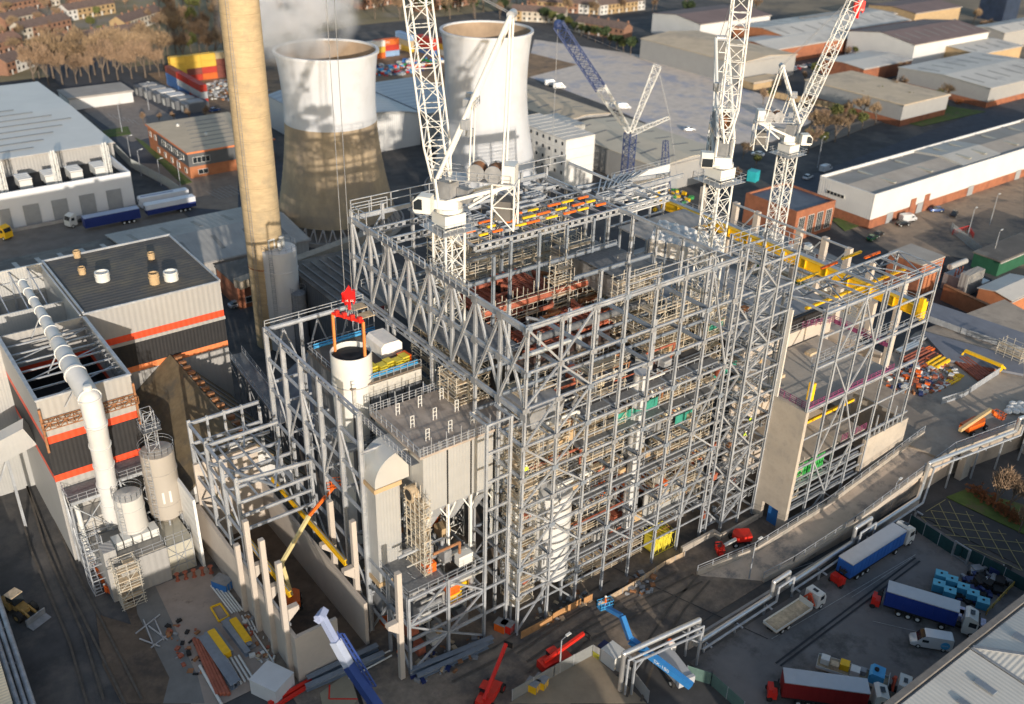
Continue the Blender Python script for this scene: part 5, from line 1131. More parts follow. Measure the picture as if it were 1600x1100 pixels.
# grey filter house with deck
r = thing('filter_house', 'big light grey filter house with brown flat deck and white posts beside the main frame', 'filter house', (-3.5, 12, 0))
fx0, fx1, fy0, fy1 = -10.7, 3.7, 6.3, 18
q = MB(); q.box(fx0, fx1, fy0, fy1, 21.9, 30.6); q.build('casing', silver_clad, r)
q = MB(); q.box(fx0-.6, fx1+.2, fy0-.3, fy1+.3, 30.62, 30.95); ro = q.build('deck', mat('deck_brown', (.40, .34, .29), .5, .1, .25, .35, col2=(.28, .235, .20), sc2=.3), r)
q = MB(); q.box(fx0-1.9, fx0-.62, fy0-.3, fy1+.3, 30.2, 30.3); q.build('walkway', grating, r)
q = MB(); q.rail([(fx0-1.9, fy1+.3, 30.3), (fx0-1.9, fy0-.3, 30.3)], 1.2, 1.0, .07, 3); q.rail([(fx0-.5, fy0-.3, 30.95), (fx1, fy0-.3, 30.95)], 1.2, 1.0, .07, 3); q.rail([(fx0-.5, fy1+.3, 30.95), (fx1, fy1+.3, 30.95)], 1.2, 1.0, .07, 3); q.rail([(fx0-.5, fy1, 30.95), (fx0-.5, fy0, 30.95)], 1.2, 1.3, .07); q.build('handrail', steel, r)
for i in range(3):
    for j in range(3):
        p = (fx0+2+i*3.4, fy0+2.4+j*3.6, 30.95); q = MB(); q.rail([(p[0], p[1], p[2]), (p[0]+.5, p[1], p[2])], 1.7, .5, .09, 3); q.build('lifting_post', offwhite, ro)
q = MB()
for i in range(14): q.bar((fx0+i*1.1, fy0-.3, 30.9), (fx0+i*1.1, fy0-.3, 33.4 if i % 2 else 32.4), .08); q.bar((fx0+i*1.1, fy1+.3, 30.9), (fx0+i*1.1, fy1+.3, 33 if i % 2 else 32.2), .08)
q.build('edge_pole', steel, r)
q = MB()
for x in (fx0+3.6, fx0+7.2, fx0+10.8): q.bar((x, fy0-.03, 22), (x, fy0-.03, 30.5), .22, .05)
q.build('joint_cover', blackm, r)
for i in range(4):
    for j in range(3):
        x, y = fx0+1.8+i*3.6, fy0+2+j*3.9; q = MB(); 
        vs = [(x-1.75, y-1.9, 21.85), (x+1.75, y-1.9, 21.85), (x+1.75, y+1.9, 21.85), (x-1.75, y+1.9, 21.85), (x-.3, y-.3, 17.8), (x+.3, y-.3, 17.8), (x+.3, y+.3, 17.8), (x-.3, y+.3, 17.8)]
        q.add(vs, [(4,5,1,0), (5,6,2,1), (6,7,3,2), (7,4,0,3), (7,6,5,4)]); q.build('hopper', steel, r)
F = Frame(r)
for i in range(5):
    for y in (fy0+.2, fy1-.2):
        x = fx0+.2+i*3.55; F.I('leg', (x, y, 13), (x, y, 21.8), .3, .35, m=white_p)
        if i < 4: F.B('knee_brace', (x, y, 19.5), (x+1.2, y, 21.6), .16, m=white_p); F.B('knee_brace', (x+3.55, y, 19.5), (x+2.35, y, 21.6), .16, m=white_p)
F.done()
scaf('pinkish scaffold at the rear right corner of the filter house deck', -1.2, 2.5, 13, 17, 30.95, 34.5, lift=1.6, bay=1.8)
r = thing('access_steelwork', 'low open steel frame carrying stairs and ducts below the filter house', 'steel frame', (-9, 9, 0)); F = Frame(r)
PX = [-15.7, -9.7, -3.9]; PY = [2.4, 7.5, 12.5, 17.5]; PZ = [4.2, 8.6, 13]
for i, x in enumerate(PX):
    for j, y in enumerate(PY):
        F.I('column', (x, y, 0), (x, y, 35 if (i == 2 and j == 0) else 13.4), .36, .42, .06)
        if i < 2:
            for z in PZ: F.I('beam', (x, y, z), (PX[i+1], y, z), .3, .42)
            F.I('beam', (x, y, 6.2), (PX[i+1], y, 6.2), .2, .25)
        if j < 3:
            for z in PZ: F.I('beam', (x, y, z), (x, PY[j+1], z), .3, .42)
F.I('column', (-.2, 2.4, 0), (-.2, 2.4, 35), .36, .4, .06)
for z in (4.2, 8.6, 13, 17.4, 21.8, 26.2, 30.6, 34.8): F.I('beam', (-3.9, 2.4, z), (-.2, 2.4, z), .25, .35)
for z in (34.8,): F.I('beam', (-3.9, 2.4, z), (-3.9, 6, z), .25, .35); F.I('beam', (-.2, 2.4, z), (-.2, 6, z), .25, .35)
for a, za, b, zb in ((0,.3,1,4.2),(1,4.2,0,8.6),(1,4.2,2,8.6),(0,8.6,1,13),(2,8.6,1,13),(2,.3,1,4.2)): F.I('brace', (PX[a], 2.4, za), (PX[b], 2.4, zb), .22, .25)
for j in range(3): F.I('brace', (-15.7, PY[j], .3 if j % 2 == 0 else 8.4), (-15.7, PY[j+1], 8.4 if j % 2 == 0 else .3), .22, .25)
for i in range(5): F.I('beam', (-9.7, 3+i*1.2, 8.7), (-3.9, 3+i*1.2, 8.7), .18, .2)
F.done()
for z in PZ[1:]:
    q = MB(); q.box(-15.3, -10, 3, 12, z+.25, z+.32); q.build('deck', grating, r)
    q = MB(); q.rail([(-15.6, 2.4, z+.3), (-15.6, 12.5, z+.3)], 1.1, 1.5, .06); q.rail([(-15.6, 2.4, z+.3), (-3.9, 2.4, z+.3)], 1.1, 1.5, .06); q.rail([(-10, 7.4, z+.3), (-10, 12.5, z+.3)], 1.1, 1.5, .06); q.build('handrail', steel, r)
for i in range(3):
    q = MB(); x0 = -14.5+i*.6; z0 = PZ[0]+i*2.2-2
    for s in (0, .9): q.bar((-13.6, 5+s+i*1.3, 13-i*4.3), (-9.8, 5+s+i*1.3, 8.7-i*4.3), .07, .3); q.bar((-13.6, 5+s+i*1.3, 14-i*4.3), (-9.8, 5+s+i*1.3, 9.7-i*4.3), .05)
    for k in range(12): t = (k+.5)/12; q.bar((-13.6+3.8*t, 5+i*1.3, 13-i*4.3-4.3*t), (-13.6+3.8*t, 5.9+i*1.3, 13-i*4.3-4.3*t), .26, .04)
    q.build('stair_flight', steel, r)
random.seed(21)
for i in range(26):
    x, y, z = random.uniform(-14, -4), random.uniform(4, 15), random.choice((.1, 4.5, 8.9, 13.3)); q = MB(); q.cbox((x, y, z), random.uniform(.8, 2.4), random.uniform(.6, 1.8), random.uniform(.7, 2.2)); q.build('equipment_box', random.choice((steel_d, redox, tan_brick, offwhite, grey_clad, orange_p, yellow_p, steel)), r)
for i in range(22):
    x, y, z = random.uniform(-15, -8), random.uniform(3.2, 15), random.uniform(3, 17); L = random.uniform(3, 8); q = MB(); q.path([(x, y, z), (x+L, y, z), (x+L, y, z-2.5)], random.choice((.12, .2, .35)), 8); q.build('pipe', random.choice((steel, alum, rust, steel_d)), r)
r = thing('curved_duct', 'tall pale duct with rounded top standing left of the filter house', 'duct', (-14, 11, 0))
q = MB(); q.box(-15.7, -12.2, 9.6, 13.4, 9.8, 26.0); q.build('shaft', silver_clad, r)
q = MB(); arc = [(-15.8, 26.02)]+[(-11.9+3.9*math.cos(math.pi-a*math.pi/24), 26.5+3.9*math.sin(math.pi-a*math.pi/24)) for a in range(13)]+[(-10.9, 30.4), (-10.9, 26.02)]
q.extr(arc, 9.4, 13.6); q.build('curved_hood', mat('hood_silver', (.52, .52, .5), .4, .3, .05, .3, stripe=(.4, 'y')), r)
q = MB(); q.box(-15.95, -12.0, 9.35, 13.65, 25.3, 25.95); q.build('flange', tan_brick, r); q = MB(); q.box(-15.9, -12.1, 9.45, 13.55, 9.9, 10.6); q.build('flange', tan_brick, r)
q = MB(); q.box(-15.2, -12.7, 10.1, 12.9, 4, 9.75); q.build('transition', steel_d, r)
r = thing('fan_casing', 'round beige fan casing with dark centre between the duct and the filter house', 'fan', (-11.2, 8.6, 22)); q = MB(); q.tube((-11.9, 8.0, 24.4), (-10.9, 8.0, 24.4), 1.15, 20); q.build('casing', plank, r); q = MB(); q.tube((-11.95, 8.0, 24.4), (-11.88, 8.0, 24.4), .75, 16); q.build('inlet', blackm, r)
scaf('narrow scaffold between the curved duct and the filter house', -11.8, -10.9, 4.6, 8.8, 13.3, 25, lift=1.8, bay=1.2)
for x, y, lab in ((-15.0, 9.2, 'first orange bracket lamp on the base of the curved duct'),): pass
# ------------------------------------------------------------------ small frame and waste bunker
r = thing('small_steel_frame', 'smaller open steel frame over the concrete bunker at the left', 'steel frame', (-22, 35, 0)); F = Frame(r)
SY = [26.3, 31.5, 36.8, 43.2]
for y in SY:
    F.I('column', (-27.3, y, 0), (-27.3, y, 22.4), .4, .5, .07, flip=True)
    F.I('column', (-16.6, y, 12), (-16.6, y, 21), .35, .45, .06)
for i in range(3):
    for z, w_ in ((21.8, .35), (18.2, .25), (12.8, .3), (8.2, .25)): F.I('beam', (-27.3, SY[i], z), (-27.3, SY[i+1], z), w_, .4)
    F.I('brace', (-27.3, SY[i], 12.8), (-27.3, SY[i+1], 8.2), .2, .22); F.I('brace', (-27.3, SY[i+1], 18.2), (-27.3, SY[i], 12.8), .2, .22)
F.I('brace', (-27.4, 26.3, 8), (-28.6, 22, 0), .2, .2)
for y in (26.3, 29.7, 33.1, 36.5, 40, 43.2):
    F.I('roof_beam', (-27.3, y, 18.3), (-16.6, y, 18.3), .28, .45)
    if y in (26.3, 36.5, 43.2): F.I('roof_beam', (-27.3, y, 21.8), (-16.6, y, 20.8 if y == 26.3 else 21.8), .34, .5)
for z in (16, 13.6): F.I('beam', (-27.3, 26.3, z), (-16.6, 26.3, z), .3, .42)
for x in (-24.6, -22, -19.3): F.I('roof_beam', (x, 26.3, 18.5), (x, 43.2, 18.5), .22, .3); F.I('column', (x, 43.2, 0), (x, 43.2, 22.2), .3, .35)
F.I('brace', (-27.3, 36.5, 18.9), (-22, 26.3, 18.9), .3, .22); F.I('brace', (-16.6, 36.5, 18.9), (-22, 26.3, 18.9), .3, .22); F.I('brace', (-22, 36.5, 19.3), (-19.3, 43.2, 19.3), .2, .2)
for y0, y1 in ((11.4, 16.3), (16.3, 21.3), (21.3, 26.3)):
    F.I('beam', (-27.8, y0, 8.6), (-27.8, y1, 8.6), .2, .3); F.I('beam', (-27.8, y0, 14), (-27.8, y1, 14), .2, .3) if y0 > 16 else None
F.done()
r = thing('waste_bunker', 'open concrete bunker with sunlit inner wall below the small steel frame', 'bunker', (-23, 23, 0))
q = MB(); q.box(-28.2, -27.7, 9.6, 43, 0, 7.8); q.build('left_wall', concrete_l, r)
q = MB(); q.box(-27.7, -22.2, 9.6, 10.1, 0, 7.9); q.build('front_wall', concrete_l, r)
q = MB(); q.extx([(10.3, 0), (43, 0), (43, 7.7), (10.3, 7.5)], -17.9, -17.4); q.build('right_wall', concrete_l, r)
q = MB(); q.box(-27.7, -17.9, 42.6, 43.1, 0, 15); q.build('back_wall', concrete_l, r)
q = MB(); q.prism([(-27.6, 10.2), (-17.95, 10.4), (-17.95, 42.5), (-27.6, 42.5)], .06, .12); q.build('floor', dirt, r)
for i, (x, y, h) in enumerate(((-28.5, 11.4, 19.3), (-28.5, 16.3, 19.5), (-28.5, 21.3, 19.2), (-28.5, 26.0, 12.0), (-17.1, 13.6, 19), (-17.1, 20, 18.2), (-16.9, 2.6, 18.1))):
    lab = ['concrete post at the front left corner of the bunker', 'concrete post second from the front along the left bunker wall', 'concrete post third from the front along the left bunker wall', 'short concrete post under the small frame on the left bunker wall', 'concrete post standing at the front end of the right bunker wall', 'concrete post further back along the right bunker wall', 'lone concrete post with bracket at the front left corner of the filter steelwork'][i]
    r = thing('concrete_post', lab, 'post', (x, y, 0), 0, 'concrete posts around the bunker'); q = MB(); q.box(x-.34, x+.34, y-.34, y+.34, 0, h); q.build('shaft', concrete_l, r)
    s = 1 if i < 4 else -1; zc = 11.6 if i < 6 else 10.4
    if h > 13: q = MB(); q.extr([(x+s*.4, zc), (x+s*1.9, zc), (x+s*1.9, zc-.6), (x+s*.4, zc-2)], y-.4, y+.4); q.build('bracket', concrete_l, r)
for (x, ya, yb, lab) in ((-18.3, 14, 37, 'yellow crane rail beam above the right bunker wall'), (-26.9, 12.8, 41.5, 'yellow crane rail beam above the left bunker wall')):
    r = thing('crane_beam', lab, 'crane beam', (x, (ya+yb)/2, 12), 0, 'crane rail beams over the bunker'); q = MB(); q.ibeam((x, ya, 12.2), (x, yb, 12.2), .45, .9, .09); q.build('beam', yellow_p, r)
    q = MB(); q.box(x-.06, x+.06, ya, yb, 12.68, 12.8); q.build('rail', steel_d, r)
# laydown by the bunker
r = None
def bundle(lab, items, m, name='steel_bundle', kind='tube', grp=None, z=.12):
    r = thing(name, lab, 'steel bundle', P(*items[0][0], z), 0, grp)
    for a, b, rr in items:
        A, B = P(*a, z+rr), P(*b, z+rr); q = MB()
        if kind == 'tube': q.tube(A, B, rr, 8)
        elif kind == 'I': q.ibeam(A, B, rr*2, rr*2, .06)
        else: q.bar(A, B, rr*2)
        q.build({'tube': 'pipe', 'I': 'girder', 'bar': 'length'}[kind], m, r)
    return r
bundle('five thin white tubes lying beside the blue compressor', [((330+i*4, 915-i*1.2), (363+i*4, 958-i*1.2), .14) for i in range(5)], offwhite)
bundle('two grey girders lying left of the yellow girder on the slab', [((315, 997), (366, 1073), .45), ((323, 990), (372, 1068), .4)], steel_p, kind='I')
bundle('long grey girder right of the shorter yellow girder on the slab', [((350, 972), (388, 1022), .4), ((334, 984), (362, 1020), .35), ((355, 968), (392, 1010), .35)], steel_p, kind='I')
bundle('yellow girder lying on the slab between grey girders', [((330, 988), (356, 1024), .5)], yellow_p, kind='bar', name='yellow_girder')
bundle('yellow girder lying nearer the bunker wall', [((364, 970), (388, 1004), .5)], yellow_p, kind='bar', name='yellow_girder')
bundle('four pale tubes fanned at the end of the slab', [((355+i*6, 1030-i*2), (377+i*6, 1068-i*3), .16) for i in range(4)], offwhite)
bundle('dark red pipes along the left edge of the slab', [((303+i*5, 998+i*2), (340+i*6, 1085), .28) for i in range(4)], redox)
bundle('thin white tubes beside the bunker wall', [((378+i*5, 962-i), (392+i*5, 990-i), .12) for i in range(3)]+[((398, 990), (428, 1035), .12)], offwhite)
bundle('long white pipe on the ground left of the red pipes', [((312, 1040), (346, 1100), .2)], offwhite)
r = thing('lifting_cradle', 'flat yellow steel frame lying on the slab', 'lifting frame', P(343, 955, .2)); q = MB(); c4 = [P(329,949,.3), P(344,943,.3), P(358,963,.3), P(342,971,.3)]
for a, b in zip(c4, c4[1:]+c4[:1]): q.bar(a, b, .22)
q.build('frame', yellow_p, r)
def box_thing(name, lab, cat, c, s, m, rz=0, extra=None):
    r = thing(name, lab, cat, c); q = MB(); q.cbox(c, s[0], s[1], s[2]*.94, rz); q.build('body', m, r); q = MB(); q.cbox((c[0], c[1], c[2]+s[2]*.95), s[0]+.12, s[1]+.12, .09, rz)
    for k in range(-1, 2): q.cbox((c[0]+k*s[0]*.33*math.cos(rz), c[1]+k*s[0]*.33*math.sin(rz), c[2]), .1, s[1]+.06, s[2]*.95, rz)
    q.build('frame', extra or m, r); return r
box_thing('site_cabin', 'white box cabin at the front left corner of the bunker', 'cabin', P(427,1078), (3.6, 4.2, 2.6), mat('cabin_pale', (.56, .57, .58), .6, 0, .06, .5), .45)
box_thing('compressor', 'blue compressor by the bunker wall', 'compressor', P(349,918), (1.8, 2.6, 1.6), blue_p, .5, steel_d)
for i in range(5): p = P(278+i*13, 908-i*3); r = thing('jacking_stand', '%s dark red stand from the left on the slab edge' % ORD[i], 'stand', p, 0, 'red stands along the slab'); q = MB(); q.lathe(p, [(.5, 0), (.2, .3), (.2, 1.2), (.4, 1.4), (0, 1.4)], 8); q.build('stand', redox, r)
# loading shovel at far left
def shovel(px, py, rz):
    c = P(px, py); r = thing('wheel_loader', 'dusty yellow wheel loader with its bucket lowered on the dark road at the left', 'loader', c, rz); O0 = OFF[r].copy(); OFF[r] = Vector((0,0,0)); ym = mat('dusty_yellow', (.30, .19, .06), .7, 0, .3, 1)
    q = MB(); q.extx([(-3, .9), (-3, 2), (-.6, 2.2), (-.6, 1.0)], -1.1, 1.1); q.extx([(-.5, 1), (-.5, 1.9), (1.6, 1.5), (1.6, .9)], -.7, .7); q.build('body', ym, r)
    q = MB(); q.extx([(-1.3, 2.2), (-1.3, 3.3), (.1, 3.3), (.3, 2.0)], -.8, .8); cb_ = q.build('cab', glass, r); q = MB(); q.box(-.9, .9, -1.4, .2, 3.32, 3.45); q.build('cab_roof', plank, cb_)
    for x in (-1.2, 1.2):
        for y in (-1.9, 1.2): q = MB(); q.tube((x-.35, y, .8), (x+.35, y, .8), .8, 18); w_ = q.build('wheel', tyre, r); q = MB(); q.tube((x-.38, y, .8), (x+.38, y, .8), .35, 12); q.build('rim', ym, w_)
    q = MB(); q.bar((-.5, 1.2, 1.6), (-.6, 3.2, .7), .25, .4); q.bar((.5, 1.2, 1.6), (.6, 3.2, .7), .25, .4); q.build('lift_arm', ym, r)
    q = MB(); q.extx([(3.1, .1), (3.1, 1.3), (3.4, 1.4), (3.3, .4), (4.4, .1)], -1.5, 1.5); q.build('bucket', steel_d, r)
shovel(33, 958, R_(-155))
r = thing('ground_frame', 'lattice of pale steel bars lying on the dirt below the low plant building', 'steel frame', P(240, 995)); q = MB()
for a, b in (((212,990),(250,960)), ((218,998),(250,1010)), ((232,978),(262,1000)), ((236,1012),(265,990)), ((224,968),(240,1008)), ((242,968),(256,1000))): q.bar(P(*a, .3), P(*b, .3), .16)
q.build('bar', steel, r)
r = thing('barrier_run', 'orange and red plastic barriers along the foot of the grey plant', 'barrier', P(150, 895)); q = MB()
for i in range(7): p = P(128+i*7, 850+i*12.5); q.cbox(p, .3, 1.4, 1.1, .25)
q.build('barrier', orange_p, r)
scaf('yellowish scaffold tower at the foot of the low plant building', *(lambda p: (p.x-1.5, p.x+1.5, p.y-1.2, p.y+1.2))(P(207,940)), .05, 6.5, lift=1.6, bay=1.3)

# ================================================================== TURBINE HALL SIDE (right)
r = thing('stair_core', 'pale concrete wall with doorway at the near left corner of the turbine hall', 'concrete wall', (48.4, -4, 0))
q = MB(); q.extx([(-7.1, 0), (-7.1, 22.8), (-.9, 22.8), (-.9, 0), (-2.4, 0), (-2.4, 3.6), (-5.6, 3.6), (-5.6, 0)], 48.0, 48.7); q.build('wall', concrete, r)
q = MB(); q.box(48.45, 48.6, -5.4, -3.4, 0, 3.5); q.build('plastic_curtain', blue_p, r)
r = thing('pale_stanchion', 'tall pale wide steel stanchion above the concrete wall at the turbine hall corner', 'column', (48.5, -.9, 22.8)); q = MB(); q.box(48.0, 48.3, -1.5, -.1, 22.82, 37.6); q.box(48.3, 48.6, -.9, -.7, 22.82, 37.6); q.build('plate', mat('pale_steel', (.55, .53, .49), .6, .1, .06, .5), r)
r = thing('turbine_hall', 'half built concrete turbine hall with cream walls and purple edged floors', 'building', (66, 10, 0))
q = MB(); q.box(48.7, 70.5, -6.6, 8, 22.1, 22.6); q.build('floor_slab', concrete, r)
q = MB(); q.box(49, 60, -6.2, 5, 12.0, 12.4); q.box(60.5, 67, -6.2, 3, 12.0, 12.4); q.build('floor_slab', concrete, r)
q = MB(); q.box(49.2, 72.5, 7.5, 7.9, 0, 22.0); q.box(60.6, 61.0, -2, 7.4, 0, 22.0); q.build('inner_wall', concrete_l, r)
q = MB(); q.box(49, 74, 8.4, 8.9, 22.1, 25.0); q.box(74, 74.4, -2, 8.9, 19.5, 22.6); q.box(49, 49.4, 3, 8.3, 22.7, 25); q.build('upstand', concrete_l, r)
q = MB(); q.box(66.8, 79, -6.9, -6.4, -.5, 10.6); q.box(78.6, 79, -6.4, 4, 0, 10.4); q.build('front_wall', concrete, r)
q = MB(); q.box(70.5, 86, 9, 62, 17, 17.5); q.box(50, 70.4, 9, 62, 19, 19.5); q.build('floor_slab', conc_grey, r)
q = MB(); q.box(50, 72, 9.2, 9.8, 19.6, 27); q.box(50, 50.6, 9.9, 40, 19.6, 27); q.build('dark_wall', black_p, r)
q = MB(); q.box(50.7, 71, 9.9, 34, 26.6, 27.1); q.box(72, 84, 14, 30, 22.0, 22.5); q.box(54, 62, 14, 26, 27.12, 27.9); q.build('roof_slab', mat('slab_roof', (.22, .23, .245), .8, 0, .15, .3), r)
q = MB(); q.rail([(48.8, -6.6, 22.6), (70.5, -6.6, 22.6)], 1.3, 1.2, .07, 4); q.rail([(48.8, -1, 22.6), (48.8, -6.6, 22.6)], 1.3, 1.2, .07, 4); q.rail([(60.5, -6.3, 12.4), (67, -6.3, 12.4)], 1.3, 1.2, .07, 4); q.rail([(74.2, -3, 24), (74.2, 8, 24), (66, 8.6, 25)], 1.3, 1.2, .07, 4); q.build('edge_protection', purple, r)
q = MB(); q.bar((48.8, -6.7, 22.9), (70.5, -6.7, 22.9), .06, .8); q.bar((74.3, -3, 24.3), (74.3, 8, 24.3), .06, .8); q.build('purple_netting', purple, r)
q = MB(); q.rail([(49, 3.2, 25), (49, 8.6, 25), (74, 8.6, 25)], 1.2, 1.6, .06); q.rail([(71, 9, 17.5), (86, 9, 17.5)], 1.2, 1.6, .06); q.build('handrail', steel, r)
q = MB(); q.bar((49, -3, 16.5), (67, -3, 16.5), .35, .5); q.build('yellow_monorail', yellow_p, r)
q = MB()
for i in range(9): q.bar((50+i*1.2, -6.0, 8.2), (50+i*1.2, 2, 8.2), .2, .3)
q.bar((49, -6.2, 8), (66.5, -6.2, 8), .3, .5); q.bar((49, -6.2, 4), (66.5, -6.2, 4), .3, .4); q.bar((49, -6.2, 6), (66.5, -6.2, 6), .2, .25); q.build('floor_steel', steel, r)
for x0, y0, z0, s in ((52, 2, 22.6, 1), (63, 4, 22.6, 1)):
    q = MB(); q.box(x0, x0+2.2, y0, y0+1.2, z0, z0+.5); q.build('stored_box', plank, r)
r = thing('green_generator', 'bright green ribbed machine on the lower floor of the turbine hall', 'machine', (54, -3, 8.3)); q = MB(); q.box(50, 57.5, -5.6, -1, 8.4, 11.4); q.build('body', green_p, r); q = MB()
for i in range(12): q.box(50.2+i*.62, 50.4+i*.62, -5.9, -5.62, 8.4, 11.6)
q.build('rib', mat('green_rib', (.06, .42, .10), .6), r); q = MB(); q.box(50, 57.4, -5.4, -1.2, 11.42, 11.6); q.build('cover', grating, r); 
scaf('scaffold in front of the green machine', 49.2, 51.6, -6.0, -4.4, 5, 12, lift=1.8, bay=1.2)
r = thing('steel_structure', 'tall slim steel skeleton of the turbine hall front at the right', 'steel frame', (62, -5, 0)); F = Frame(r)
TX = [47.6+i*4.72 for i in range(7)]; ZT = 39.6
for i, x in enumerate(TX):
    F.I('column', (x+.6, -6.9, 0 if i < 5 else 10.6), (x+.6, -6.9, ZT), .32, .36, .05)
    F.I('column', (x+.6, .6, 22.6 if i else 22.6), (x+.6, .6, ZT), .3, .35, .06) if i in (0, 6) else None
    if i < 6:
        for z, ww in ((ZT-.3, .4), (35.4, .2), (30.2, .3), (22.9, .35), (12.2, .28), (17.6, .18)): F.I('beam', (x+.6, -6.9, z), (TX[i+1]+.6, -6.9, z), ww, ww+.12)
        F.I('beam', (x+.6, -6.1, 30.3), (TX[i+1]+.6, -6.1, 30.3), .2, .3)
        F.I('roof_beam', (x+.6, .6, ZT), (TX[i+1]+.6, .6, ZT), .3, .3)
    F.I('roof_beam', (x+.6, -6.9, ZT-.2), (x+.6, .6, ZT-.1), .25, .35)
    if i < 6: F.B('roof_brace', (x+.6, -6.9, ZT-.3), (TX[i+1]+.6, .6, ZT-.3), .16) if i % 2 else F.B('roof_brace', (TX[i+1]+.6, -6.9, ZT-.3), (x+.6, .6, ZT-.3), .16)
    if i < 6: F.B('roof_brace', ((x+TX[i+1])/2+.6, .6, ZT+.1), (x+.6, .6, ZT-1.6), .18, m=steel_p); F.B('roof_brace', ((x+TX[i+1])/2+.6, .6, ZT+.1), (TX[i+1]+.6, .6, ZT-1.6), .18, m=steel_p); F.I('roof_beam', (x+.6, .6, ZT-1.7), (TX[i+1]+.6, .6, ZT-1.7), .2, .22, m=steel_p)
def br(i, za, j, zb): F.B('brace', (TX[i]+.6, -6.9, za), (TX[j]+.6, -6.9, zb), .22)
br(2, 39, 1, 30.4); br(2, 39, 3, 30.4); br(3, 30, 2, 23); br(1, 30, 2, 23); br(2, 22.8, 1, 12.4); br(2, 22.8, 3, 12.4); br(1, 12, 2, 4.2); br(3, 12, 2, 4.2); br(2, 4, 1, 0); br(2, 4, 3, 0)
for z in (2, 4.2, 6, 8.2, 10): F.I('beam', (48.9, -6.9, z), (66.5, -6.9, z), .22, .25)
for z in (8.4, 11.6): F.I('beam', (67, -6.4, z), (78.9, -6.4, z+.1), .2, .3)
for i in range(8): F.B('hanger', (68+i*1.3, -6.7, 10.6), (68+i*1.3, -6.7, 14.5 if i % 2 else 12.4), .2)
F.done()
q = MB(); q.rail([(48.2, -7, ZT), (TX[-1]+.6, -7, ZT)], 1.2, 4.72, .1); q.rail([(48.9, -6.6, 30.6), (76.4, -6.6, 30.6)], 1.1, 1.5, .06); q.rail([(48.9, -5.6, 30.6), (70, -5.6, 30.6)], 1.1, 1.5, .06); q.build('handrail', steel, r)
q = MB(); q.tube((49.5, -2.6, ZT-1.6), (74, -2.6, ZT-1.4), .28, 8); q.build('yellow_monorail', yellow_p, r)
q = MB(); q.box(49.4, 50.1, -6.4, -5.6, 24, 27); q.box(75.1, 75.8, -6.4, -5.6, 30.6, 34); q.build('yellow_bracket', yellow_p, r)
for i, (x, y, sx) in enumerate(((55, 3.5, 5), (62, 4.5, 4), (68, 5, 5), (71.5, 3.2, 4))): 
    q = MB(); q.bar((x, y, ZT-1.0), (x+sx, y, ZT-.9), .35); q.build('orange_beam', orange_p if i % 2 else yellow_p, r)
r = thing('bridge_crane_girder', 'long yellow crane girder running along the far side of the turbine hall', 'crane girder', (88.5, 32, 25)); q = MB(); q.ibeam((88.5, .5, 25.2), (88.5, 65, 25.2), 1.0, 2.0, .12)
for i in range(14): q.box(88.1, 88.9, 1+i*4.9, 1.15+i*4.9, 24.25, 26.15)
q.build('girder', yellow_p, r); q = MB(); q.rail([(89.6, .5, 26.3), (89.6, 65, 26.3)], 1.1, 2, .07); q.box(88.9, 90.2, .5, 65, 26.22, 26.3); q.build('walkway', steel, r); q = MB(); q.box(87.6, 89.2, .1, .45, 23.9, 27.2); q.build('end_plate', yellow_p, r)
for i, (y, zt) in enumerate(((50.5, 28.4), (44.6, 28.2), (33.5, 28.2), (27.3, 28.4), (21.7, 28.1), (16.3, 27.1), (9, 27), (60, 29))):
    x = 96; r = thing('portal_post', '%s pale concrete post counted from the far right crane along the turbine hall' % ORD[i], 'post', (x, y, 0), 0, 'concrete posts on the far side of the turbine hall'); q = MB(); q.box(x-.5, x+.5, y-.6, y+.6, 0, zt); q.build('shaft', concrete_l, r); q = MB(); q.box(x-2.6, x-.52, y-.5, y+.5, 22.4, 23.6); q.build('bracket', concrete_l, r)
    if i < 4: q = MB(); q.bar((x-.4, y, zt-.3), (x-.4, y-5.5 if i != 1 else y-11, zt-.3), .35); q.bar((x-.4, y, 20), (x-.4, y-5.4, zt-1), .25); q.build('tie_beam', steel, r)
    for ty in (0,): q = MB(); q.box(86.6, 87.6, y-.5, y+.5, 17.5, 24.0); q.build('inner_post', concrete_l, r)
r = thing('white_parapet_wall', 'white panelled wall edge with railings at the back right of the roof grid', 'wall', (66, 64, 20)); a = P(955, 282, 38); b = P(1046, 258, 38)
q = MB(); q.bar((a.x, a.y, 37), (b.x, b.y, 37), .4, 2.6)
for i in range(6): z = 35.2-i*1.0; q.bar((a.x+4, a.y-.1, z), (b.x, b.y-.1, z), .3, .25)
q.build('panel', white_clad, r); q = MB(); q.rail([(a.x, a.y, 38.3), (b.x, b.y, 38.3)], 1.1, 3, .08)
for t in (0, .25, .5, .75, 1): p = a.lerp(b, t); q.bar((p.x, p.y+.4, 0), (p.x, p.y+.4, 38), .4)
for z in (12, 20, 28, 33): q.bar((a.x, a.y+.4, z), (b.x, b.y+.4, z), .3)
q.ibeam((a.x, a.y-4, 37), (b.x, b.y-4, 37), .3, .8); q.build('frame', steel, r)
q = MB(); q.box(min(a.x,b.x)+2, b.x+4, b.y-10, a.y-1, 28, 28.3); q.build('floor', conc_grey, r)
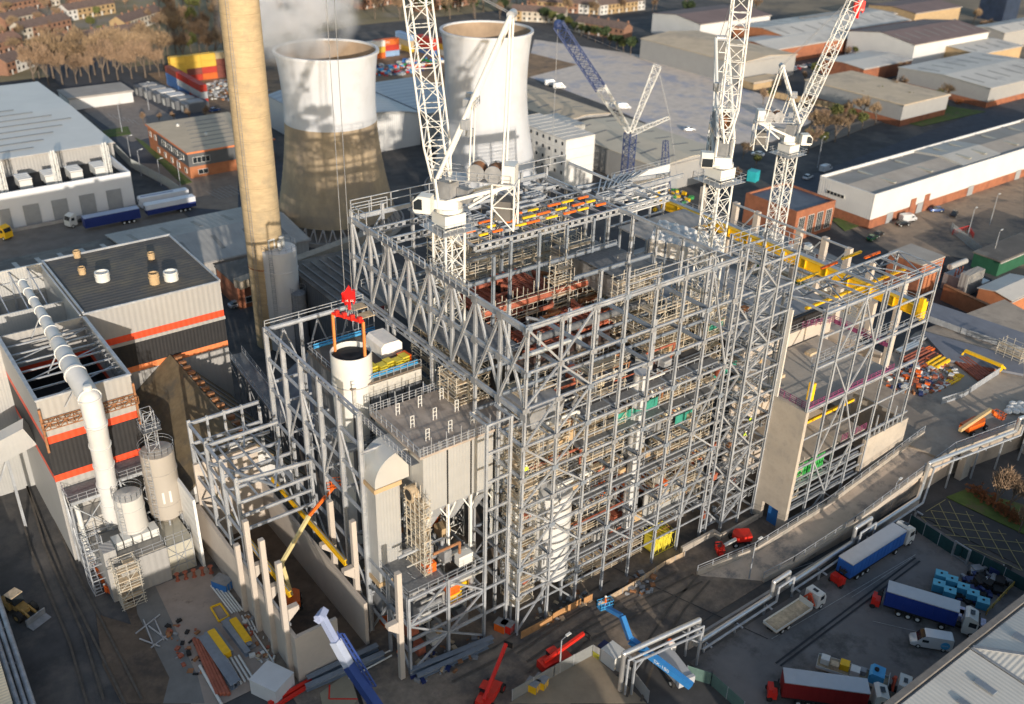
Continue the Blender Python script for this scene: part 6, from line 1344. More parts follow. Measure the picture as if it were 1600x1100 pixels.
# cladding and pipe clutter on the turbine hall far floors
random.seed(31)
for i in range(70):
    x, y = random.uniform(51, 86), random.uniform(11, 60); z = 17.52 if x > 70.5 else 19.52; s = random.uniform(.6, 2.6); c = random.choice((steel, offwhite, steel_d, tan_brick, green_p, lblue_p, orange_p, plank))
    if i < 26:
        y = 11+i*1.9
        nm = {steel: 'grey', offwhite: 'white', steel_d: 'dark grey', tan_brick: 'tan', green_p: 'green', lblue_p: 'blue', orange_p: 'orange', plank: 'timber'}[c]
        r = thing('stored_case', '%s %s case counted from the near end of the turbine hall floor' % (ORD[i], nm), 'case', (x, y, z), 0, 'cases on the turbine hall floor'); q = MB(); q.cbox((x, y, z), s, s*.7, s*.5); q.build('body', c, r); q = MB(); q.cbox((x, y, z+s*.5), s*1.05, s*.75, .06); q.build('lid', c, r)
scaf('scaffold towers at the far floor of the turbine hall near the yellow girder', 76, 84, 30, 34, 17.5, 22, bay=1.8)
scaf('scaffold along the far wall below the concrete posts', 92, 94.5, 14, 50, 17, 22, bay=2.4)
r = thing('far_annex', 'raised annex slab with brick wall beyond the concrete posts', 'building', (105, 34, 0)); q = MB(); q.box(90.5, 118, 26, 62, 0, 15); q.build('base', dgrey_clad, r); q = MB(); q.box(104, 104.5, 28, 46, 15.02, 19); q.build('brick_wall', brick, r)
q = MB(); q.box(98, 103, 28, 42, 15.05, 17); q.build('sheeted_stack', tarp, r); q = MB(); q.box(97.2, 97.8, 27, 46, 15.05, 16.4); q.build('green_hedge_net', mat('green_net', (.05, .20, .07), .9, 0, .3, 2), r)
for i in range(14): x = 106+random.random()*10; y = 28+random.random()*28; q = MB(); q.cbox((x, y, 15.05), 1.6, 1.2, 1.3, i); q.build('stored_box', random.choice((offwhite, steel, brick, steel_d)), r)
# orange brick block, transformer etc
bx0, by0 = P(1400, 452, 8).x, P(1400, 452, 8).y
r = thing('orange_block', 'orange brick block with slatted panels beside the transformer', 'building', P(1445, 430)); p1 = P(1462, 452); p1.z = 0
q = MB(); q.box(p1.x-9, p1.x, p1.y, p1.y+9, 0, 8.5); q.build('wall', brick, r); q = MB(); q.box(p1.x-9.2, p1.x+.2, p1.y-.2, p1.y+9.2, 8.52, 8.9); q.build('roof', roofg, r)
for i in range(5): q = MB(); q.box(p1.x-8.5+i*1.7, p1.x-7.6+i*1.7, p1.y-.25, p1.y-.05, 1, 6); q.build('slat_panel', obrick, r)
q = MB(); q.box(p1.x+.05, p1.x+.3, p1.y, p1.y+4, 2, 8.4); q.build('end_wall', orange_p, r)
r = thing('transformer', 'grey ribbed transformer with radiators in the yard at the right', 'transformer', P(1495, 450)); p1 = P(1490, 455)
q = MB(); q.box(p1.x-2, p1.x+3.5, p1.y-2, p1.y+2.5, .5, 4.5); q.build('tank', steel_d, r)
for i in range(10): q = MB(); q.box(p1.x-3+i*.75, p1.x-2.7+i*.75, p1.y-4.2, p1.y-2.1, .8, 6.5); q.build('radiator', grey_clad, r)
q = MB(); q.tube((p1.x-3, p1.y+1, 6.8), (p1.x+4, p1.y+1, 6.8), .7, 14); q.build('conservator', grey_clad, r); q = MB(); [q.lathe((p1.x+x, p1.y, 4.5), [(.3, 0), (.15, .4), (.3, .6), (.12, 1), (.12, 1.8), (0, 1.8)], 10) for x in (-1.4, 0, 1.4)]; q.build('bushing', redox, r)
box_thing('white_cabinet', 'white cabinet with pitched lid beside the transformer', 'cabinet', P(1528, 452), (3.2, 3, 2.6), offwhite)
shed('brick_hut', 'orange brick hut with pale roof at the right edge below the transformer', P(1572,497).x, P(1572,497).x+14, P(1572,497).y, P(1572,497).y+8, 4.5, obrick, roofm, cat='hut', sky=0, rise=.8)
r = thing('brick_wall', 'long low orange brick wall running down to the right edge', 'wall', P(1520, 490)); q = MB()
wp = [P(1470, 468), P(1520, 492), P(1562, 512), P(1606, 528)]
for a, b in zip(wp, wp[1:]): q.bar(a+Vector((0,0,1.9)), b+Vector((0,0,1.9)), .5, 3.8)
q.build('wall', obrick, r); q = MB(); [q.bar(a+Vector((0,0,3.95)), b+Vector((0,0,3.95)), .9, .25) for a, b in zip(wp, wp[1:])]; q.build('coping', rust, r)
# elevated approach roads and ramp
r6 = 5.6
deck = struct('platform_slab', MB().prism([(84, -13.5), (140, -22), (150, 14), (118, 16), (104, 13), (79.2, 13), (79.2, -7.2), (80, -13.5)], 0, r6), mat('slab_tan', (.36, .30, .24), .9, 0, .15, .3, col2=(.22, .19, .16), sc2=.1))
q = MB(); ra = [(29.5, -6.3, .06), (40, -8.6, 1.2), (56, -9.0, 2.6), (84, -8.0, r6)]; rb = [(36.5, -12.6, .06), (42, -13.6, 1.2), (56, -14.0, 2.6), (84, -13.5, r6)]
n = len(ra); vs = ra+rb+[(p[0], p[1], -.2) for p in ra]+[(p[0], p[1], -.2) for p in rb]
fs = []
for i in range(n-1): fs += [(i, n+i, n+i+1, i+1), (2*n+i, 2*n+i+1, i+1, i), (3*n+i, n+i, n+i+1, 3*n+i+1)]
fs.append((0, 2*n, 3*n, n)); q.add(vs, fs); tag(q.build('ramp', mat('ramp_surface', (.50, .40, .31), .9, 0, .15, .3, col2=(.22, .2, .18), sc2=.2)), kind='structure')
for side, lab in ((ra, 'concrete parapet with glass panels along the building side of the ramp'), (rb, 'concrete parapet with glass panels along the yard side of the ramp')):
    r = thing('ramp_parapet', lab, 'parapet', side[1]); q = MB(); g_ = MB()
    s_ = -1 if side is rb else 1
    for a, b in zip(side, side[1:]):
        A, B = Vector(a)+Vector((0, .25*s_, .4)), Vector(b)+Vector((0, .25*s_, .4)); q.bar(A, B, .4, 1.0)
        k = int((B-A).length/2.2)
        for i in range(k+1): p = A.lerp(B, i/max(k,1)); g_.bar(p+Vector((0,0,.4)), p+Vector((0,0,1.5)), .12)
        g_.bar(A+Vector((0,0,1.5)), B+Vector((0,0,1.5)), .08); g_.bar(A+Vector((0,0,1.0)), B+Vector((0,0,1.0)), .05)
    q.build('upstand', concrete, r); g_.build('railing', steel, r)
r = thing('bridge_parapet', 'long concrete edge beam with railing along the high platform at the right', 'parapet', (110, -15, r6)); q = MB(); a, b = Vector((84, -13.8, r6)), Vector((140, -22.3, r6)); q.bar(a+Vector((0,0,.2)), b+Vector((0,0,.2)), .8, 1.2); q.build('edge_beam', concrete, r)
q = MB(); q.rail([a+Vector((0,0,.8)), b+Vector((0,0,.8))], 1.1, 2.2, .08); q.build('railing', steel, r)
for i, t in enumerate((.04, .35, .7)): p = a.lerp(b, t); q = MB(); q.box(p.x-1.2, p.x+1.2, p.y-1.6, p.y-.45, 0, r6-.6); q.build('pier', concrete, r)
hi = mat('road_grey', (.17, .18, .21), .85, 0, .15, .3)
for i, (pts, lab) in enumerate((([(1450,470),(1600,520),(1600,548),(1455,500)], 'upper'), ([(1440,515),(1600,560),(1600,583),(1480,560)], 'lower'))):
    q = MB(); q.prism([(P(x, y, 6.4).x, P(x, y, 6.4).y) for x, y in pts], 5.7, 6.4-.0 if i == 0 else 6.2); struct('road', q, hi)
fence('road_railing', 'white railing between the two raised roads at the right', [P(1440,498,6.4)[:2], P(1500,520,6.4)[:2], P(1600,553,6.4)[:2]], 1.3, steel, z=6.3, mesh=False, cat='railing')
# fan out laydown area
random.seed(41); cols = [('dark red', redox), ('silver', alum), ('orange', orange_p), ('yellow', yellow_p), ('grey', steel_d), ('white', offwhite)]
def lay(i, ax, ay, bx_, by_, rr, c, n, lab):
    r = thing('pipe_stack', lab, 'pipe stack', P(ax, ay, r6)); q = None
    A, B = P(ax, ay, r6+rr), P(bx_, by_, r6+rr); d = (B-A).normalized(); s = Vector((-d.y, d.x, 0))
    for k in range(n): q = MB(); q.tube(A+s*(k*rr*2.1), B+s*(k*rr*2.1), rr, 8); q.build('pipe', c, r)
LY = [(1408,552,1440,537,.3,1),(1418,566,1452,549,.35,0),(1428,560,1460,545,.25,2),(1436,575,1470,556,.35,0),(1422,580,1446,568,.3,4),(1440,590,1475,570,.2,1),(1450,600,1470,588,.3,4),(1462,575,1482,563,.45,3),(1460,612,1492,596,.2,5),(1430,535,1450,527,.3,4),(1480,580,1502,590,.22,3),(1485,600,1500,592,.25,3),(1500,560,1538,588,.35,0),(1494,566,1530,594,.3,0),(1510,556,1546,580,.3,0)]
for i, (a, b, c_, d_, rr, ci) in enumerate(LY): lay(i, a, b, c_, d_, rr, cols[ci][1], 3, '%s of the %s pipe stacks counted from the left on the laydown platform' % (ORD[[x[5] for x in LY[:i]].count(ci)], cols[ci][0]))
r = thing('yellow_lifting_beam', 'long yellow gantry beam lying on legs at the back of the laydown area', 'lifting beam', P(1540,575,r6)); q = MB(); q.bar(P(1508,548,r6+1.6), P(1566,572,r6+1.6), .7, .5); q.build('beam', yellow_p, r); q = MB(); q.bar(P(1508,548,r6+1.6), P(1500,558,r6), .3); q.bar(P(1566,572,r6+1.6), P(1560,580,r6), .6); q.bar(P(1566,572,r6+1.6), P(1572,578,r6), .4); q.build('leg', yellow_p, r)
heap('material_heap', 'heap of fittings and bags in the laydown area', P(1440,590,r6).x, P(1440,590,r6).y, 9, 5, 1, 240, [steel, offwhite, redox, navy_p, redox, steel_d, rust, steel_d, orange_p], cat='material heap', smin=.3, smax=1.1)
for o in list(COL.objects):
    if o.name.startswith('material_heap'): o.location.z = r6
q0 = P(1575, 560, r6); scaf('scaffold frame at the end of the yellow gantry beam', q0.x-1.5, q0.x+1.5, q0.y-3, q0.y+2, r6, r6+3, lift=1.5, bay=1.5)
fence('laydown_barrier', 'grey mesh barriers round the corner of the laydown area', [P(1470,632,r6)[:2], P(1503,622,r6)[:2], P(1560,585,r6)[:2]], 1.5, steel, z=r6, mesh=False, cat='barrier')
r = thing('material_heap', 'pile of white wrapped bags on the platform edge at the right', 'bag pile', P(1588,640,r6)); 
for i in range(9): q = MB(); p = P(1574+i*4, 646-(i % 3)*6, r6); q.ball(p+Vector((0,0,.45)), .8, 8, sz=.6); q.build('bag', tarp, r)
# lagged pipe run along the yard
r = thing('lagged_pipe_run', 'silver lagged pipe line with square expansion loops along the truck yard', 'pipeline', (50, -17, 3))
def PP(x, y, z): return Vector((x, y, z))
pts = [PP(17.6, -17.2, 2.3), PP(33, -17.0, 2.4), PP(33, -17, 5.0), PP(36.5, -16.9, 5.0), PP(36.5, -16.9, 2.4), PP(52.5, -16.6, 2.6), PP(52.5, -16.6, 5.4), PP(56.5, -16.5, 5.4), PP(56.5, -16.5, 2.8), PP(70.5, -16.2, 2.9), PP(74.3, -14.6, 3.2), PP(74.8, -14.5, 7.2), PP(96, -17.8, 7.4), PP(96, -17.8, 10), PP(100, -18.4, 10), PP(100, -18.4, 7.4), PP(135, -24, 7.4)]
for a, b in zip(pts, pts[1:]): q = MB(); q.tube(a, b, .34, 14); q.ball(b, .34, 14); q.build('pipe_length', alum, r, smooth=True)
q = MB(); q.path([p+Vector((0, -1.0, -.3)) for p in pts], .18, 8); q.build('small_pipe', steel, r)
for i in range(18): x = 19+i*6.2; q = MB(); y = -17.4 if x < 72 else -14.5-(x-75)*.155; z = 2.0 if x < 72 else 6.8; q.box(x-.12, x+.12, y-.12, y+.12, 0, z); q.box(x-.12, x+.12, y-1.2, y+.7, z-.2, z); q.build('support', steel, r)
r = thing('pipe_bridge', 'silver pipe bridge on steel legs over the site gate', 'pipe bridge', (10, -17, 5)); a, b = Vector((5.0, -15.8, 0)), Vector((17.2, -17.2, 0))
for z, rr, m, off in ((6.8, .36, alum, 0), (6.4, .16, steel, -.9)):
    q = MB(); o2 = Vector((0, off, 0)); q.path([a+o2+Vector((0,0,.3)), a+o2+Vector((0,0,z)), b+o2+Vector((0,0,z)), b+o2+Vector((0,0,2.3))], rr, 12); q.build('pipe', m, r, smooth=True)
q = MB()
for p in (a, b):
    for dy in (-1.3, .8): q.bar(p+Vector((.8 if p is a else -.8, dy, 0)), p+Vector((.8 if p is a else -.8, dy, 6.1)), .25)
    q.bar(p+Vector((.8 if p is a else -.8, -1.3, 6.0)), p+Vector((.8 if p is a else -.8, .8, 6.0)), .25)
for dy in (-1.3, .8): q.ibeam(a+Vector((.8,dy,5.9)), b+Vector((-.8,dy,5.9)), .2, .3); q.bar(a+Vector((.8,dy,4.2)), a+Vector((2.6,dy,5.8)), .16); q.bar(b+Vector((-.8,dy,4.2)), b+Vector((-2.6,dy,5.8)), .16)
q.build('steel_leg', steel, r)
# walls / fences by the yard
r = thing('retaining_wall', 'concrete wall below the ramp along the truck yard', 'wall', (48, -16, 0)); q = MB(); q.box(17.5, 72, -15.9, -15.5, 0, 1.6); q.build('wall', conc_grey, r)
gm = mat('green_mesh', (.012, .05, .055), .8, 0, .2, 1.5)
fence('green_fence', 'dark green sheeted fence with gate between the yard and the hatched lay-by', [P(1419,822)[:2], P(1488,868)[:2], P(1500,870)[:2], P(1600,925)[:2]], 2.3, gm, mesh=False)
r = thing('yard_gate', 'grey framed gate in the dark green fence', 'gate', P(1500,870)); a, b = P(1487,868), P(1509,882); q = MB()
for p in (a, b): q.bar(p, p+Vector((0,0,2.9)), .3)
q.bar(a+Vector((0,0,2.8)), b+Vector((0,0,2.8)), .2); q.bar(a+Vector((0,0,.3)), b+Vector((0,0,.3)), .15); q.build('frame', steel_d, r)
fence('hoarding_fence', 'grey mesh fence round the tan yard at the bottom, left run', [P(800,1096)[:2], P(865,1058)[:2], P(925,1025)[:2]], 2.1, mat('mesh_grey', (.21, .22, .22), .7, .1, .1, 2), mesh=False)
fence('hoarding_fence', 'grey panelled fence round the tan yard at the bottom, right run', [P(925,1025)[:2], P(985,1062)[:2], P(1012,1098)[:2]], 2.1, grey_clad, mesh=False)
fence('green_barrier', 'green mesh fence right of the blue boom lift', [P(1072,1058)[:2], P(1110,1070)[:2], P(1160,1115)[:2]], 2.1, mat('green_mesh_l', (.10, .17, .15), .8, 0, .15, 1), mesh=False)
r = thing('timber_hoarding', 'orange brown timber hoarding along the foot of the main frame', 'hoarding', (6, -1, 0)); 
for a, b in (((0, -1.0), (5.5, -1.0)), ((5.8, -.8), (11, -.8)), ((11.4, -1.0), (13, -1))): q = MB(); q.box(a[0], b[0], a[1]-.05, a[1]+.05, 0, 1.4); q.build('board', mat('ply_orange', (.42, .22, .09), .85, 0, .25, .8), r)
r = thing('concrete_plinth', 'low concrete upstand around the foot of the right bays and stair tower', 'wall', (40, -3, 0)); q = MB(); q.box(31.2, 38.5, -1.3, -.9, 0, 1.3); q.box(38.5, 38.9, -2.4, -.9, 0, 1.0); q.box(39, 47.6, -2.5, -2.1, 0, 1.0); q.build('wall', concrete, r)
fence('barrier_line', 'orange and white pedestrian barriers between facade and road', [(12.8, -2.6), (20, -2.4), (27, -1.8), (31, -2)], 1.1, mat('barrier_tan', (.40, .30, .2), .8, 0, .3, 2), mesh=False, cat='barrier', post=2)
# near roof at the bottom right
A = P(1510, 1005, 8)
r = thing('corner_warehouse', 'pale corrugated hipped roof of the warehouse at the bottom right corner', 'warehouse', (45, -60, 0)); ey = A.y-.0; ez = 8
q = MB(); q.box(17.5, 110, -95, ey-.5, 0, 7.6); q.build('wall', grey_clad, r)
rx = mat('pale_corr_x', (.56, .54, .49), .6, .05, .08, .2, stripe=(.62, 'x')); ry = mat('pale_corr_y', (.56, .54, .49), .6, .05, .08, .2, stripe=(.62, 'y'))
hipx = 41.4
q = MB(); q.add([(hipx, ey-.9, ez), (110, ey-.9, ez), (110, -66, ez+3), (hipx+18, -66, ez+3)], [(0, 1, 2, 3)]); q.build('roof', rx, r)
q = MB(); q.add([(hipx-.02, ey-.9, ez), (hipx+17.98, -66, ez+3), (hipx+17.98, -95, ez+3), (hipx-.02, -90, ez)], [(0, 3, 2, 1)]); q.build('roof', ry, r)
q = MB(); q.add([(17.5, ey-.9, ez), (hipx-.6, ey-.9, ez), (hipx-.6, -90, ez), (17.5, -90, ez)], [(0, 3, 2, 1)]); q.build('roof', rx, r)
q = MB(); q.box(17.3, 110, ey-.5, ey+.3, 7.62, 8.3); q.box(17.3, 17.6, -90, ey-.5, 7.62, 8.3); q.build('gutter', mat('gutter_dark', (.16, .15, .14), .8, 0, .2, 1), r)
q = MB(); q.bar((hipx, ey-.9, ez+.1), (hipx+18, -66, ez+3.1), .5, .2); q.bar((hipx-.3, ey-.9, ez+.08), (hipx-.3, -90, ez+.08), .35, .15); q.build('hip_flashing', steel_d, r)
for (x, y, L, hh) in ((47, -43.8, 1.2, .2), (54, -44.5, 1.2, .3), (36, -45, .9, 0), (31.5, -45.5, .9, 0), (61, -45.5, 1.2, .5)): q = MB(); q.box(x, x+L, y-2.6, y, ez+.1+hh, ez+.3+hh); q.build('rooflight', steel_p, r)
# unseen off frame sheds, added to the south to throw long shade over the foreground
for (x0, x1, y0, y1, h, lab) in ((-120, -38.2, -95, -50, 20.5, 'large unseen grey shed added to shade the bunker yard'), (-38, -21, -95, -50, 17, 'lower unseen grey shed added to shade the lone concrete post'), (3.5, 9, -96, -60, 13, 'narrow unseen grey shed added for a shade band by the site gate'), (-6, -3.5, -90, -52, 9, 'narrow low unseen shed added for a shade streak by the tan yard')):
    shed('warehouse', lab, x0, x1, y0, y1, h, grey_clad, roofm, sky=0, rise=0)
# ================================================================== VEHICLES, CRANES, PEOPLE
def wheels(r, xs, y, rr, w_, m=None, rim=offwhite):
    for x in xs:
        for s in (-1, 1):
            q = MB(); q.tube((x, s*y-w_/2, rr), (x, s*y+w_/2, rr), rr, 16); o = q.build('wheel', tyre, r, local=True); q = MB(); q.tube((x, s*(y+w_/2+.01)-.01, rr), (x, s*(y+w_/2+.01)+.01, rr), rr*.55, 10); q.build('rim', rim, o, local=True)
def lorry(lab, loc, rz, curtain, cab_m=offwhite, L=13.6, forklift=False, roofc=silverp, cabs=True, white_side=None):
    r = thing('articulated_lorry', lab, 'lorry', loc, rz); OFF[r] = Vector((0,0,0))
    q = MB(); q.box(-L/2, L/2, -1.24, 1.24, 1.35, 3.85); b = q.build('trailer_body', curtain, r)
    q = MB()
    for i in range(int(L)): q.box(-L/2+.4+i, -L/2+.46+i, -1.27, -1.242, 1.4, 3.8); q.box(-L/2+.4+i, -L/2+.46+i, 1.242, 1.27, 1.4, 3.8)
    q.build('curtain_strap', curtain, r)
    q = MB(); q.box(-L/2-.04, L/2+.04, -1.28, 1.28, 3.86, 4.0); q.build('trailer_roof', roofc, r)
    q = MB(); q.box(-L/2, L/2, -1.26, 1.26, 1.1, 1.34); q.box(-L/2, L/2, -.5, .5, .8, 1.09); q.build('chassis', blackm, r)
    q = MB(); q.box(-L/2-.06, -L/2-.01, -1.2, 1.2, 1.35, 3.8); q.build('rear_door', curtain if not white_side else white_side, r)
    wheels(r, [-L/2+2.2, -L/2+3.5, -L/2+4.8], 1.05, .5, .35)
    if cabs:
        x = L/2+.9; q = MB(); q.extr([(x, .9), (x, 3.5), (x+.5, 3.75), (x+1.7, 3.3), (x+2.25, 2.1), (x+2.3, .6), (x+.1, .6)], -1.22, 1.22); c = q.build('cab', cab_m, r)
        q = MB(); q.extr([(x+1.78, 3.1), (x+2.22, 2.15), (x+2.28, 2.15), (x+1.84, 3.15)], -1.05, 1.05); q.build('windscreen', glass, c)
        for s in (-1, 1): q = MB(); q.box(x+.7, x+1.7, s*1.235-.01, s*1.235+.01, 2.0, 2.8); q.build('side_window', glass, c)
        q = MB(); q.box(x+.6, x+1.2, -.45, .45, 3.74, 3.8); q.build('roof_hatch', glass, c)
        q = MB(); q.box(x+2.29, x+2.36, -1.1, 1.1, .6, 1.4); q.build('bumper', blackm, c)
        for s in (-1, 1): q = MB(); q.box(x+2.31, x+2.38, s*.9-.2, s*.9+.2, 1.0, 1.25); q.build('headlight', offwhite, c)
        for s in (-1, 1): q = MB(); q.box(x+1.9, x+2.05, s*1.4-.1, s*1.4+.1, 2.1, 2.8); q.build('mirror', blackm, c)
        q = MB(); q.box(L/2-2.2, x, -.45, .45, .7, 1.05); q.build('tractor_chassis', blackm, r)
        wheels(r, [L/2-1.6, L/2+2.3], 1.05, .5, .35)
    if forklift:
        q = MB(); q.box(-L/2-1.6, -L/2-.5, -1.0, 1.0, .4, 1.5); q.box(-L/2-1.7, -L/2-1.2, -1.1, -.5, .3, 2.1); f = q.build('truck_mounted_forklift', red_p, r)
        q = MB()
        for s in (-.4, .4): q.box(-L/2-.5, -L/2-.35, s-.06, s+.06, .4, 2.8)
        q.box(-L/2-1.1, -L/2-.4, -.9, .1, 2.5, 2.6); q.build('mast', blackm, f)
        q = MB(); [q.tube((-L/2-1.4, s-.12, .4), (-L/2-1.4, s+.12, .4), .4, 12) for s in (-1.0, 1.0)]; q.build('wheel', tyre, f)
    return r
c = (P(1318,919)+P(1402,866))/2
lorry('lorry with bright blue curtain trailer and grey roof parked along the silver pipe', (53.2, -19.6, .13), R_(0), mat('curtain_blue', (.02, .10, .36), .45, 0, .1, .6), forklift=True)
p = P(1440, 968); lorry('lorry with dark blue trailer in the middle of the yard', (p.x-.2, p.y+.6, .13), math.atan2(P(1500,985).y-P(1385,950).y, P(1500,985).x-P(1385,950).x), mat('curtain_navy', (.012, .035, .20), .45, 0, .1, .6), forklift=True, L=9.6, roofc=silverp)
a, b = P(1237,1090), P(1375,1112); lorry('lorry with dark red trailer at the bottom of the yard', ((a.x+b.x)/2-1.4, (a.y+b.y)/2+1.3, .13), math.atan2(b.y-a.y, b.x-a.x)+.03, mat('curtain_red', (.20, .012, .012), .45, 0, .1, .6), forklift=True, L=10.5, roofc=silverp)
def flatbed(lab, loc, rz, L=7.5, load=None, crane=True):
    r = thing('flatbed_lorry', lab, 'lorry', loc, rz); OFF[r] = Vector((0,0,0))
    q = MB(); q.box(-L/2, L/2, -1.2, 1.2, 1.05, 1.2); q.build('bed', plank, r)
    q = MB()
    for s in (-1.22, 1.18): q.box(-L/2, L/2, s, s+.05, 1.2, 1.6)
    q.box(-L/2-.05, -L/2, -1.2, 1.2, 1.2, 1.6); q.box(L/2, L/2+.06, -1.2, 1.2, 1.2, 2.2); q.build('dropside', offwhite, r)
    q = MB(); q.box(-L/2, L/2+2.2, -.45, .45, .7, 1.04); q.build('chassis', blackm, r)
    x = L/2+1.2; q = MB(); q.extr([(x, .9), (x, 2.9), (x+1.5, 2.8), (x+1.95, 1.9), (x+2.0, .6), (x, .6)], -1.15, 1.15); c = q.build('cab', offwhite, r)
    q = MB(); q.extr([(x+1.56, 2.72), (x+1.93, 1.95), (x+1.98, 1.95), (x+1.62, 2.76)], -1.0, 1.0); q.build('windscreen', glass, c)
    q = MB(); q.box(x+.5, x+1.0, -.4, .4, 2.9, 2.95); q.build('roof_hatch', glass, c)
    for s in (-1, 1): q = MB(); q.box(x+.6, x+1.4, s*1.165-.01, s*1.165+.01, 1.8, 2.5); q.build('side_window', glass, c)
    if crane: q = MB(); q.bar((L/2+.7, 0, 1.1), (L/2+.7, 0, 2.9), .4); q.bar((L/2+.7, 0, 2.9), (L/2+.7, -1.0, 1.3), .25); q.bar((L/2+.7, .1, 2.9), (L/2+.5, 1.0, 1.5), .22); q.build('loader_crane', mat('crane_orange', (.5, .07, .03), .5), r)
    wheels(r, [-L/2+1.6, -L/2+2.9, L/2+2.3], 1.0, .48, .32); return r
a, b = P(1188,1002), P(1268,950); rz = math.atan2(b.y-a.y, b.x-a.x)
flatbed('empty dropside lorry with orange crane behind its cab at the left of the yard', ((a.x+b.x)/2+.2, (a.y+b.y)/2+.2, .13), rz, L=7.8)
a, b = P(1270,1040), P(1405,1085); rz = math.atan2(b.y-a.y, b.x-a.x)
rf = flatbed('crane lorry loaded with pallets and a light blue tank behind the red trailer', ((a.x+b.x)/2-.6, (a.y+b.y)/2+.4, .13), rz, L=9)
for i, (x, y, s, m) in enumerate(((-3.6,.2,1.1,offwhite),(-2.3,-.3,1.0,plank),(-1.1,.3,1.2,yellow_p),(.3,-.2,1.2,offwhite),(1.2,.4,.9,steel_d))): 
    cr_ = thing('pallet_load', '%s pallet load from the tail on the crane lorry' % ORD[i], 'pallet', (0,0,0), rz); M_ = Matrix.Rotation(rz, 4, 'Z'); cr_.location = rf.location+M_@Vector((x, y, 1.21)); OFF[cr_] = Vector((0,0,0)); q = MB(); q.cbox((0,0,.12), s, s, s*.8); q.build('load', m, cr_, local=True); q = MB(); q.cbox((0,0,0), 1.2, 1.1, .11); q.build('pallet', plank, cr_, local=True)
cr_ = thing('water_tank', 'light blue tank on the crane lorry beside its orange crane', 'tank', (0,0,0), rz); cr_.location = rf.location+Matrix.Rotation(rz, 4, 'Z')@Vector((3.0, 0, 1.21)); OFF[cr_] = Vector((0,0,0)); q = MB(); q.extr([(-1, 0), (-1, 1.5), (-.6, 1.9), (.9, 1.7), (.9, 0)], -1, 1); q.build('body', lblue_p, cr_, local=True); q = MB(); q.tube((-.2,0,1.8), (-.2,0,2.1), .3, 12); q.build('lid', blackm, cr_, local=True)
# far lorries by the warehouse
ret = mat('trailer_white', (.60, .62, .66), .4, 0, .05, .5)
navy = mat('trailer_navy', (.02, .035, .16), .45, 0, .1, .6)
p = P(262,322); q0 = P(258,338)
for i, (px, py, lab) in enumerate(((258, 322, 'white trailer parked furthest from the workshop'), (268, 333, 'white and navy trailer parked beside the long workshop roof'))):
    p = P(px, py); r = thing('box_trailer', lab, 'trailer', (p.x, p.y, .05)); OFF[r] = Vector((0,0,0)); L = 13.6
    q = MB(); q.box(-L/2, L/2, -1.27, 1.27, 1.1, 2.5); q.build('lower_body', navy if i else ret, r, local=True); q = MB(); q.box(-L/2, L/2, -1.275, 1.275, 2.51, 3.9); q.build('upper_body', ret, r, local=True)
    q = MB(); q.box(-L/2+.4, L/2-4, -.2, .3, 3.91, 3.95); q.build('roof_stripe', navy if i == 0 else ret, r, local=True)
    q = MB(); q.box(-L/2-.25, -L/2-.02, -1, 1, 2.4, 3.7); q.build('fridge_unit', ret, r, local=True); q = MB(); q.box(-L/2-.28, -L/2-.255, -.5, .5, 2.6, 3.4); q.build('grille', glass, r, local=True)
    wheels(r, [L/2-4.5, L/2-3.2, L/2-1.9], 1.05, .5, .35)
p = P(184, 351); r = thing('box_trailer', 'low navy trailer with pale roof behind the white tractor cab', 'trailer', (p.x-.5, p.y, .05)); OFF[r] = Vector((0,0,0)); q = MB(); q.box(-8, 6.5, -1.27, 1.27, 1.1, 3.7); q.build('body', navy, r, local=True); q = MB(); q.box(-8, 6.5, -1.3, 1.3, 3.71, 3.85); q.build('roof', mat('pale_blue', (.32, .38, .50), .5, 0, .05, .5), r, local=True); wheels(r, [2, 3.3, 4.6], 1.05, .5, .35)
def tractor(lab, px, py, rz, m):
    p = P(px, py); r = thing('tractor_unit', lab, 'lorry cab', (p.x, p.y, .05), rz); OFF[r] = Vector((0,0,0)); q = MB(); q.extr([(.4, .9), (.4, 3.5), (.9, 3.75), (2.1, 3.3), (2.65, 2.1), (2.7, .6), (.5, .6)], -1.22, 1.22); c = q.build('cab', m, r)
    q = MB(); q.extr([(2.18, 3.1), (2.62, 2.15), (2.68, 2.15), (2.24, 3.15)], -1.05, 1.05); q.build('windscreen', glass, c)
    for s in (-1, 1): q = MB(); q.box(1.1, 2.0, s*1.235-.01, s*1.235+.01, 2.0, 2.8); q.build('side_window', glass, c)
    q = MB(); q.box(-2.8, .8, -.45, .45, .7, 1.05); q.build('chassis', blackm, r); wheels(r, [-2, 1.8], 1.05, .5, .35)
tractor('white lorry cab parked alone on the dock road', 120, 352, R_(200), offwhite)
tractor('orange yellow lorry cab at the left edge of the dock road', 4, 372, R_(-60), yellow_p)
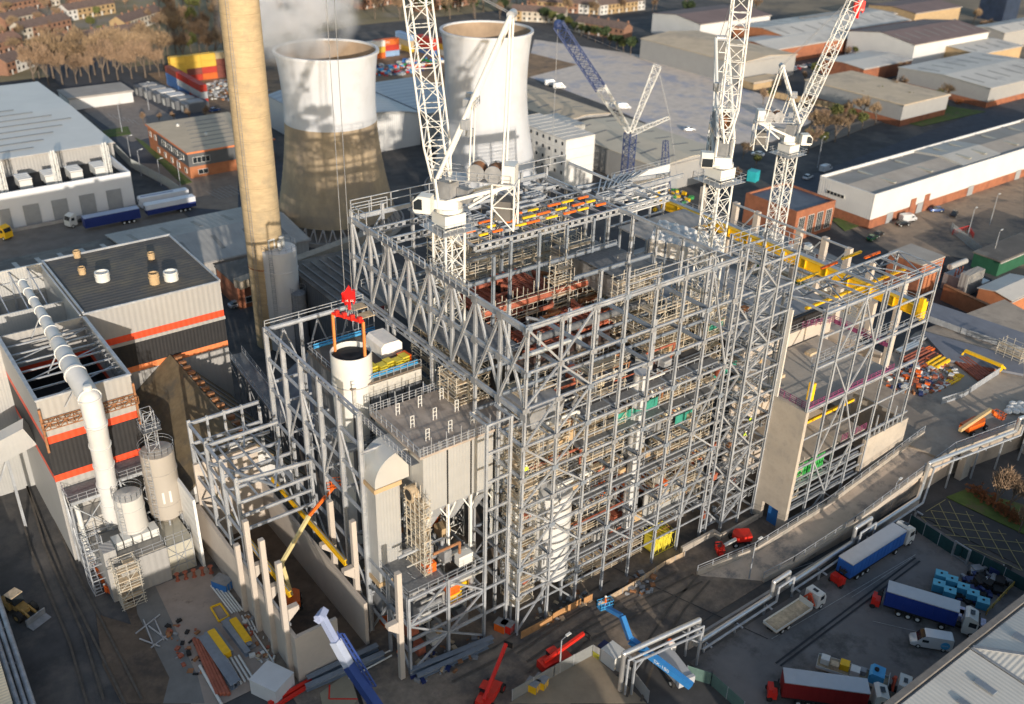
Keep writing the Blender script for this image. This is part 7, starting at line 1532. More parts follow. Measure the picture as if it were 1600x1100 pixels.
# cars and vans
def loft(q, st, mi=0):    # st: (x, half width, z low, z belt, half width top, z top)
    n0 = []; vs = []
    for x, hw, zl, zb, ht, zt in st: vs += [(x,-hw,zl),(x,-hw,zb),(x,-ht,zt),(x,ht,zt),(x,hw,zb),(x,hw,zl)]
    fs = []
    for i in range(len(st)-1):
        for j in range(6): fs.append((i*6+j, (i+1)*6+j, (i+1)*6+(j+1)%6, i*6+(j+1)%6))
    fs += [tuple(range(6))[::-1], tuple(range(len(st)*6-6, len(st)*6))]; q.add(vs, [f[::-1] for f in fs], mi)
def car_proto(kind, m):
    r = thing0('parked_'+kind, None, None)
    if kind == 'car':
        q = MB(); loft(q, [(-2.15,.75,.35,.75,.7,.8),(-1.9,.86,.25,.85,.8,.95),(-1.0,.88,.22,.9,.82,.98),(.9,.88,.22,.88,.82,.95),(1.9,.82,.25,.7,.75,.78),(2.2,.7,.35,.6,.65,.65)]); q.build('body', m, r, local=True, smooth=True)
        q = MB(); loft(q, [(-1.75,.76,.9,.95,.72,.97),(-1.2,.78,.9,1.1,.62,1.38),(.1,.78,.9,1.1,.62,1.44),(.55,.78,.9,1.0,.64,1.3),(1.15,.76,.88,.92,.72,.96)]); c = q.build('glasshouse', glass, r, local=True, smooth=True)
        q = MB(); q.box(-1.15, .15, -.6, .6, 1.40, 1.47); q.build('roof', m, c, local=True)
        for s in (-1, 1): q = MB(); q.box(2.08, 2.18, s*.55-.14, s*.55+.14, .52, .64); q.build('headlight', offwhite, r, local=True); q = MB(); q.box(-2.17, -2.08, s*.6-.1, s*.6+.1, .6, .75); q.build('tail_light', red_p, r, local=True)
        wheels(r, [-1.3, 1.35], .78, .32, .2)
    else:
        q = MB(); loft(q, [(-2.7,.92,.4,1.6,.82,2.15),(-2.5,.96,.3,1.6,.86,2.25),(.9,.96,.3,1.6,.86,2.25),(1.5,.96,.3,1.2,.84,1.75),(1.9,.94,.3,1.1,.85,1.2),(2.6,.85,.35,.85,.8,.95),(2.75,.75,.4,.7,.7,.75)]); q.build('body', m, r, local=True, smooth=True)
        q = MB(); loft(q, [(1.0,.9,1.35,1.5,.83,2.17),(1.52,.9,1.25,1.3,.82,1.79),(1.92,.88,1.15,1.18,.82,1.23)]); q.build('windscreen', glass, r, local=True)
        for s in (-1, 1): q = MB(); q.box(.5, 1.35, s*.955-.015, s*.955+.015, 1.2, 1.65); q.build('side_window', glass, r, local=True); q = MB(); q.box(2.58, 2.7, s*.6-.15, s*.6+.15, .68, .85); q.build('headlight', glass, r, local=True)
        wheels(r, [-1.6, 1.7], .85, .34, .22)
    return r
paint = {n: mat('car_paint_'+n, c, .25, .2, .03, 1) for n, c in (('white', (.62, .63, .64)), ('black', (.015, .015, .018)), ('red', (.4, .02, .02)), ('silver', (.38, .39, .41)), ('blue', (.03, .07, .2)), ('green', (.02, .12, .05)))}
prot = {}
def park(kind, col, px, py, rz, lab, z=.13, grp=None):
    k = (kind, col); p = P(px, py, z)
    if k not in prot: r = car_proto(kind, paint[col]); prot[k] = r; r.location = p; r.rotation_euler = (0, 0, rz); tag(r, lab, kind, grp)
    else: r = copy_tree(prot[k], p, rz, lab, None); r['category'] = kind; (r.__setitem__('group', grp) if grp else r.pop('group', None))
    return r
v = park('van', 'white', 1452, 1008, math.atan2(P(1422,995).y-P(1482,1005).y, P(1422,995).x-P(1482,1005).x), 'white van with round blue badge in the truck yard')
q = MB(); q.tube((-1.7, .955, 1.15), (-1.7, .99, 1.15), .62, 24); lg = q.build('badge', lblue_p, v, local=True)
t_ = text_mb('Lease', .38, (-1.2, 1.0, 1.08), (-1,0,0), (0,0,1), .0); t_.build('lettering', offwhite, lg, local=True)
park('van', 'white', 1418, 345, R_(-15), 'white van parked in the court of the unit row', )
park('car', 'black', 1410, 352, R_(-15), 'black car parked beside the white van in the court')
park('car', 'black', 1490, 337, R_(200), 'black car parked alone in the middle of the court')
park('car', 'blue', 1462, 330, R_(150), 'dark blue car left of the lone black car in the court')
v = park('van', 'blue', 1547, 286, R_(-20), 'blue and white box van in front of the unit row')
q = MB(); q.box(-2.6, .8, -1.0, 1.0, 1.0, 2.6); q.build('box_body', offwhite, v, local=True)
park('van', 'white', 1290, 267, R_(5), 'white estate van parked on the road left of the unit row')
park('car', 'white', 1262, 279, R_(8), 'white car parked in front of the white estate van on the road')
park('car', 'white', 1184, 243, R_(120), 'white car below the bare tree right of the white crane')
park('car', 'black', 1372, 368, R_(10), 'black car behind the brick office')
park('car', 'green', 1362, 374, R_(10), 'dark green car beside the black car near the brick office')
park('car', 'silver', 372, 478, R_(0), 'grey car parked at the foot of the chimney')
park('car', 'blue', 335, 174, R_(10), 'dark blue car behind the orange brick office')
for i, (px, py) in enumerate(((861,133),(874,138))): park('van', 'white', px, py, R_(-30), '%s white minibus on the track beside the frosted lot' % ('left' if i == 0 else 'right'))
park('van', 'white', 975, 170, R_(-30), 'white van on the track right of the blue boom')
park('car', 'white', 1077, 204, R_(-30), 'white car on the track left of the central white crane')
random.seed(77); cc = ['white', 'black', 'red', 'silver', 'blue']; n = 0
for row, (x0, y0, x1, y1, k) in enumerate(((1165,100,1200,92,4),(1168,113,1215,108,6),(1170,124,1225,120,6),(1225,92,1270,84,5),(1235,110,1262,103,4),(1240,68,1300,58,6))):
    for i in range(k):
        c = cc[(i*3+row*2+1) % 5]; px = x0+(x1-x0)*i/(k-1); py = y0+(y1-y0)*i/(k-1); park('car' if (i+row) % 4 else 'van', c if (i+row) % 4 else 'white', px, py, R_(100), '%s vehicle from the left in the %s row of the car park behind the cranes' % (ORD[i], ORD[row]), grp='vehicles in the car park behind the cranes')
# blue waste skips and stores
sk = mat('skip_blue', (.05, .28, .45), .6, 0, .12, 1)
def bin_proto():
    r = thing0('blue_tank', None, None); q = MB(); q.cbox((0,0,.15), 1.7, 2.0, 1.5); q.build('body', sk, r, local=True); q = MB(); q.cbox((0,0,1.66), 1.8, 2.1, .12); q.build('lid', mat('skip_lid', (.10, .40, .55), .5), r, local=True)
    q = MB(); q.tube((0,0,1.78), (0,0,1.9), .22, 10); q.cbox((0,-1.03,.5), .8, .06, .6); q.build('fitting', blackm, r, local=True); q = MB(); q.cbox((-.6,0,0), .15, 1.9, .14); q.cbox((.6,0,0), .15, 1.9, .14); q.build('skid', blackm, r, local=True); return r
b0 = bin_proto(); tag(b0, None, 'tank')
for i, (px, py) in enumerate(((1468,907),(1484,915),(1502,927),(1517,937),(1533,949),(1464,922),(1481,933))):
    lab = ('%s light blue tank from the left in the back row of the yard' % ORD[i]) if i < 5 else ('%s light blue tank in the front pair beside the dark blue lorry' % ('left' if i == 5 else 'right'))
    if i == 0: b0.scale = (.82,)*3; b0.location = P(px, py, .06); b0.rotation_euler = (0,0,.5); tag(b0, lab, 'tank', 'light blue tanks in the yard')
    else: copy_tree(b0, P(px, py, .06), .5, lab, 'light blue tanks in the yard', .82)
random.seed(5)
heap('pallet_store', 'dark pile of hoses and pallets behind the light blue tanks', P(1535,915).x, P(1535,915).y, 6.5, 2.5, 1.0, 110, [blackm, steel_d, navy_p, blackm], cat='material store', smin=.5, smax=1.6)
heap('bottle_store', 'row of white and purple gas bottles along the green fence', P(1553,905).x, P(1553,905).y, 5, 1, .8, 50, [offwhite, mat('lilac', (.35, .30, .5), .6), offwhite], cat='material store', smin=.2, smax=.7)
for i in range(3): p = P(1495+i*12, 960+i*8, .06); r = thing('wrapped_pallet', '%s blue and white wrapped pallet from the left beside the dark blue lorry' % ORD[i], 'pallet', p, 0, 'wrapped pallets beside the lorry'); q = MB(); q.cbox(p+Vector((0,0,.12)), 1.6, 3.2, .9, .5); q.build('load', mat('wrapped', (.42, .44, .60), .4, 0, .4, 3), r); q = MB(); q.cbox(p, 1.5, 3, .11, .5); q.build('pallet', plank, r)
r = thing('yellow_barrier', 'rusty yellow barrier beside the light blue tanks', 'barrier', P(1540,960)); q = MB(); q.rail([P(1540,962), P(1582,918)], 1.2, 2, .12); q.build('rail', mat('dull_yellow', (.35, .25, .06), .7), r)
r = thing('red_barriers', 'red gate barriers inside the far right yard', 'barrier', P(1500,370)); q = MB(); q.rail([P(1488,367), P(1512,360), P(1520,372)], 1.4, 1.2, .18); q.build('rail', red_p, r)
box_thing('teal_cabin', 'turquoise cabin by the trees right of the central white crane', 'cabin', P(1176,282), (3, 3, 3.4), mat('teal', (.03, .38, .42), .5), .3)
# ------------------------------------------------------------------ boom lifts
def boomlift(lab, base, pts, rb, body_m, boom_m, tip_m=None, wl=3.6, ww=2.2, rz=0, basket=True, bw=.4, cw=None):
    base = Vector(base); r = thing('boom_lift', lab, 'boom lift', base); ca, sa = math.cos(rz), math.sin(rz)
    def L_(x, y, z): return base+Vector((x*ca-y*sa, x*sa+y*ca, z))
    q = MB(); q.cbox(L_(0,0,.45), wl, ww*.6, .5, rz); q.build('chassis', blackm, r)
    for x in (-wl*.38, wl*.38):
        for y in (-ww/2, ww/2):
            q = MB(); q.tube(L_(x, y-.2, .5), L_(x, y+.2, .5), .52, 16); w_ = q.build('wheel', tyre, r); q = MB(); q.tube(L_(x, y-.22, .5), L_(x, y+.22, .5), .26, 10); q.build('rim', offwhite, w_)
    q = MB(); q.prism([tuple(L_(a, b, 0)[:2]) for a, b in ((-wl*.62,-ww*.45),(wl*.25,-ww*.5),(wl*.45,-ww*.2),(wl*.45,ww*.2),(wl*.25,ww*.5),(-wl*.62,ww*.45))], base.z+1.0, base.z+2.0); q.build('turntable', body_m, r)
    if cw: q = MB(); q.cbox(L_(-wl*.6, 0, .95), .5, ww*.95, 1.2, rz); q.build('counterweight', cw, r)
    for i, (a, b) in enumerate(zip(pts, pts[1:])): q = MB(); q.bar(a, b, bw*(1-.18*i), bw*1.25*(1-.18*i)); q.build('boom_section', (tip_m or boom_m) if i >= len(pts)-2 and tip_m else boom_m, r)
    if basket:
        e = Vector(pts[-1]); q = MB(); bsk = [e+Vector((x*ca-y*sa, x*sa+y*ca, 0)) for x, y in ((-.5,-1),(.5,-1),(.5,1),(-.5,1),(-.5,-1))]
        q.rail(bsk, 1.1, .7, .07); q.cbox(e, 1, 2, .08, rz); q.build('basket', rb, r)
    return r
gb = mat('lift_grey', (.42, .43, .45), .5, 0, .05, 1); bb = mat('boom_blue', (.03, .17, .42), .4, 0, .08, 1)
A_ = P(1072,1075, .06); rz = math.atan2(P(1020,1010).y-P(1080,1085).y, P(1020,1010).x-P(1080,1085).x)
ba = P(1048,1050,.06); tail = P(1080,1072,2.6); mid = P(985,1000,6.5); elb = P(972,963,8.6); tip = P(945,948,8.0)
bl = boomlift('large blue boom lift with pale grey base beside the pipe bridge', ba, [tail, mid, elb, tip], lblue_p, gb, bb, wl=5.4, ww=2.6, rz=rz, bw=.75, cw=gb)
d = (mid-tail).normalized(); up_ = Vector((-d.y, d.x, 0)).normalized(); side = d.cross(Vector((0,0,1))).normalized()
t_ = text_mb('SX-180', .85, tail.lerp(mid, .64)+Vector((0,0,.30))-side*0, -d, (Vector((0,0,1))), .0)
# letters lie along the left flank of the boom
n_ = d.cross(Vector((0,0,1))).normalized(); fl_ = n_ if (CAM_POS-tail).dot(n_) > 0 else -n_
t_ = text_mb('SX-180', .8, tail.lerp(mid, .60)+fl_*.36-Vector((0,0,.28)), d if (d.cross(Vector((0,0,1)))).dot(fl_) > 0 else -d, Vector((0,0,1)), .03); t_.build('lettering', offwhite, bl)
ba = P(458,945,.2); boomlift('boom lift in the bunker with cream boom and orange tip reaching up to the frame', ba, [P(455,930,2), P(440,880,9.0), P(483,806,14), P(522,760,18)], orange_p, orange_p, mat('boom_cream', (.62, .52, .26), .5, 0, .08, 1), orange_p, rz=1.2, wl=2.8, bw=.5)
ba = P(1520,672,r6); boomlift('orange boom lift folded on the high platform at the right', ba, [P(1500,672,r6+2.2), P(1548,640,r6+2.6), P(1560,652,r6+1.0)], orange_p, orange_p, mat('boom_tan', (.50, .36, .18), .5, 0, .08, 1), orange_p, rz=math.atan2(P(1560,652,r6).y-P(1500,680,r6).y, P(1560,652,r6).x-P(1500,680,r6).x), wl=5, bw=.55)
ba = P(1155,848,.06); boomlift('red boom lift parked below the ramp with its basket on the ground', ba, [P(1150,842,2.0), P(1132,852,1.6), P(1124,862,.6)], red_p, red_p, offwhite, red_p, rz=2.6, wl=2.6, bw=.35)
def telehandler(lab, a, b, hgt, m):
    A, B = P(*a), P(*b); d = (B-A).normalized(); rz = math.atan2(d.y, d.x); r = thing('telehandler', lab, 'telehandler', A, rz); OFF[r] = Vector((0,0,0))
    q = MB(); q.extr([(-2.6, .7), (-2.6, 1.9), (-1.6, 2.0), (2.2, 1.2), (2.4, .7)], -.9, .9); q.build('body', m, r, local=True)
    q = MB(); q.extr([(-.9, 1.5), (-.9, 2.5), (.4, 2.5), (.8, 1.5)], .25, 1.05); c = q.build('cab', glass, r, local=True); q = MB(); q.box(-.95, .45, .2, 1.1, 2.52, 2.6); q.build('cab_roof', m, c, local=True)
    q = MB(); q.bar((-2.3, -.2, 2.3), (4.6, -.2, 2.3+hgt), .4, .5); q.build('boom', m, r, local=True); q = MB(); q.bar((4.6, -.2, 2.3+hgt), (5.4, -.2, 1.5+hgt), .3); q.box(5.3, 5.45, -.8, .4, 1.0+hgt, 1.9+hgt); q.build('carriage', blackm, r, local=True)
    wheels(r, [-1.7, 1.8], 1.05, .62, .4, rim=m); return r
telehandler('red telehandler with raised boom behind the mesh fence at the bottom', (868,1040), (905,1018), 1.0, red_p)
telehandler('red telehandler with long raised boom at the bottom centre', (765,1092), (800,1030), 3.2, red_p)
for i, (px, py, m, lab) in enumerate(((793,985,red_p,'red welding set at the foot of the main frame corner'), (783,984,orange_p,'orange welding set at the foot of the main frame corner'), (845,1072,yellow_p,'yellow pump behind the mesh fence'), (832,1078,yellow_p,'yellow frame trolley behind the mesh fence'))): box_thing('welding_set', lab, 'machine', P(px, py), (1.3, 1.6, 1.5), m, .4, steel_d)
box_thing('gatehouse', 'small white gate cabin beside the pipe bridge leg', 'cabin', P(957,1035), (2.2, 2.4, 2.4), offwhite, .1, offwhite)
box_thing('waste_bin', 'navy waste bin behind the gate cabin', 'bin', P(944,1018), (1.4, 1.2, 1.2), navy_p, .2)
box_thing('waste_bin', 'olive green bin beside the navy waste bin', 'bin', P(934,1026), (1.0, 1.0, 1.0), mat('olive', (.3, .28, .03), .6), .2)
r = thing('big_bag', 'white bulk bag with orange top under the pipe bridge', 'bag', P(1046,1018)); q = MB(); p = P(1046,1018); q.ball(p+Vector((0,0,.9)), .9, 10, sz=1.1); q.build('bag', tarp, r); q = MB(); q.ball(p+Vector((0,.2,1.8)), .4, 8); q.build('tie', orange_p, r)
heap('debris_heap', 'loose timber and fittings on the road left of the boom basket', P(880,950).x, P(880,950).y, 5, 2.0, .25, 46, [plank, steel_d, rust, offwhite], cat='debris', smin=.2, smax=.8)
heap('debris_heap', 'loose timber and steel bits at the foot of the lone concrete post', P(700,1030).x, P(700,1030).y, 6, 2.4, .3, 70, [plank, steel_d, navy_p, steel, rust], cat='debris', smin=.2, smax=.9)
heap('debris_heap', 'loose steel bits and bags between the slab and the bunker wall', P(405,1000).x, P(405,1000).y, 2.4, 5, .3, 60, [plank, steel_d, redox, offwhite, rust], cat='debris', smin=.2, smax=.8)
heap('debris_heap', 'dirt and rubbish strewn by the red girders left of the slab', P(290,1010).x, P(290,1010).y, 2.4, 6, .25, 60, [steel_d, redox, rust, blackm], cat='debris', smin=.2, smax=.8)
heap('pipe_heap', 'heap of steel offcuts on the road left of the ramp end', P(1000,915).x, P(1000,915).y, 3.2, 2.0, .5, 34, [rust, steel_d, steel], cat='scrap heap', smax=.9)
bundle('long grey girders stacked on the ground before the filter steelwork', [((640,1050),(770,998),.4), ((652,1058),(762,1008),.35), ((660,1040),(740,1012),.3)], steel_p, kind='I', z=.3)
bundle('grey girders lying beside the bunker front', [((480,1062),(590,1010),.4), ((478,1075),(600,1022),.4)], steel_p, kind='I', z=.3)
bundle('thin white tubes on the ground left of the bunker front', [((540,1052),(612,1015),.12), ((545,1060),(612,1024),.12)], offwhite, z=.2)
bundle('red lattice lengths at the bottom beside the white box cabin', [((420,1100),(486,1062),.25), ((430,1104),(488,1068),.2)], red_p, kind='bar')
r = thing('concrete_slab', 'square concrete pad with painted red lines at the bottom', 'slab', P(535,1085)); q = MB(); q.prism([tuple(P(*p)[:2]) for p in ((500,1085),(545,1052),(575,1080),(545,1110),(505,1110))], .05, .25); q.build('pad', mat('pad', (.28, .24, .17), .9, 0, .1, .4), r); q = MB(); q.bar(P(515,1070,.27), P(514,1092,.27), .2, .03); q.bar(P(514,1092,.27), P(560,1092,.27), .2, .03); q.build('painted_line', red_p, r)
# ------------------------------------------------------------------ cranes
def luffer(lab, base, zs, zb, mw, jf_px, jtip_px, d, ap_px, cj_len, slewcab=1, ropes=None, ext=1.0, jw=2.2, scale=1.0):
    """luffing tower crane: mast, slewing deck, jib in the vertical plane along d, A-frame, counter deck, cab"""
    bx_, by_ = base; B = Vector((bx_, by_, 0)); r = thing('tower_crane', lab, 'tower crane', (bx_, by_, zb)); d = Vector((d[0], d[1], 0)).normalized(); s = Vector((-d.y, d.x, 0)); S = scale
    q = MB(); lattice(q, B+Vector((0,0,zb)), B+Vector((0,0,zs-2.6*S)), mw, mw*.95, .17*S, .075*S, up=(1,0,0), xb=True); q.build('mast', white_p, r)
    q = MB(); q.cbox(B+Vector((0,0,zs+1.4)), 1.8*S, 2.0*S, 2.2*S, .3); q.cbox(B+d*-2.2*S+Vector((0,0,zs+1.0)), 1.2*S, 1.8*S, 1.8*S, .3); q.build('winch_cabinet', steel_d, r)
    q = MB(); q.cbox(B+Vector((0,0,zs-2.2*S)), mw*1.08, mw*1.08, 1.6*S); q.lathe(B+Vector((0,0,zs-.4*S)), [(mw*.62, 0), (mw*.62, .5*S), (0, .5*S)], 20); q.build('slew_ring_housing', white_p, r)
    q = MB(); o = mw*.95; z = zs-2.7*S; c4 = [B+Vector((x*o, y*o, z)) for x, y in ((-1,-1),(1,-1),(1,1),(-1,1),(-1,-1))]; q.rail(c4, 1.1*S, 1.2, .06); q.cbox(B+Vector((0,0,z-.1)), 2*o, 2*o, .08); q.build('mast_platform', steel, r)
    T0 = B+Vector((0,0,zs+.1)); 
    q = MB(); q.prism([tuple((B+d*a+s*b)[:2]) for a, b in ((-1.6*S,-1.3*S),(1.8*S,-1.3*S),(1.8*S,1.3*S),(-1.6*S,1.3*S))], zs+.1, zs+1.3*S); 
    for b in (-1.2*S, 1.2*S): q.bar(T0+s*b+Vector((0,0,1.0*S)), T0-d*cj_len+s*b+Vector((0,0,4.0*S)), .3*S, .45*S); q.bar(T0+s*b-d*cj_len*.9+Vector((0,0,3.8*S)), T0-d*cj_len*.35+s*b+Vector((0,0,.6*S)), .28*S)
    q.bar(T0+s*1.2*S+d*1.5*S+Vector((0,0,4*S)), T0+s*1.2*S+d*1.0*S, .3*S); q.bar(T0-s*1.2*S+d*1.5*S+Vector((0,0,4*S)), T0-s*1.2*S+d*1.0*S, .3*S)
    q.build('slewing_frame', white_p, r)
    q = MB(); E = T0-d*cj_len; 
    for b in (-1.5*S, 1.5*S): q.rail([T0+s*b+Vector((0,0,4.2*S)), E+s*b+Vector((0,0,4.2*S))], 1.1*S, 1.5*S, .06)
    a0, a1 = T0+Vector((0,0,4.15*S)), E+Vector((0,0,4.15*S)); q.bar(a0, a1, 3.0*S, .12); q.build('counter_deck', steel, r)
    q = MB()
    for k in range(2): c = T0-d*cj_len*(.45+.27*k)+Vector((0,0,5.2*S)); q.tube(c-s*1.1*S, c+s*1.1*S, .95*S, 18); 
    q.build('rope_drum', rust, r)
    q = MB()
    for k in range(2): c = T0-d*cj_len*(.45+.27*k)+Vector((0,0,5.2*S)); [q.tube(c+s*b*S-s*.08, c+s*b*S+s*.08, 1.15*S, 18) for b in (-1.15, 1.15)]
    q.build('drum_flange', steel_d, r)
    q = MB(); c = E+d*1.0*S+Vector((0,0,-.6*S)); rzz = math.atan2(d.y, d.x); q.cbox(c-Vector((0,0,.2)), 2.0*S, 2.6*S, 2.6*S, rzz); q.build('counterweight', mat('cw_dark', (.12, .115, .11), .8), r)
    q = MB(); lattice(q, c+Vector((0,0,-1.4*S)), c+Vector((0,0,4.6*S)), 2.9*S, 2.6*S, .13*S, .09*S, up=d); q.build('counterweight_cage', white_p, r)
    q = MB(); q.cbox(E+d*.4+Vector((0,0,4.3*S)), 1.6*S, 2.4*S, 2.2*S, rzz); q.build('machine_house', offwhite, r)
    # cab
    cc = T0+d*(2.6*S)+s*slewcab*2.6*S; q = MB(); pr = [(-1.1, 0), (-1.1, 2.2), (.5, 2.3), (1.2, 1.6), (1.2, .3), (.9, 0)]
    vs = [cc+d*a*S+s*bb*S+Vector((0,0,h*S)) for bb in (-.9, .9) for a, h in pr]; q.add(vs, [tuple(range(6)), tuple(range(6, 12))[::-1]]+[(i, 6+i, 6+(i+1) % 6, (i+1) % 6) for i in range(6)]); cb_ = q.build('cab', offwhite, r)
    q = MB(); vs = [cc+d*a*S+s*bb*S+Vector((0,0,h*S)) for bb in (-.93, .93) for a, h in ((.0, .5), (.0, 1.9), (.5, 1.95), (1.1, 1.5), (1.1, .5))]; q.add(vs, [tuple(range(5)), tuple(range(5, 10))[::-1]]); q.add([cc+d*a*S+s*bb*S+Vector((0,0,h*S)) for a, h, bb in ((1.23, .35, -.8), (1.23, .35, .8), (1.23, 1.6, .8), (1.23, 1.6, -.8))], [(0,1,2,3)]); q.build('window', glass, cb_)
    q = MB(); q.bar(T0+d*1.2*S+Vector((0,0,.2)), cc+Vector((0,0,0)), .4*S, .3*S); q.build('cab_bracket', white_p, r)
    # jib
    JF = T0+d*.9*S+Vector((0,0,3.4*S)); JT = PV(*jtip_px, JF, d)
    JT = JF+(JT-JF)*ext
    jd = (JT-JF).normalized(); L = (JT-JF).length; q = MB(); up = s
    lattice(q, JF+jd*5, JT, jw, jw*.9, .13*S, .06*S, up=up, xb=False)
    q.build('jib', white_p, r)
    q = MB(); lattice(q, JF, JF+jd*5, jw*.9, 1.7, .15*S, .07*S, w2=jw, up=up, h=.5*S, h2=jw); q.build('jib_foot', white_p, r)
    # A-frame
    AP = PV(*ap_px, T0, d); q = MB()
    for b in (-1.2*S, 1.2*S):
        q.tube(T0+s*b+d*1.2*S+Vector((0,0,4.1*S)), AP+s*b*.8, .27*S, 8); q.tube(E+d*1.2*S+s*b+Vector((0,0,4.2*S)), AP+s*b*.8, .15*S, 8); q.tube(T0-d*cj_len*.35+s*b+Vector((0,0,4.2*S)), (T0+d*1.2*S+Vector((0,0,4.1*S))).lerp(AP, .5)+s*b*.7, .1*S, 8)
    for t in (.25, .45, .65, .85):
        pa = (T0+d*1.2*S+Vector((0,0,4.1*S))).lerp(AP, t); w_ = 1.2*S*(1-.6*t); q.tube(pa-s*w_, pa+s*w_, .09*S, 6)
        pb = (T0+d*1.2*S+Vector((0,0,4.1*S))).lerp(AP, t+.13); q.tube(pa-s*w_, pb+s*w_*.9, .06*S, 5)
    q.build('a_frame', white_p, r)
    q = MB(); q.tube(AP-s*.9*S, AP+s*.9*S, .5*S, 14); q.build('sheave', steel, r)
    q = MB()
    for b in (-.4, .4): q.tube(AP+s*b, JT+s*b, .045, 5)
    q.build('luffing_rope', steel_d, r)
    q = MB(); m_ = (T0+d*1.2*S+Vector((0,0,4.1*S))).lerp(AP, .45); q.rail([m_+s*1.6*S-d*.8, m_-s*1.6*S-d*.8, m_-s*1.6*S+d*.8], 1.0, 1, .06); [q.cbox(m_+s*b+d*.3+Vector((0,0,z)), .9, .8, h_, .4) for b, z, h_ in ((-1.2, .1, 1.3), (.3, .1, .9), (1.3, -2.5, 1.2), (-.9, -4.0, 1.0))]; q.build('a_frame_platform', steel, r)
    return r, JT, T0, d
HK = P(544, 452, 41.0); 
r1, JT1, T1, d1 = luffer('nearest white luffing tower crane rising through the main frame at left', (4.5, 23.2), 54.6, 0, 3.0, None, (645, -60), (HK.x-4.5, HK.y-23.2), (800, 22), 8.5, slewcab=1, jw=2.7)
JT1b = PV(645, -60, T1+d1*1.7+Vector((0,0,4)), d1)
r3, JT3, T3, d3 = luffer('central white luffing tower crane beyond the main frame with its jib toward the viewer', (51, 18), 53.9, 0, 3.0, None, (1166, -60), (-.66, -.75), (1128, 60), 7.5, slewcab=-1, jw=2.5)
r4, JT4, T4, d4 = luffer('far right white luffing tower crane with jib leaning right', (110, 50), 39.7, 12, 3.0, None, (1342, -14), (.8, -.6), (1222, 103), 7.5, slewcab=-1)
def hook(lab, top, c, s=1.0, ropes=True):
    c = Vector(c); r = thing('hook_block', lab, 'hook block', c); q = MB()
    o = CR; pr = [(-1.3,.2),(-1.3,2.2),(-.6,2.6),(0,3.6),(.6,2.7),(1.3,2.6),(1.3,.3),(1.0,-.3),(.8,.4),(.2,.2),(-.7,-.6),(-.9,.2)]
    e = Vector((.8, -.6, 0)); n = Vector((.6, .8, 0))
    vs = [c+e*a*s+n*b+Vector((0,0,z*s)) for b in (-.55*s, .55*s) for a, z in pr]; k = len(pr)
    q.add(vs, [tuple(range(k)), tuple(range(k, 2*k))[::-1]]+[(i, k+i, k+(i+1) % k, (i+1) % k) for i in range(k)]); q.build('block', mat('hook_red', (.85, .01, .01), .4, 0, .02, 1), r)
    q = MB(); q.bar(c, c+Vector((0,0,-1.6*s)), .5*s); q.build('hook', mat('hook_red', (.85, .01, .01)), r)
    for k_, a in ((0, -.75), (1, .35)): text_mb('66', .75*s, c+e*a*s-n*.56*s+Vector((0,0,.35*s)), e, Vector((0,0,1)), .02).build('lettering', offwhite, r)
    if ropes:
        q = MB()
        for a in (-.5, .5): q.tube(c+e*a+Vector((0,0,2.4*s)), Vector(top)+e*a, .05, 5)
        q.build('hoist_rope', steel_d, r)
    return r
hx = Vector((HK.x, HK.y, 39.0)); hook('red crane hook block with white 66 hanging over the middle frame', (hx.x, hx.y, 96), hx, .7)
hk4 = PV(1343, 6, T4, d4); hook('red hook block hanging at the tip of the far right crane', JT4, hk4+Vector((0,0,-1.5)), .8)
# blue and white lattice crane
bc = Vector((137, 125, 0)); r = thing('lattice_crane', 'blue and white lattice boom crane standing behind the main frame', 'lattice crane', bc); e = Vector((-.707, .707, 0))
bp_ = mat('crane_navy', (.03, .05, .14), .5, 0, .1, .5)
hub = PV(985, 208, bc, e); bb_ = PV(985, 275, bc, e); q = MB(); lattice(q, Vector((hub.x, hub.y, 0)), hub, 2.6, 2.4, .16, .09, up=(1,0,0), xb=True); q.build('tower', bp_, r)
tip = PV(872, 38, bc, e); k = .42; m_ = hub.lerp(tip, k)
q = MB(); lattice(q, hub, m_, 1.2, 2.3, .16, .09, w2=2.8, up=Vector((.707,.707,0))); q.build('white_boom_section', white_p, r)
q = MB(); lattice(q, m_, tip, 2.8, 2.3, .16, .09, up=Vector((.707,.707,0)), xb=True); q.build('blue_boom_section', bp_, r)
q = MB(); q.ball(tip, 1.4, 10); q.build('tip_sheave', bp_, r)
mt = PV(1027, 103, bc, e); q = MB(); lattice(q, hub, mt, 1.0, 2.0, .14, .08, w2=2.2, up=Vector((.707,.707,0))); q.build('derrick_mast', white_p, r)
gt = PV(1046, 183, bc, e); q = MB(); lattice(q, hub, gt, 1.6, 2.0, .13, .07, w2=.8, up=Vector((.707,.707,0))); q.build('back_mast', white_p, r)
q = MB()
for b in (-.8, -.3, .3, .8): o2 = Vector((.707,.707,0))*b; q.tube(mt+o2, gt+o2, .07, 5)
for b in (-.5, .5): q.tube(tip+Vector((.707,.707,0))*b, tip+Vector((.707,.707,0))*b-Vector((0,0,32)), .05, 5); q.tube(gt+Vector((.707,.707,0))*b, Vector((gt.x+3, gt.y-3, 6)), .06, 5); q.tube(mt, tip, .04, 5)
q.build('pendant_rope', steel_d, r)
a_ = PV(1040, 220, bc, e); q = MB(); lattice(q, Vector((a_.x+1, a_.y-1, 0)), a_, 2.6, 2.2, .14, .07, w2=1.0, up=(1,0,0)); q.build('rear_gantry', bp_, r)
q = MB(); q.cbox((bc.x-4, bc.y-2, .3), 9, 6, 2.2, .8); q.build('carrier_body', bp_, r); q = MB(); [q.cbox((bc.x-4+s*2.4, bc.y-2+s*2.4, 0), 8.5, 1.2, 1.2, .8) for s in (-1, 1)]; q.build('crawler_track', blackm, r)
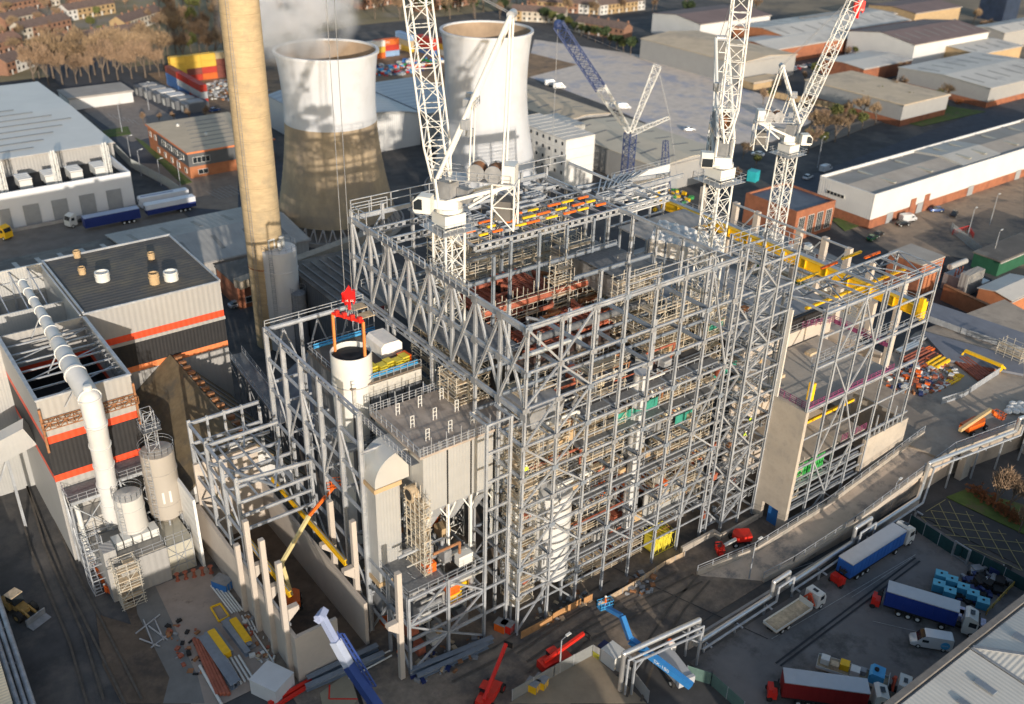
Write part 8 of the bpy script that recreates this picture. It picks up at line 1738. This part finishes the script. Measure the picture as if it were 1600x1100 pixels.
# blue telescopic crane boom at the bottom
a, b, c_ = P(502,962,16), P(545,1040,9.5), P(600,1120,4.5); r = thing('mobile_crane', 'blue telescopic crane boom reaching up beside the bunker at the bottom', 'mobile crane', P(610,1115,0))
tb_ = mat('boom_pale_blue', (.33, .38, .55), .4, .1, .08, .6); tn_ = mat('boom_navy', (.03, .06, .22), .4, 0, .08, .6)
q = MB(); q.bar(a, a.lerp(b, .55), .7, .8); q.build('inner_boom', tb_, r); q = MB(); q.bar(a.lerp(b, .5), b, 1.0, 1.1); q.build('middle_boom', mat('boom_white_blue', (.45, .50, .62), .4, .1, .06, .6), r)
q = MB(); q.bar(b, c_, 1.1, 1.25); q.build('outer_boom', tn_, r); q = MB(); q.bar(a+Vector((-.3,.3,-.5)), a+Vector((.3,-.3,.6)), 1.4, .8); q.tube(a+Vector((-.7,-.3,.1)), a+Vector((.6,.5,.1)), .45, 12); q.build('boom_head', tb_, r)
n_ = Vector((.8,-.6,0)); q = MB(); [q.bar(a.lerp(b, t)+n_*.9, a.lerp(b, t+.62) if t+.62 <= 1 else b+n_*.9, .12) for t in (.3,)]; q.bar(a.lerp(b,.35)+n_*1.0, c_.lerp(b,.6)+n_*1.1, .18); q.bar(a.lerp(b,.35)+n_*1.5, c_.lerp(b,.6)+n_*1.6, .18)
for i in range(12): p = (a.lerp(b,.35)).lerp(c_.lerp(b,.6), i/11); q.bar(p+n_*1.0, p+n_*1.5, .1)
q.build('side_jib', tn_, r); q = MB(); q.bar(b.lerp(c_, .1)-Vector((0,0,1)), P(568,1110,1.5), .4); q.build('luffing_ram', blackm, r)
g0 = P(650,1190); q = MB(); q.cbox(g0+Vector((0,0,.9)), 3.2, 9, 1.5, .5); q.build('carrier', tn_, r); q = MB(); [q.tube(g0+Vector((s*1.3-.2, y, .6)), g0+Vector((s*1.3+.2, y, .6)), .6, 14) for s in (-1, 1) for y in (-3, -1, 2, 3.5)]; q.build('wheel', tyre, r)
# ------------------------------------------------------------------ people
def person_mesh(pose, jacket, trousers, helmet):
    """one continuous skinned figure; pose 'stand', 'bend' or 'lean'"""
    me = bpy.data.meshes.new('p'); B_ = .0 if pose == 'stand' else (.35 if pose == 'lean' else .75)
    def up(z, x=0): t = z-.95; return (x, -math.sin(B_)*t if t > 0 else 0, .95+math.cos(B_)*t if t > 0 else z)
    ax = .28 if pose == 'stand' else .2; fwd = -.12 if pose == 'stand' else -.35
    J = {'pel': ((0,0,.95), .15), 'wst': (up(1.12), .14), 'chs': (up(1.34), .17), 'nck': (up(1.52), .062), 'hed': (up(1.64), .105), 'top': (up(1.75), .085)}
    S = up(1.43)
    for s, n in ((-1,'l'),(1,'r')):
        J['hip'+n] = ((s*.1, 0, .9), .105); J['kne'+n] = ((s*.13, -.03, .5), .07); J['ank'+n] = ((s*.14, .03, .1), .05); J['toe'+n] = ((s*.15, -.14, .04), .045)
        J['sho'+n] = ((s*.19, S[1], S[2]), .068); J['elb'+n] = ((s*ax, S[1]-.02+fwd*.3, S[2]-.29), .048); J['wri'+n] = ((s*(ax-.02), S[1]+fwd, S[2]-.5), .034); J['han'+n] = ((s*(ax-.02), S[1]+fwd*1.15, S[2]-.58), .038)
    E_ = [('pel','wst'),('wst','chs'),('chs','nck'),('nck','hed'),('hed','top')]
    for n in 'lr': E_ += [('pel','hip'+n),('hip'+n,'kne'+n),('kne'+n,'ank'+n),('ank'+n,'toe'+n),('chs','sho'+n),('sho'+n,'elb'+n),('elb'+n,'wri'+n),('wri'+n,'han'+n)]
    K_ = list(J); me.from_pydata([J[k][0] for k in K_], [(K_.index(a), K_.index(b)) for a, b in E_], [])
    o = bpy.data.objects.new('p', me); COL.objects.link(o); sk_ = o.modifiers.new('s', 'SKIN'); sk_.use_smooth_shade = True
    for i, k in enumerate(K_): v = me.skin_vertices[0].data[i]; v.radius = (J[k][1], J[k][1]*(.75 if k in ('chs','pel','wst') else 1)); v.use_root = (k == 'pel')
    sb = o.modifiers.new('u', 'SUBSURF'); sb.levels = 1; sb.render_levels = 1
    m2 = bpy.data.meshes.new_from_object(o.evaluated_get(bpy.context.evaluated_depsgraph_get())); bpy.data.objects.remove(o)
    for m in (jacket, trousers, mat('skin', (.45, .28, .2), .6), blackm): m2.materials.append(m)
    hz = up(1.55)[2]; hy = up(1.55)[1]
    for p in m2.polygons:
        c = p.center; p.material_index = 3 if c.z < .13 else (1 if c.z < .96 else 0)
        if (Vector((c.x, c.y, c.z))-Vector(up(1.66))).length < .17: p.material_index = 2
        if (abs(c.x) > ax-.09 and abs(c.z-(S[2]-.56)) < .09 and abs(c.x) < ax+.1): p.material_index = 2
    hm_ = MB(); t = Vector(up(1.7)); hm_.lathe(t, [(.155, 0), (.15, .05), (.11, .12), (.05, .15), (0, .155)], 12); hm_.lathe(t, [(.19, -.01), (.15, .02)], 12); return m2, hm_, helmet
hiv = mat('hi_vis_yellow', (.55, .75, .05), .7, 0, .05, 3); hio = mat('hi_vis_orange', (.85, .16, .02), .7, 0, .05, 3); wsuit = mat('white_overall', (.72, .72, .70), .8, 0, .05, 3)
PM = {}
def person(lab, loc, rz, pose, jk, tr, hl, s=1.0):
    k = (pose, jk.name)
    if k not in PM: PM[k] = person_mesh(pose, jk, tr, hl)
    me, hm_, h_ = PM[k]; o = bpy.data.objects.new('person', me); COL.objects.link(o); o.location = loc; o.rotation_euler = (0,0,rz); tag(o, lab, 'person')
    OFF[o] = Vector((0,0,0)); hm_.build('helmet', h_, o, local=True); return o
person('person in white overalls standing near the mouth of the white pipe', P(579,543,32.86), .5, 'stand', wsuit, wsuit, offwhite)
person('person in white overalls standing by the cream machine cover', P(606,537,32.86), 2, 'stand', wsuit, wsuit, offwhite)
person('person in white overalls leaning beside the yellow crates', P(594,550,32.86), 4, 'lean', wsuit, wsuit, offwhite)
bk = Vector(tip_b) if False else P(945,948,8.0); person('person in orange jacket standing in the basket of the large blue boom lift', bk+Vector((0,0,.1)), 1, 'stand', hio, hio, offwhite)
person('person in yellow jacket on the scaffold at the front corner of the main frame', (1.2, .8, 26.1), 0, 'stand', hiv, navy_p, offwhite)
for i, (z, x, l) in enumerate(((19.7, 44, 'upper'), (17.4, 43, 'lower'))): person('person in yellow jacket on the %s stair landing of the stair tower' % l, (x, -.3, z-1.5+.2), i, 'lean' if i else 'stand', hiv, navy_p, offwhite)
person('person in orange jacket walking beside the wall of the low plant', P(166,927,.06), 2, 'stand', hio, navy_p, offwhite)
person('person in orange jacket beside the lone concrete post', P(621,1026,.06), 1, 'lean', hio, navy_p, offwhite)
# ------------------------------------------------------------------ trees
bark = mat('bark', (.14, .11, .085), .95, 0, .3, 3); twig_m = mat('twigs', (.25, .17, .11), .95, 0, .3, 1.5); twig_o = mat('golden_twigs', (.27, .19, .115), .95, 0, .3, 1.5); leaf_g = mat('evergreen_leaf', (.05, .075, .03), .9, 0, .35, 1); leaf_o = mat('copper_leaf', (.28, .10, .035), .9, 0, .3, 1); leaf_y = mat('olive_leaf', (.12, .13, .04), .9, 0, .35, 1)
def tree_proto(seed, H, crown_m, kind='bare'):
    random.seed(seed); r = thing0('bare_tree' if kind == 'bare' else ('evergreen_tree' if kind == 'ever' else 'shrub'), None, None); q = MB(); tips = []
    def grow(p, d, L, rr, lv):
        e = p+d*L; q.tube(p, e, rr, 6 if lv < 2 else 4, rr*.65, cap=False)
        if lv >= 3: tips.append((e, d)); return
        for i in range(3 if lv else 5):
            nd = (d+Vector((random.uniform(-1,1), random.uniform(-1,1), random.uniform(-.1,.6)))*(.65 if lv else .55)).normalized(); grow(p.lerp(e, random.uniform(.55, 1)), nd, L*random.uniform(.55, .8), rr*.6, lv+1)
    if kind == 'shrub': tips = [(Vector((random.gauss(0,.35)*H, random.gauss(0,.35)*H, abs(random.gauss(.35,.2))*H)), Vector((0,0,1))) for _ in range(60)]; q.tube((0,0,0), (0,0,H*.4), .08, 5)
    else: grow(Vector((0,0,0)), Vector((0,0,1)), H*.36, H*.022, 0)
    q.build('trunk', bark, r, local=True); c = MB()
    for e, d in tips:
        n = 20 if kind == 'bare' else 34
        for i in range(n):
            if kind == 'bare':
                nd = (d+Vector((random.gauss(0,.5), random.gauss(0,.5), random.gauss(.2,.4)))).normalized(); L = random.uniform(.06, .15)*H; p = e+Vector((random.gauss(0,.03), random.gauss(0,.03), random.gauss(0,.03)))*H; s = nd.cross(Vector((random.random(), random.random(), random.random()))).normalized()*.085; c.add([p-s, p+s, p+nd*L], [(0,1,2)])
            else:
                p = e+Vector((random.gauss(0,.055), random.gauss(0,.055), random.gauss(0,.05)))*H; u = Vector((random.gauss(0,1), random.gauss(0,1), random.gauss(0,1))).normalized()*.03*H; v_ = u.cross(Vector((random.random(), random.random(), 1))).normalized()*.02*H; c.add([p-u-v_, p+u-v_, p+u+v_, p-u+v_], [(0,1,2,3)])
    c.build('crown', crown_m, r, local=True); return r
TP = {'bare1': tree_proto(1, 9, twig_m), 'bare2': tree_proto(2, 10, twig_o), 'bare3': tree_proto(3, 8, twig_m), 'ever': tree_proto(4, 9, leaf_g, 'ever'), 'olive': tree_proto(5, 8, leaf_y, 'ever'), 'copper': tree_proto(6, 2.2, leaf_o, 'shrub'), 'bush': tree_proto(7, 2.4, leaf_y, 'shrub')}
used = set()
def tree(k, px, py, s, lab, grp=None, z=.1):
    p = P(px, py, z) if not isinstance(px, tuple) else Vector(px); rz = random.uniform(0, 6.28); s *= random.uniform(.78, 1.22)
    if k not in used: used.add(k); o = TP[k]; o.location = p; o.rotation_euler = (0,0,rz); o.scale = (s, s, s); tag(o, lab, 'shrub' if k in ('copper', 'bush') else 'tree', grp)
    else: o = copy_tree(TP[k], p, rz, lab, grp, s); o['category'] = 'shrub' if k in ('copper', 'bush') else 'tree'; (None if grp else o.pop('group', None))
random.seed(99)
tree('bare1', 1142, 292, .9, 'bare tree right of the central white crane mast'); tree('olive', 1180, 262, .7, 'olive green tree behind the central white crane'); tree('bare2', 1160, 250, .8, 'golden bare tree left of the far right crane mast'); tree('bare1', 1575, 800, .85, 'bare silver trunked tree on the grass verge at the right'); tree('bare3', 1553, 795, .9, 'bare tree behind the copper hedge at the right'); tree('bare3', 1592, 832, .8, 'bare tree nearest the corner of the lay-by at the right edge')
for i in range(6): tree('copper', 1522+i*13, 770+i*9, .9, '%s copper leaved shrub from the left along the grass verge' % ORD[i], 'copper shrubs on the verge')
for i in range(5): tree('bare3', 225+i*24, 195-i*2, .62, '%s bare tree from the left behind the orange brick office' % ORD[i], 'bare trees behind the brick office')
for i in range(29): tree(['bare1','bare2','bare2'][i % 3], 55+i*7.2, 136-(i % 3)*11-i*.6, 1.75, '%s bare tree from the left in the belt before the terraced houses' % ORD[i], 'bare tree belt in front of the houses')
for i in range(30): tree(['bare1','bare3','bare2','bare1','olive'][i % 5], 250+(i % 10)*12.5, 98-(i//10)*34-(i % 3)*7, 1.7, '%s tree of the grove behind the chimney, counted across' % ORD[i], 'grove behind the chimney')
for i in range(30): tree(['bare1','bare2','ever','bare3'][i % 4], 430+i*13, 30-(i % 3)*12, 1.6, '%s tree from the left in the row beyond the scrap yard' % ORD[i], 'tree row beyond the scrap yard')
for i in range(14): tree('ever' if i % 2 else 'olive', 842+i*11, 32+i*4.2, 1.0, '%s evergreen from the left in the hedge beyond the frosted lot' % ORD[i], 'evergreen hedge beyond the frosted lot')
for i in range(24): tree(['bare2','bare1','olive'][i % 3], 1262+(i % 8)*21, 222-(i % 8)*9+(i//8)*13-8, 1.0, '%s bare tree on the bank between the road and the tan roof, counted across' % ORD[i], 'trees on the bank by the road')
for i in range(6): tree(['bush','copper'][i % 2], 1420+i*26, 180-i*6, 1.2, '%s shrub from the left along the road before the tan roof' % ORD[i], 'shrubs along the road')
for i in range(5): tree('bush', 1322+i*6, 336+(i % 2)*8, .9, '%s green shrub from the left beside the square brick office' % ORD[i], 'shrubs beside the brick office')
tree('ever', 1440, 78, 1.2, 'dark round evergreen in front of the pale ridged warehouse'); tree('ever', 1204, 68, 1.0, 'dark conifer beside the long pale brick unit'); tree('bare3', 1330, 60, .9, 'bare tree at the left end of the dark ribbed roof'); tree('bare1', 1385, 78, .9, 'bare tree before the dark ribbed roof'); tree('bare2', 1520, 38, 1.3, 'golden tree before the dark tower block')
for i in range(30): tree(['bare2','bare1','olive','bare3'][i % 4], (i*67) % 262-4, 12+(i*29) % 84, 1.0, '%s garden tree among the terraced houses at the top left' % ORD[i], 'garden trees among the terraces')
for i in range(28): tree(['bare1','bare2','ever','bare3'][i % 4], 690+(i*47) % 420, (i*13) % 34-4, 1.1, '%s garden tree among the houses at the top centre' % ORD[i], 'garden trees at the top centre')
for i in range(26): tree(['bare1','bare2','bare3','bush','olive'][i % 5], 1180+(i*71) % 420, 20+(i*37) % 150, .85, '%s scattered tree between the warehouses at the upper right' % ORD[i], 'scattered trees between the warehouses')
# ------------------------------------------------------------------ houses
hw = {n: mat('house_'+n, c, .9, 0, .15, .6) for n, c in (('brick', (.24, .13, .085)), ('cream', (.46, .41, .34)), ('yellow', (.36, .25, .13)), ('white', (.55, .53, .5)))}
tile = mat('roof_tile', (.14, .10, .085), .9, 0, .3, .8); tile2 = mat('roof_tile_red', (.20, .12, .09), .9, 0, .25, .8)
def house_proto(n, rt):
    r = thing0('terraced_house', None, None); q = MB(); q.box(-3, 3, -4, 4, 0, 5.4); q.add([(-3,-4,5.4),(-3,4,5.4),(-3,0,7.8),(3,-4,5.4),(3,4,5.4),(3,0,7.8)], [(0,2,1),(3,4,5)]); q.build('wall', hw[n], r, local=True)
    q = MB(); q.extx([(-4.4, 5.2), (-4.4, 5.4), (0, 8.05), (4.4, 5.4), (4.4, 5.2), (0, 7.8)], -3.02, 3.02); ro = q.build('roof', rt, r, local=True); q = MB(); q.box(2.3, 3, -.4, .4, 7, 9); q.build('chimney', hw['brick'], ro, local=True)
    for x in (-1.6, 1.3):
        for z in (1, 3.4): q = MB(); q.box(x-.55, x+.55, -4.08, -4.0, z, z+1.2); q.build('window', glass, r, local=True)
    q = MB(); q.box(-.5, .3, -4.07, -4.0, 0, 2.1); q.build('door', offwhite, r, local=True); return r
HP = [house_proto('brick', tile), house_proto('cream', tile), house_proto('yellow', tile), house_proto('white', tile), house_proto('brick', tile2)]; hu = set()
rows = [(0, 118, 112, 78, 9, 3), (70, 85, 232, 60, 12, 1), (28, 62, 118, 42, 6, 0), (0, 48, 60, 34, 5, 1), (100, 32, 178, 18, 7, 2), (185, 52, 250, 30, 5, 1), (0, 22, 90, 6, 6, 0), (110, 8, 200, -6, 6, 4), (-20, 88, 40, 72, 3, 4), (560, 14, 620, 2, 4, 0), (650, 18, 740, 4, 5, 4), (800, 30, 900, 36, 6, 1), (825, 14, 950, 22, 7, 2), (905, 48, 985, 62, 5, 0), (930, 22, 1010, 12, 4, 2), (840, -4, 980, -2, 7, 4)]
for ri, (xa, ya, xb, yb, n, c) in enumerate(rows):
    A, B = P(xa, ya), P(xb, yb); d = (B-A); L = d.length; d.normalize(); rz = math.atan2(d.y, d.x); n = max(2, min(14, int(L/6.05)))
    for i in range(n):
        p = A+d*(i*6.05+3); k = c if i % 5 else (c+1) % 5; k = k if ri % 3 or i % 4 else 0
        lab = '%s house from the left in the %s terrace counted from the warehouse side' % (ORD[i], ORD[ri])
        if k not in hu: hu.add(k); o = HP[k]; o.location = p; o.rotation_euler = (0,0,rz); tag(o, lab, 'house', 'terraced houses in the distance')
        else: o = copy_tree(HP[k], p, rz, lab, 'terraced houses in the distance'); o['category'] = 'house'
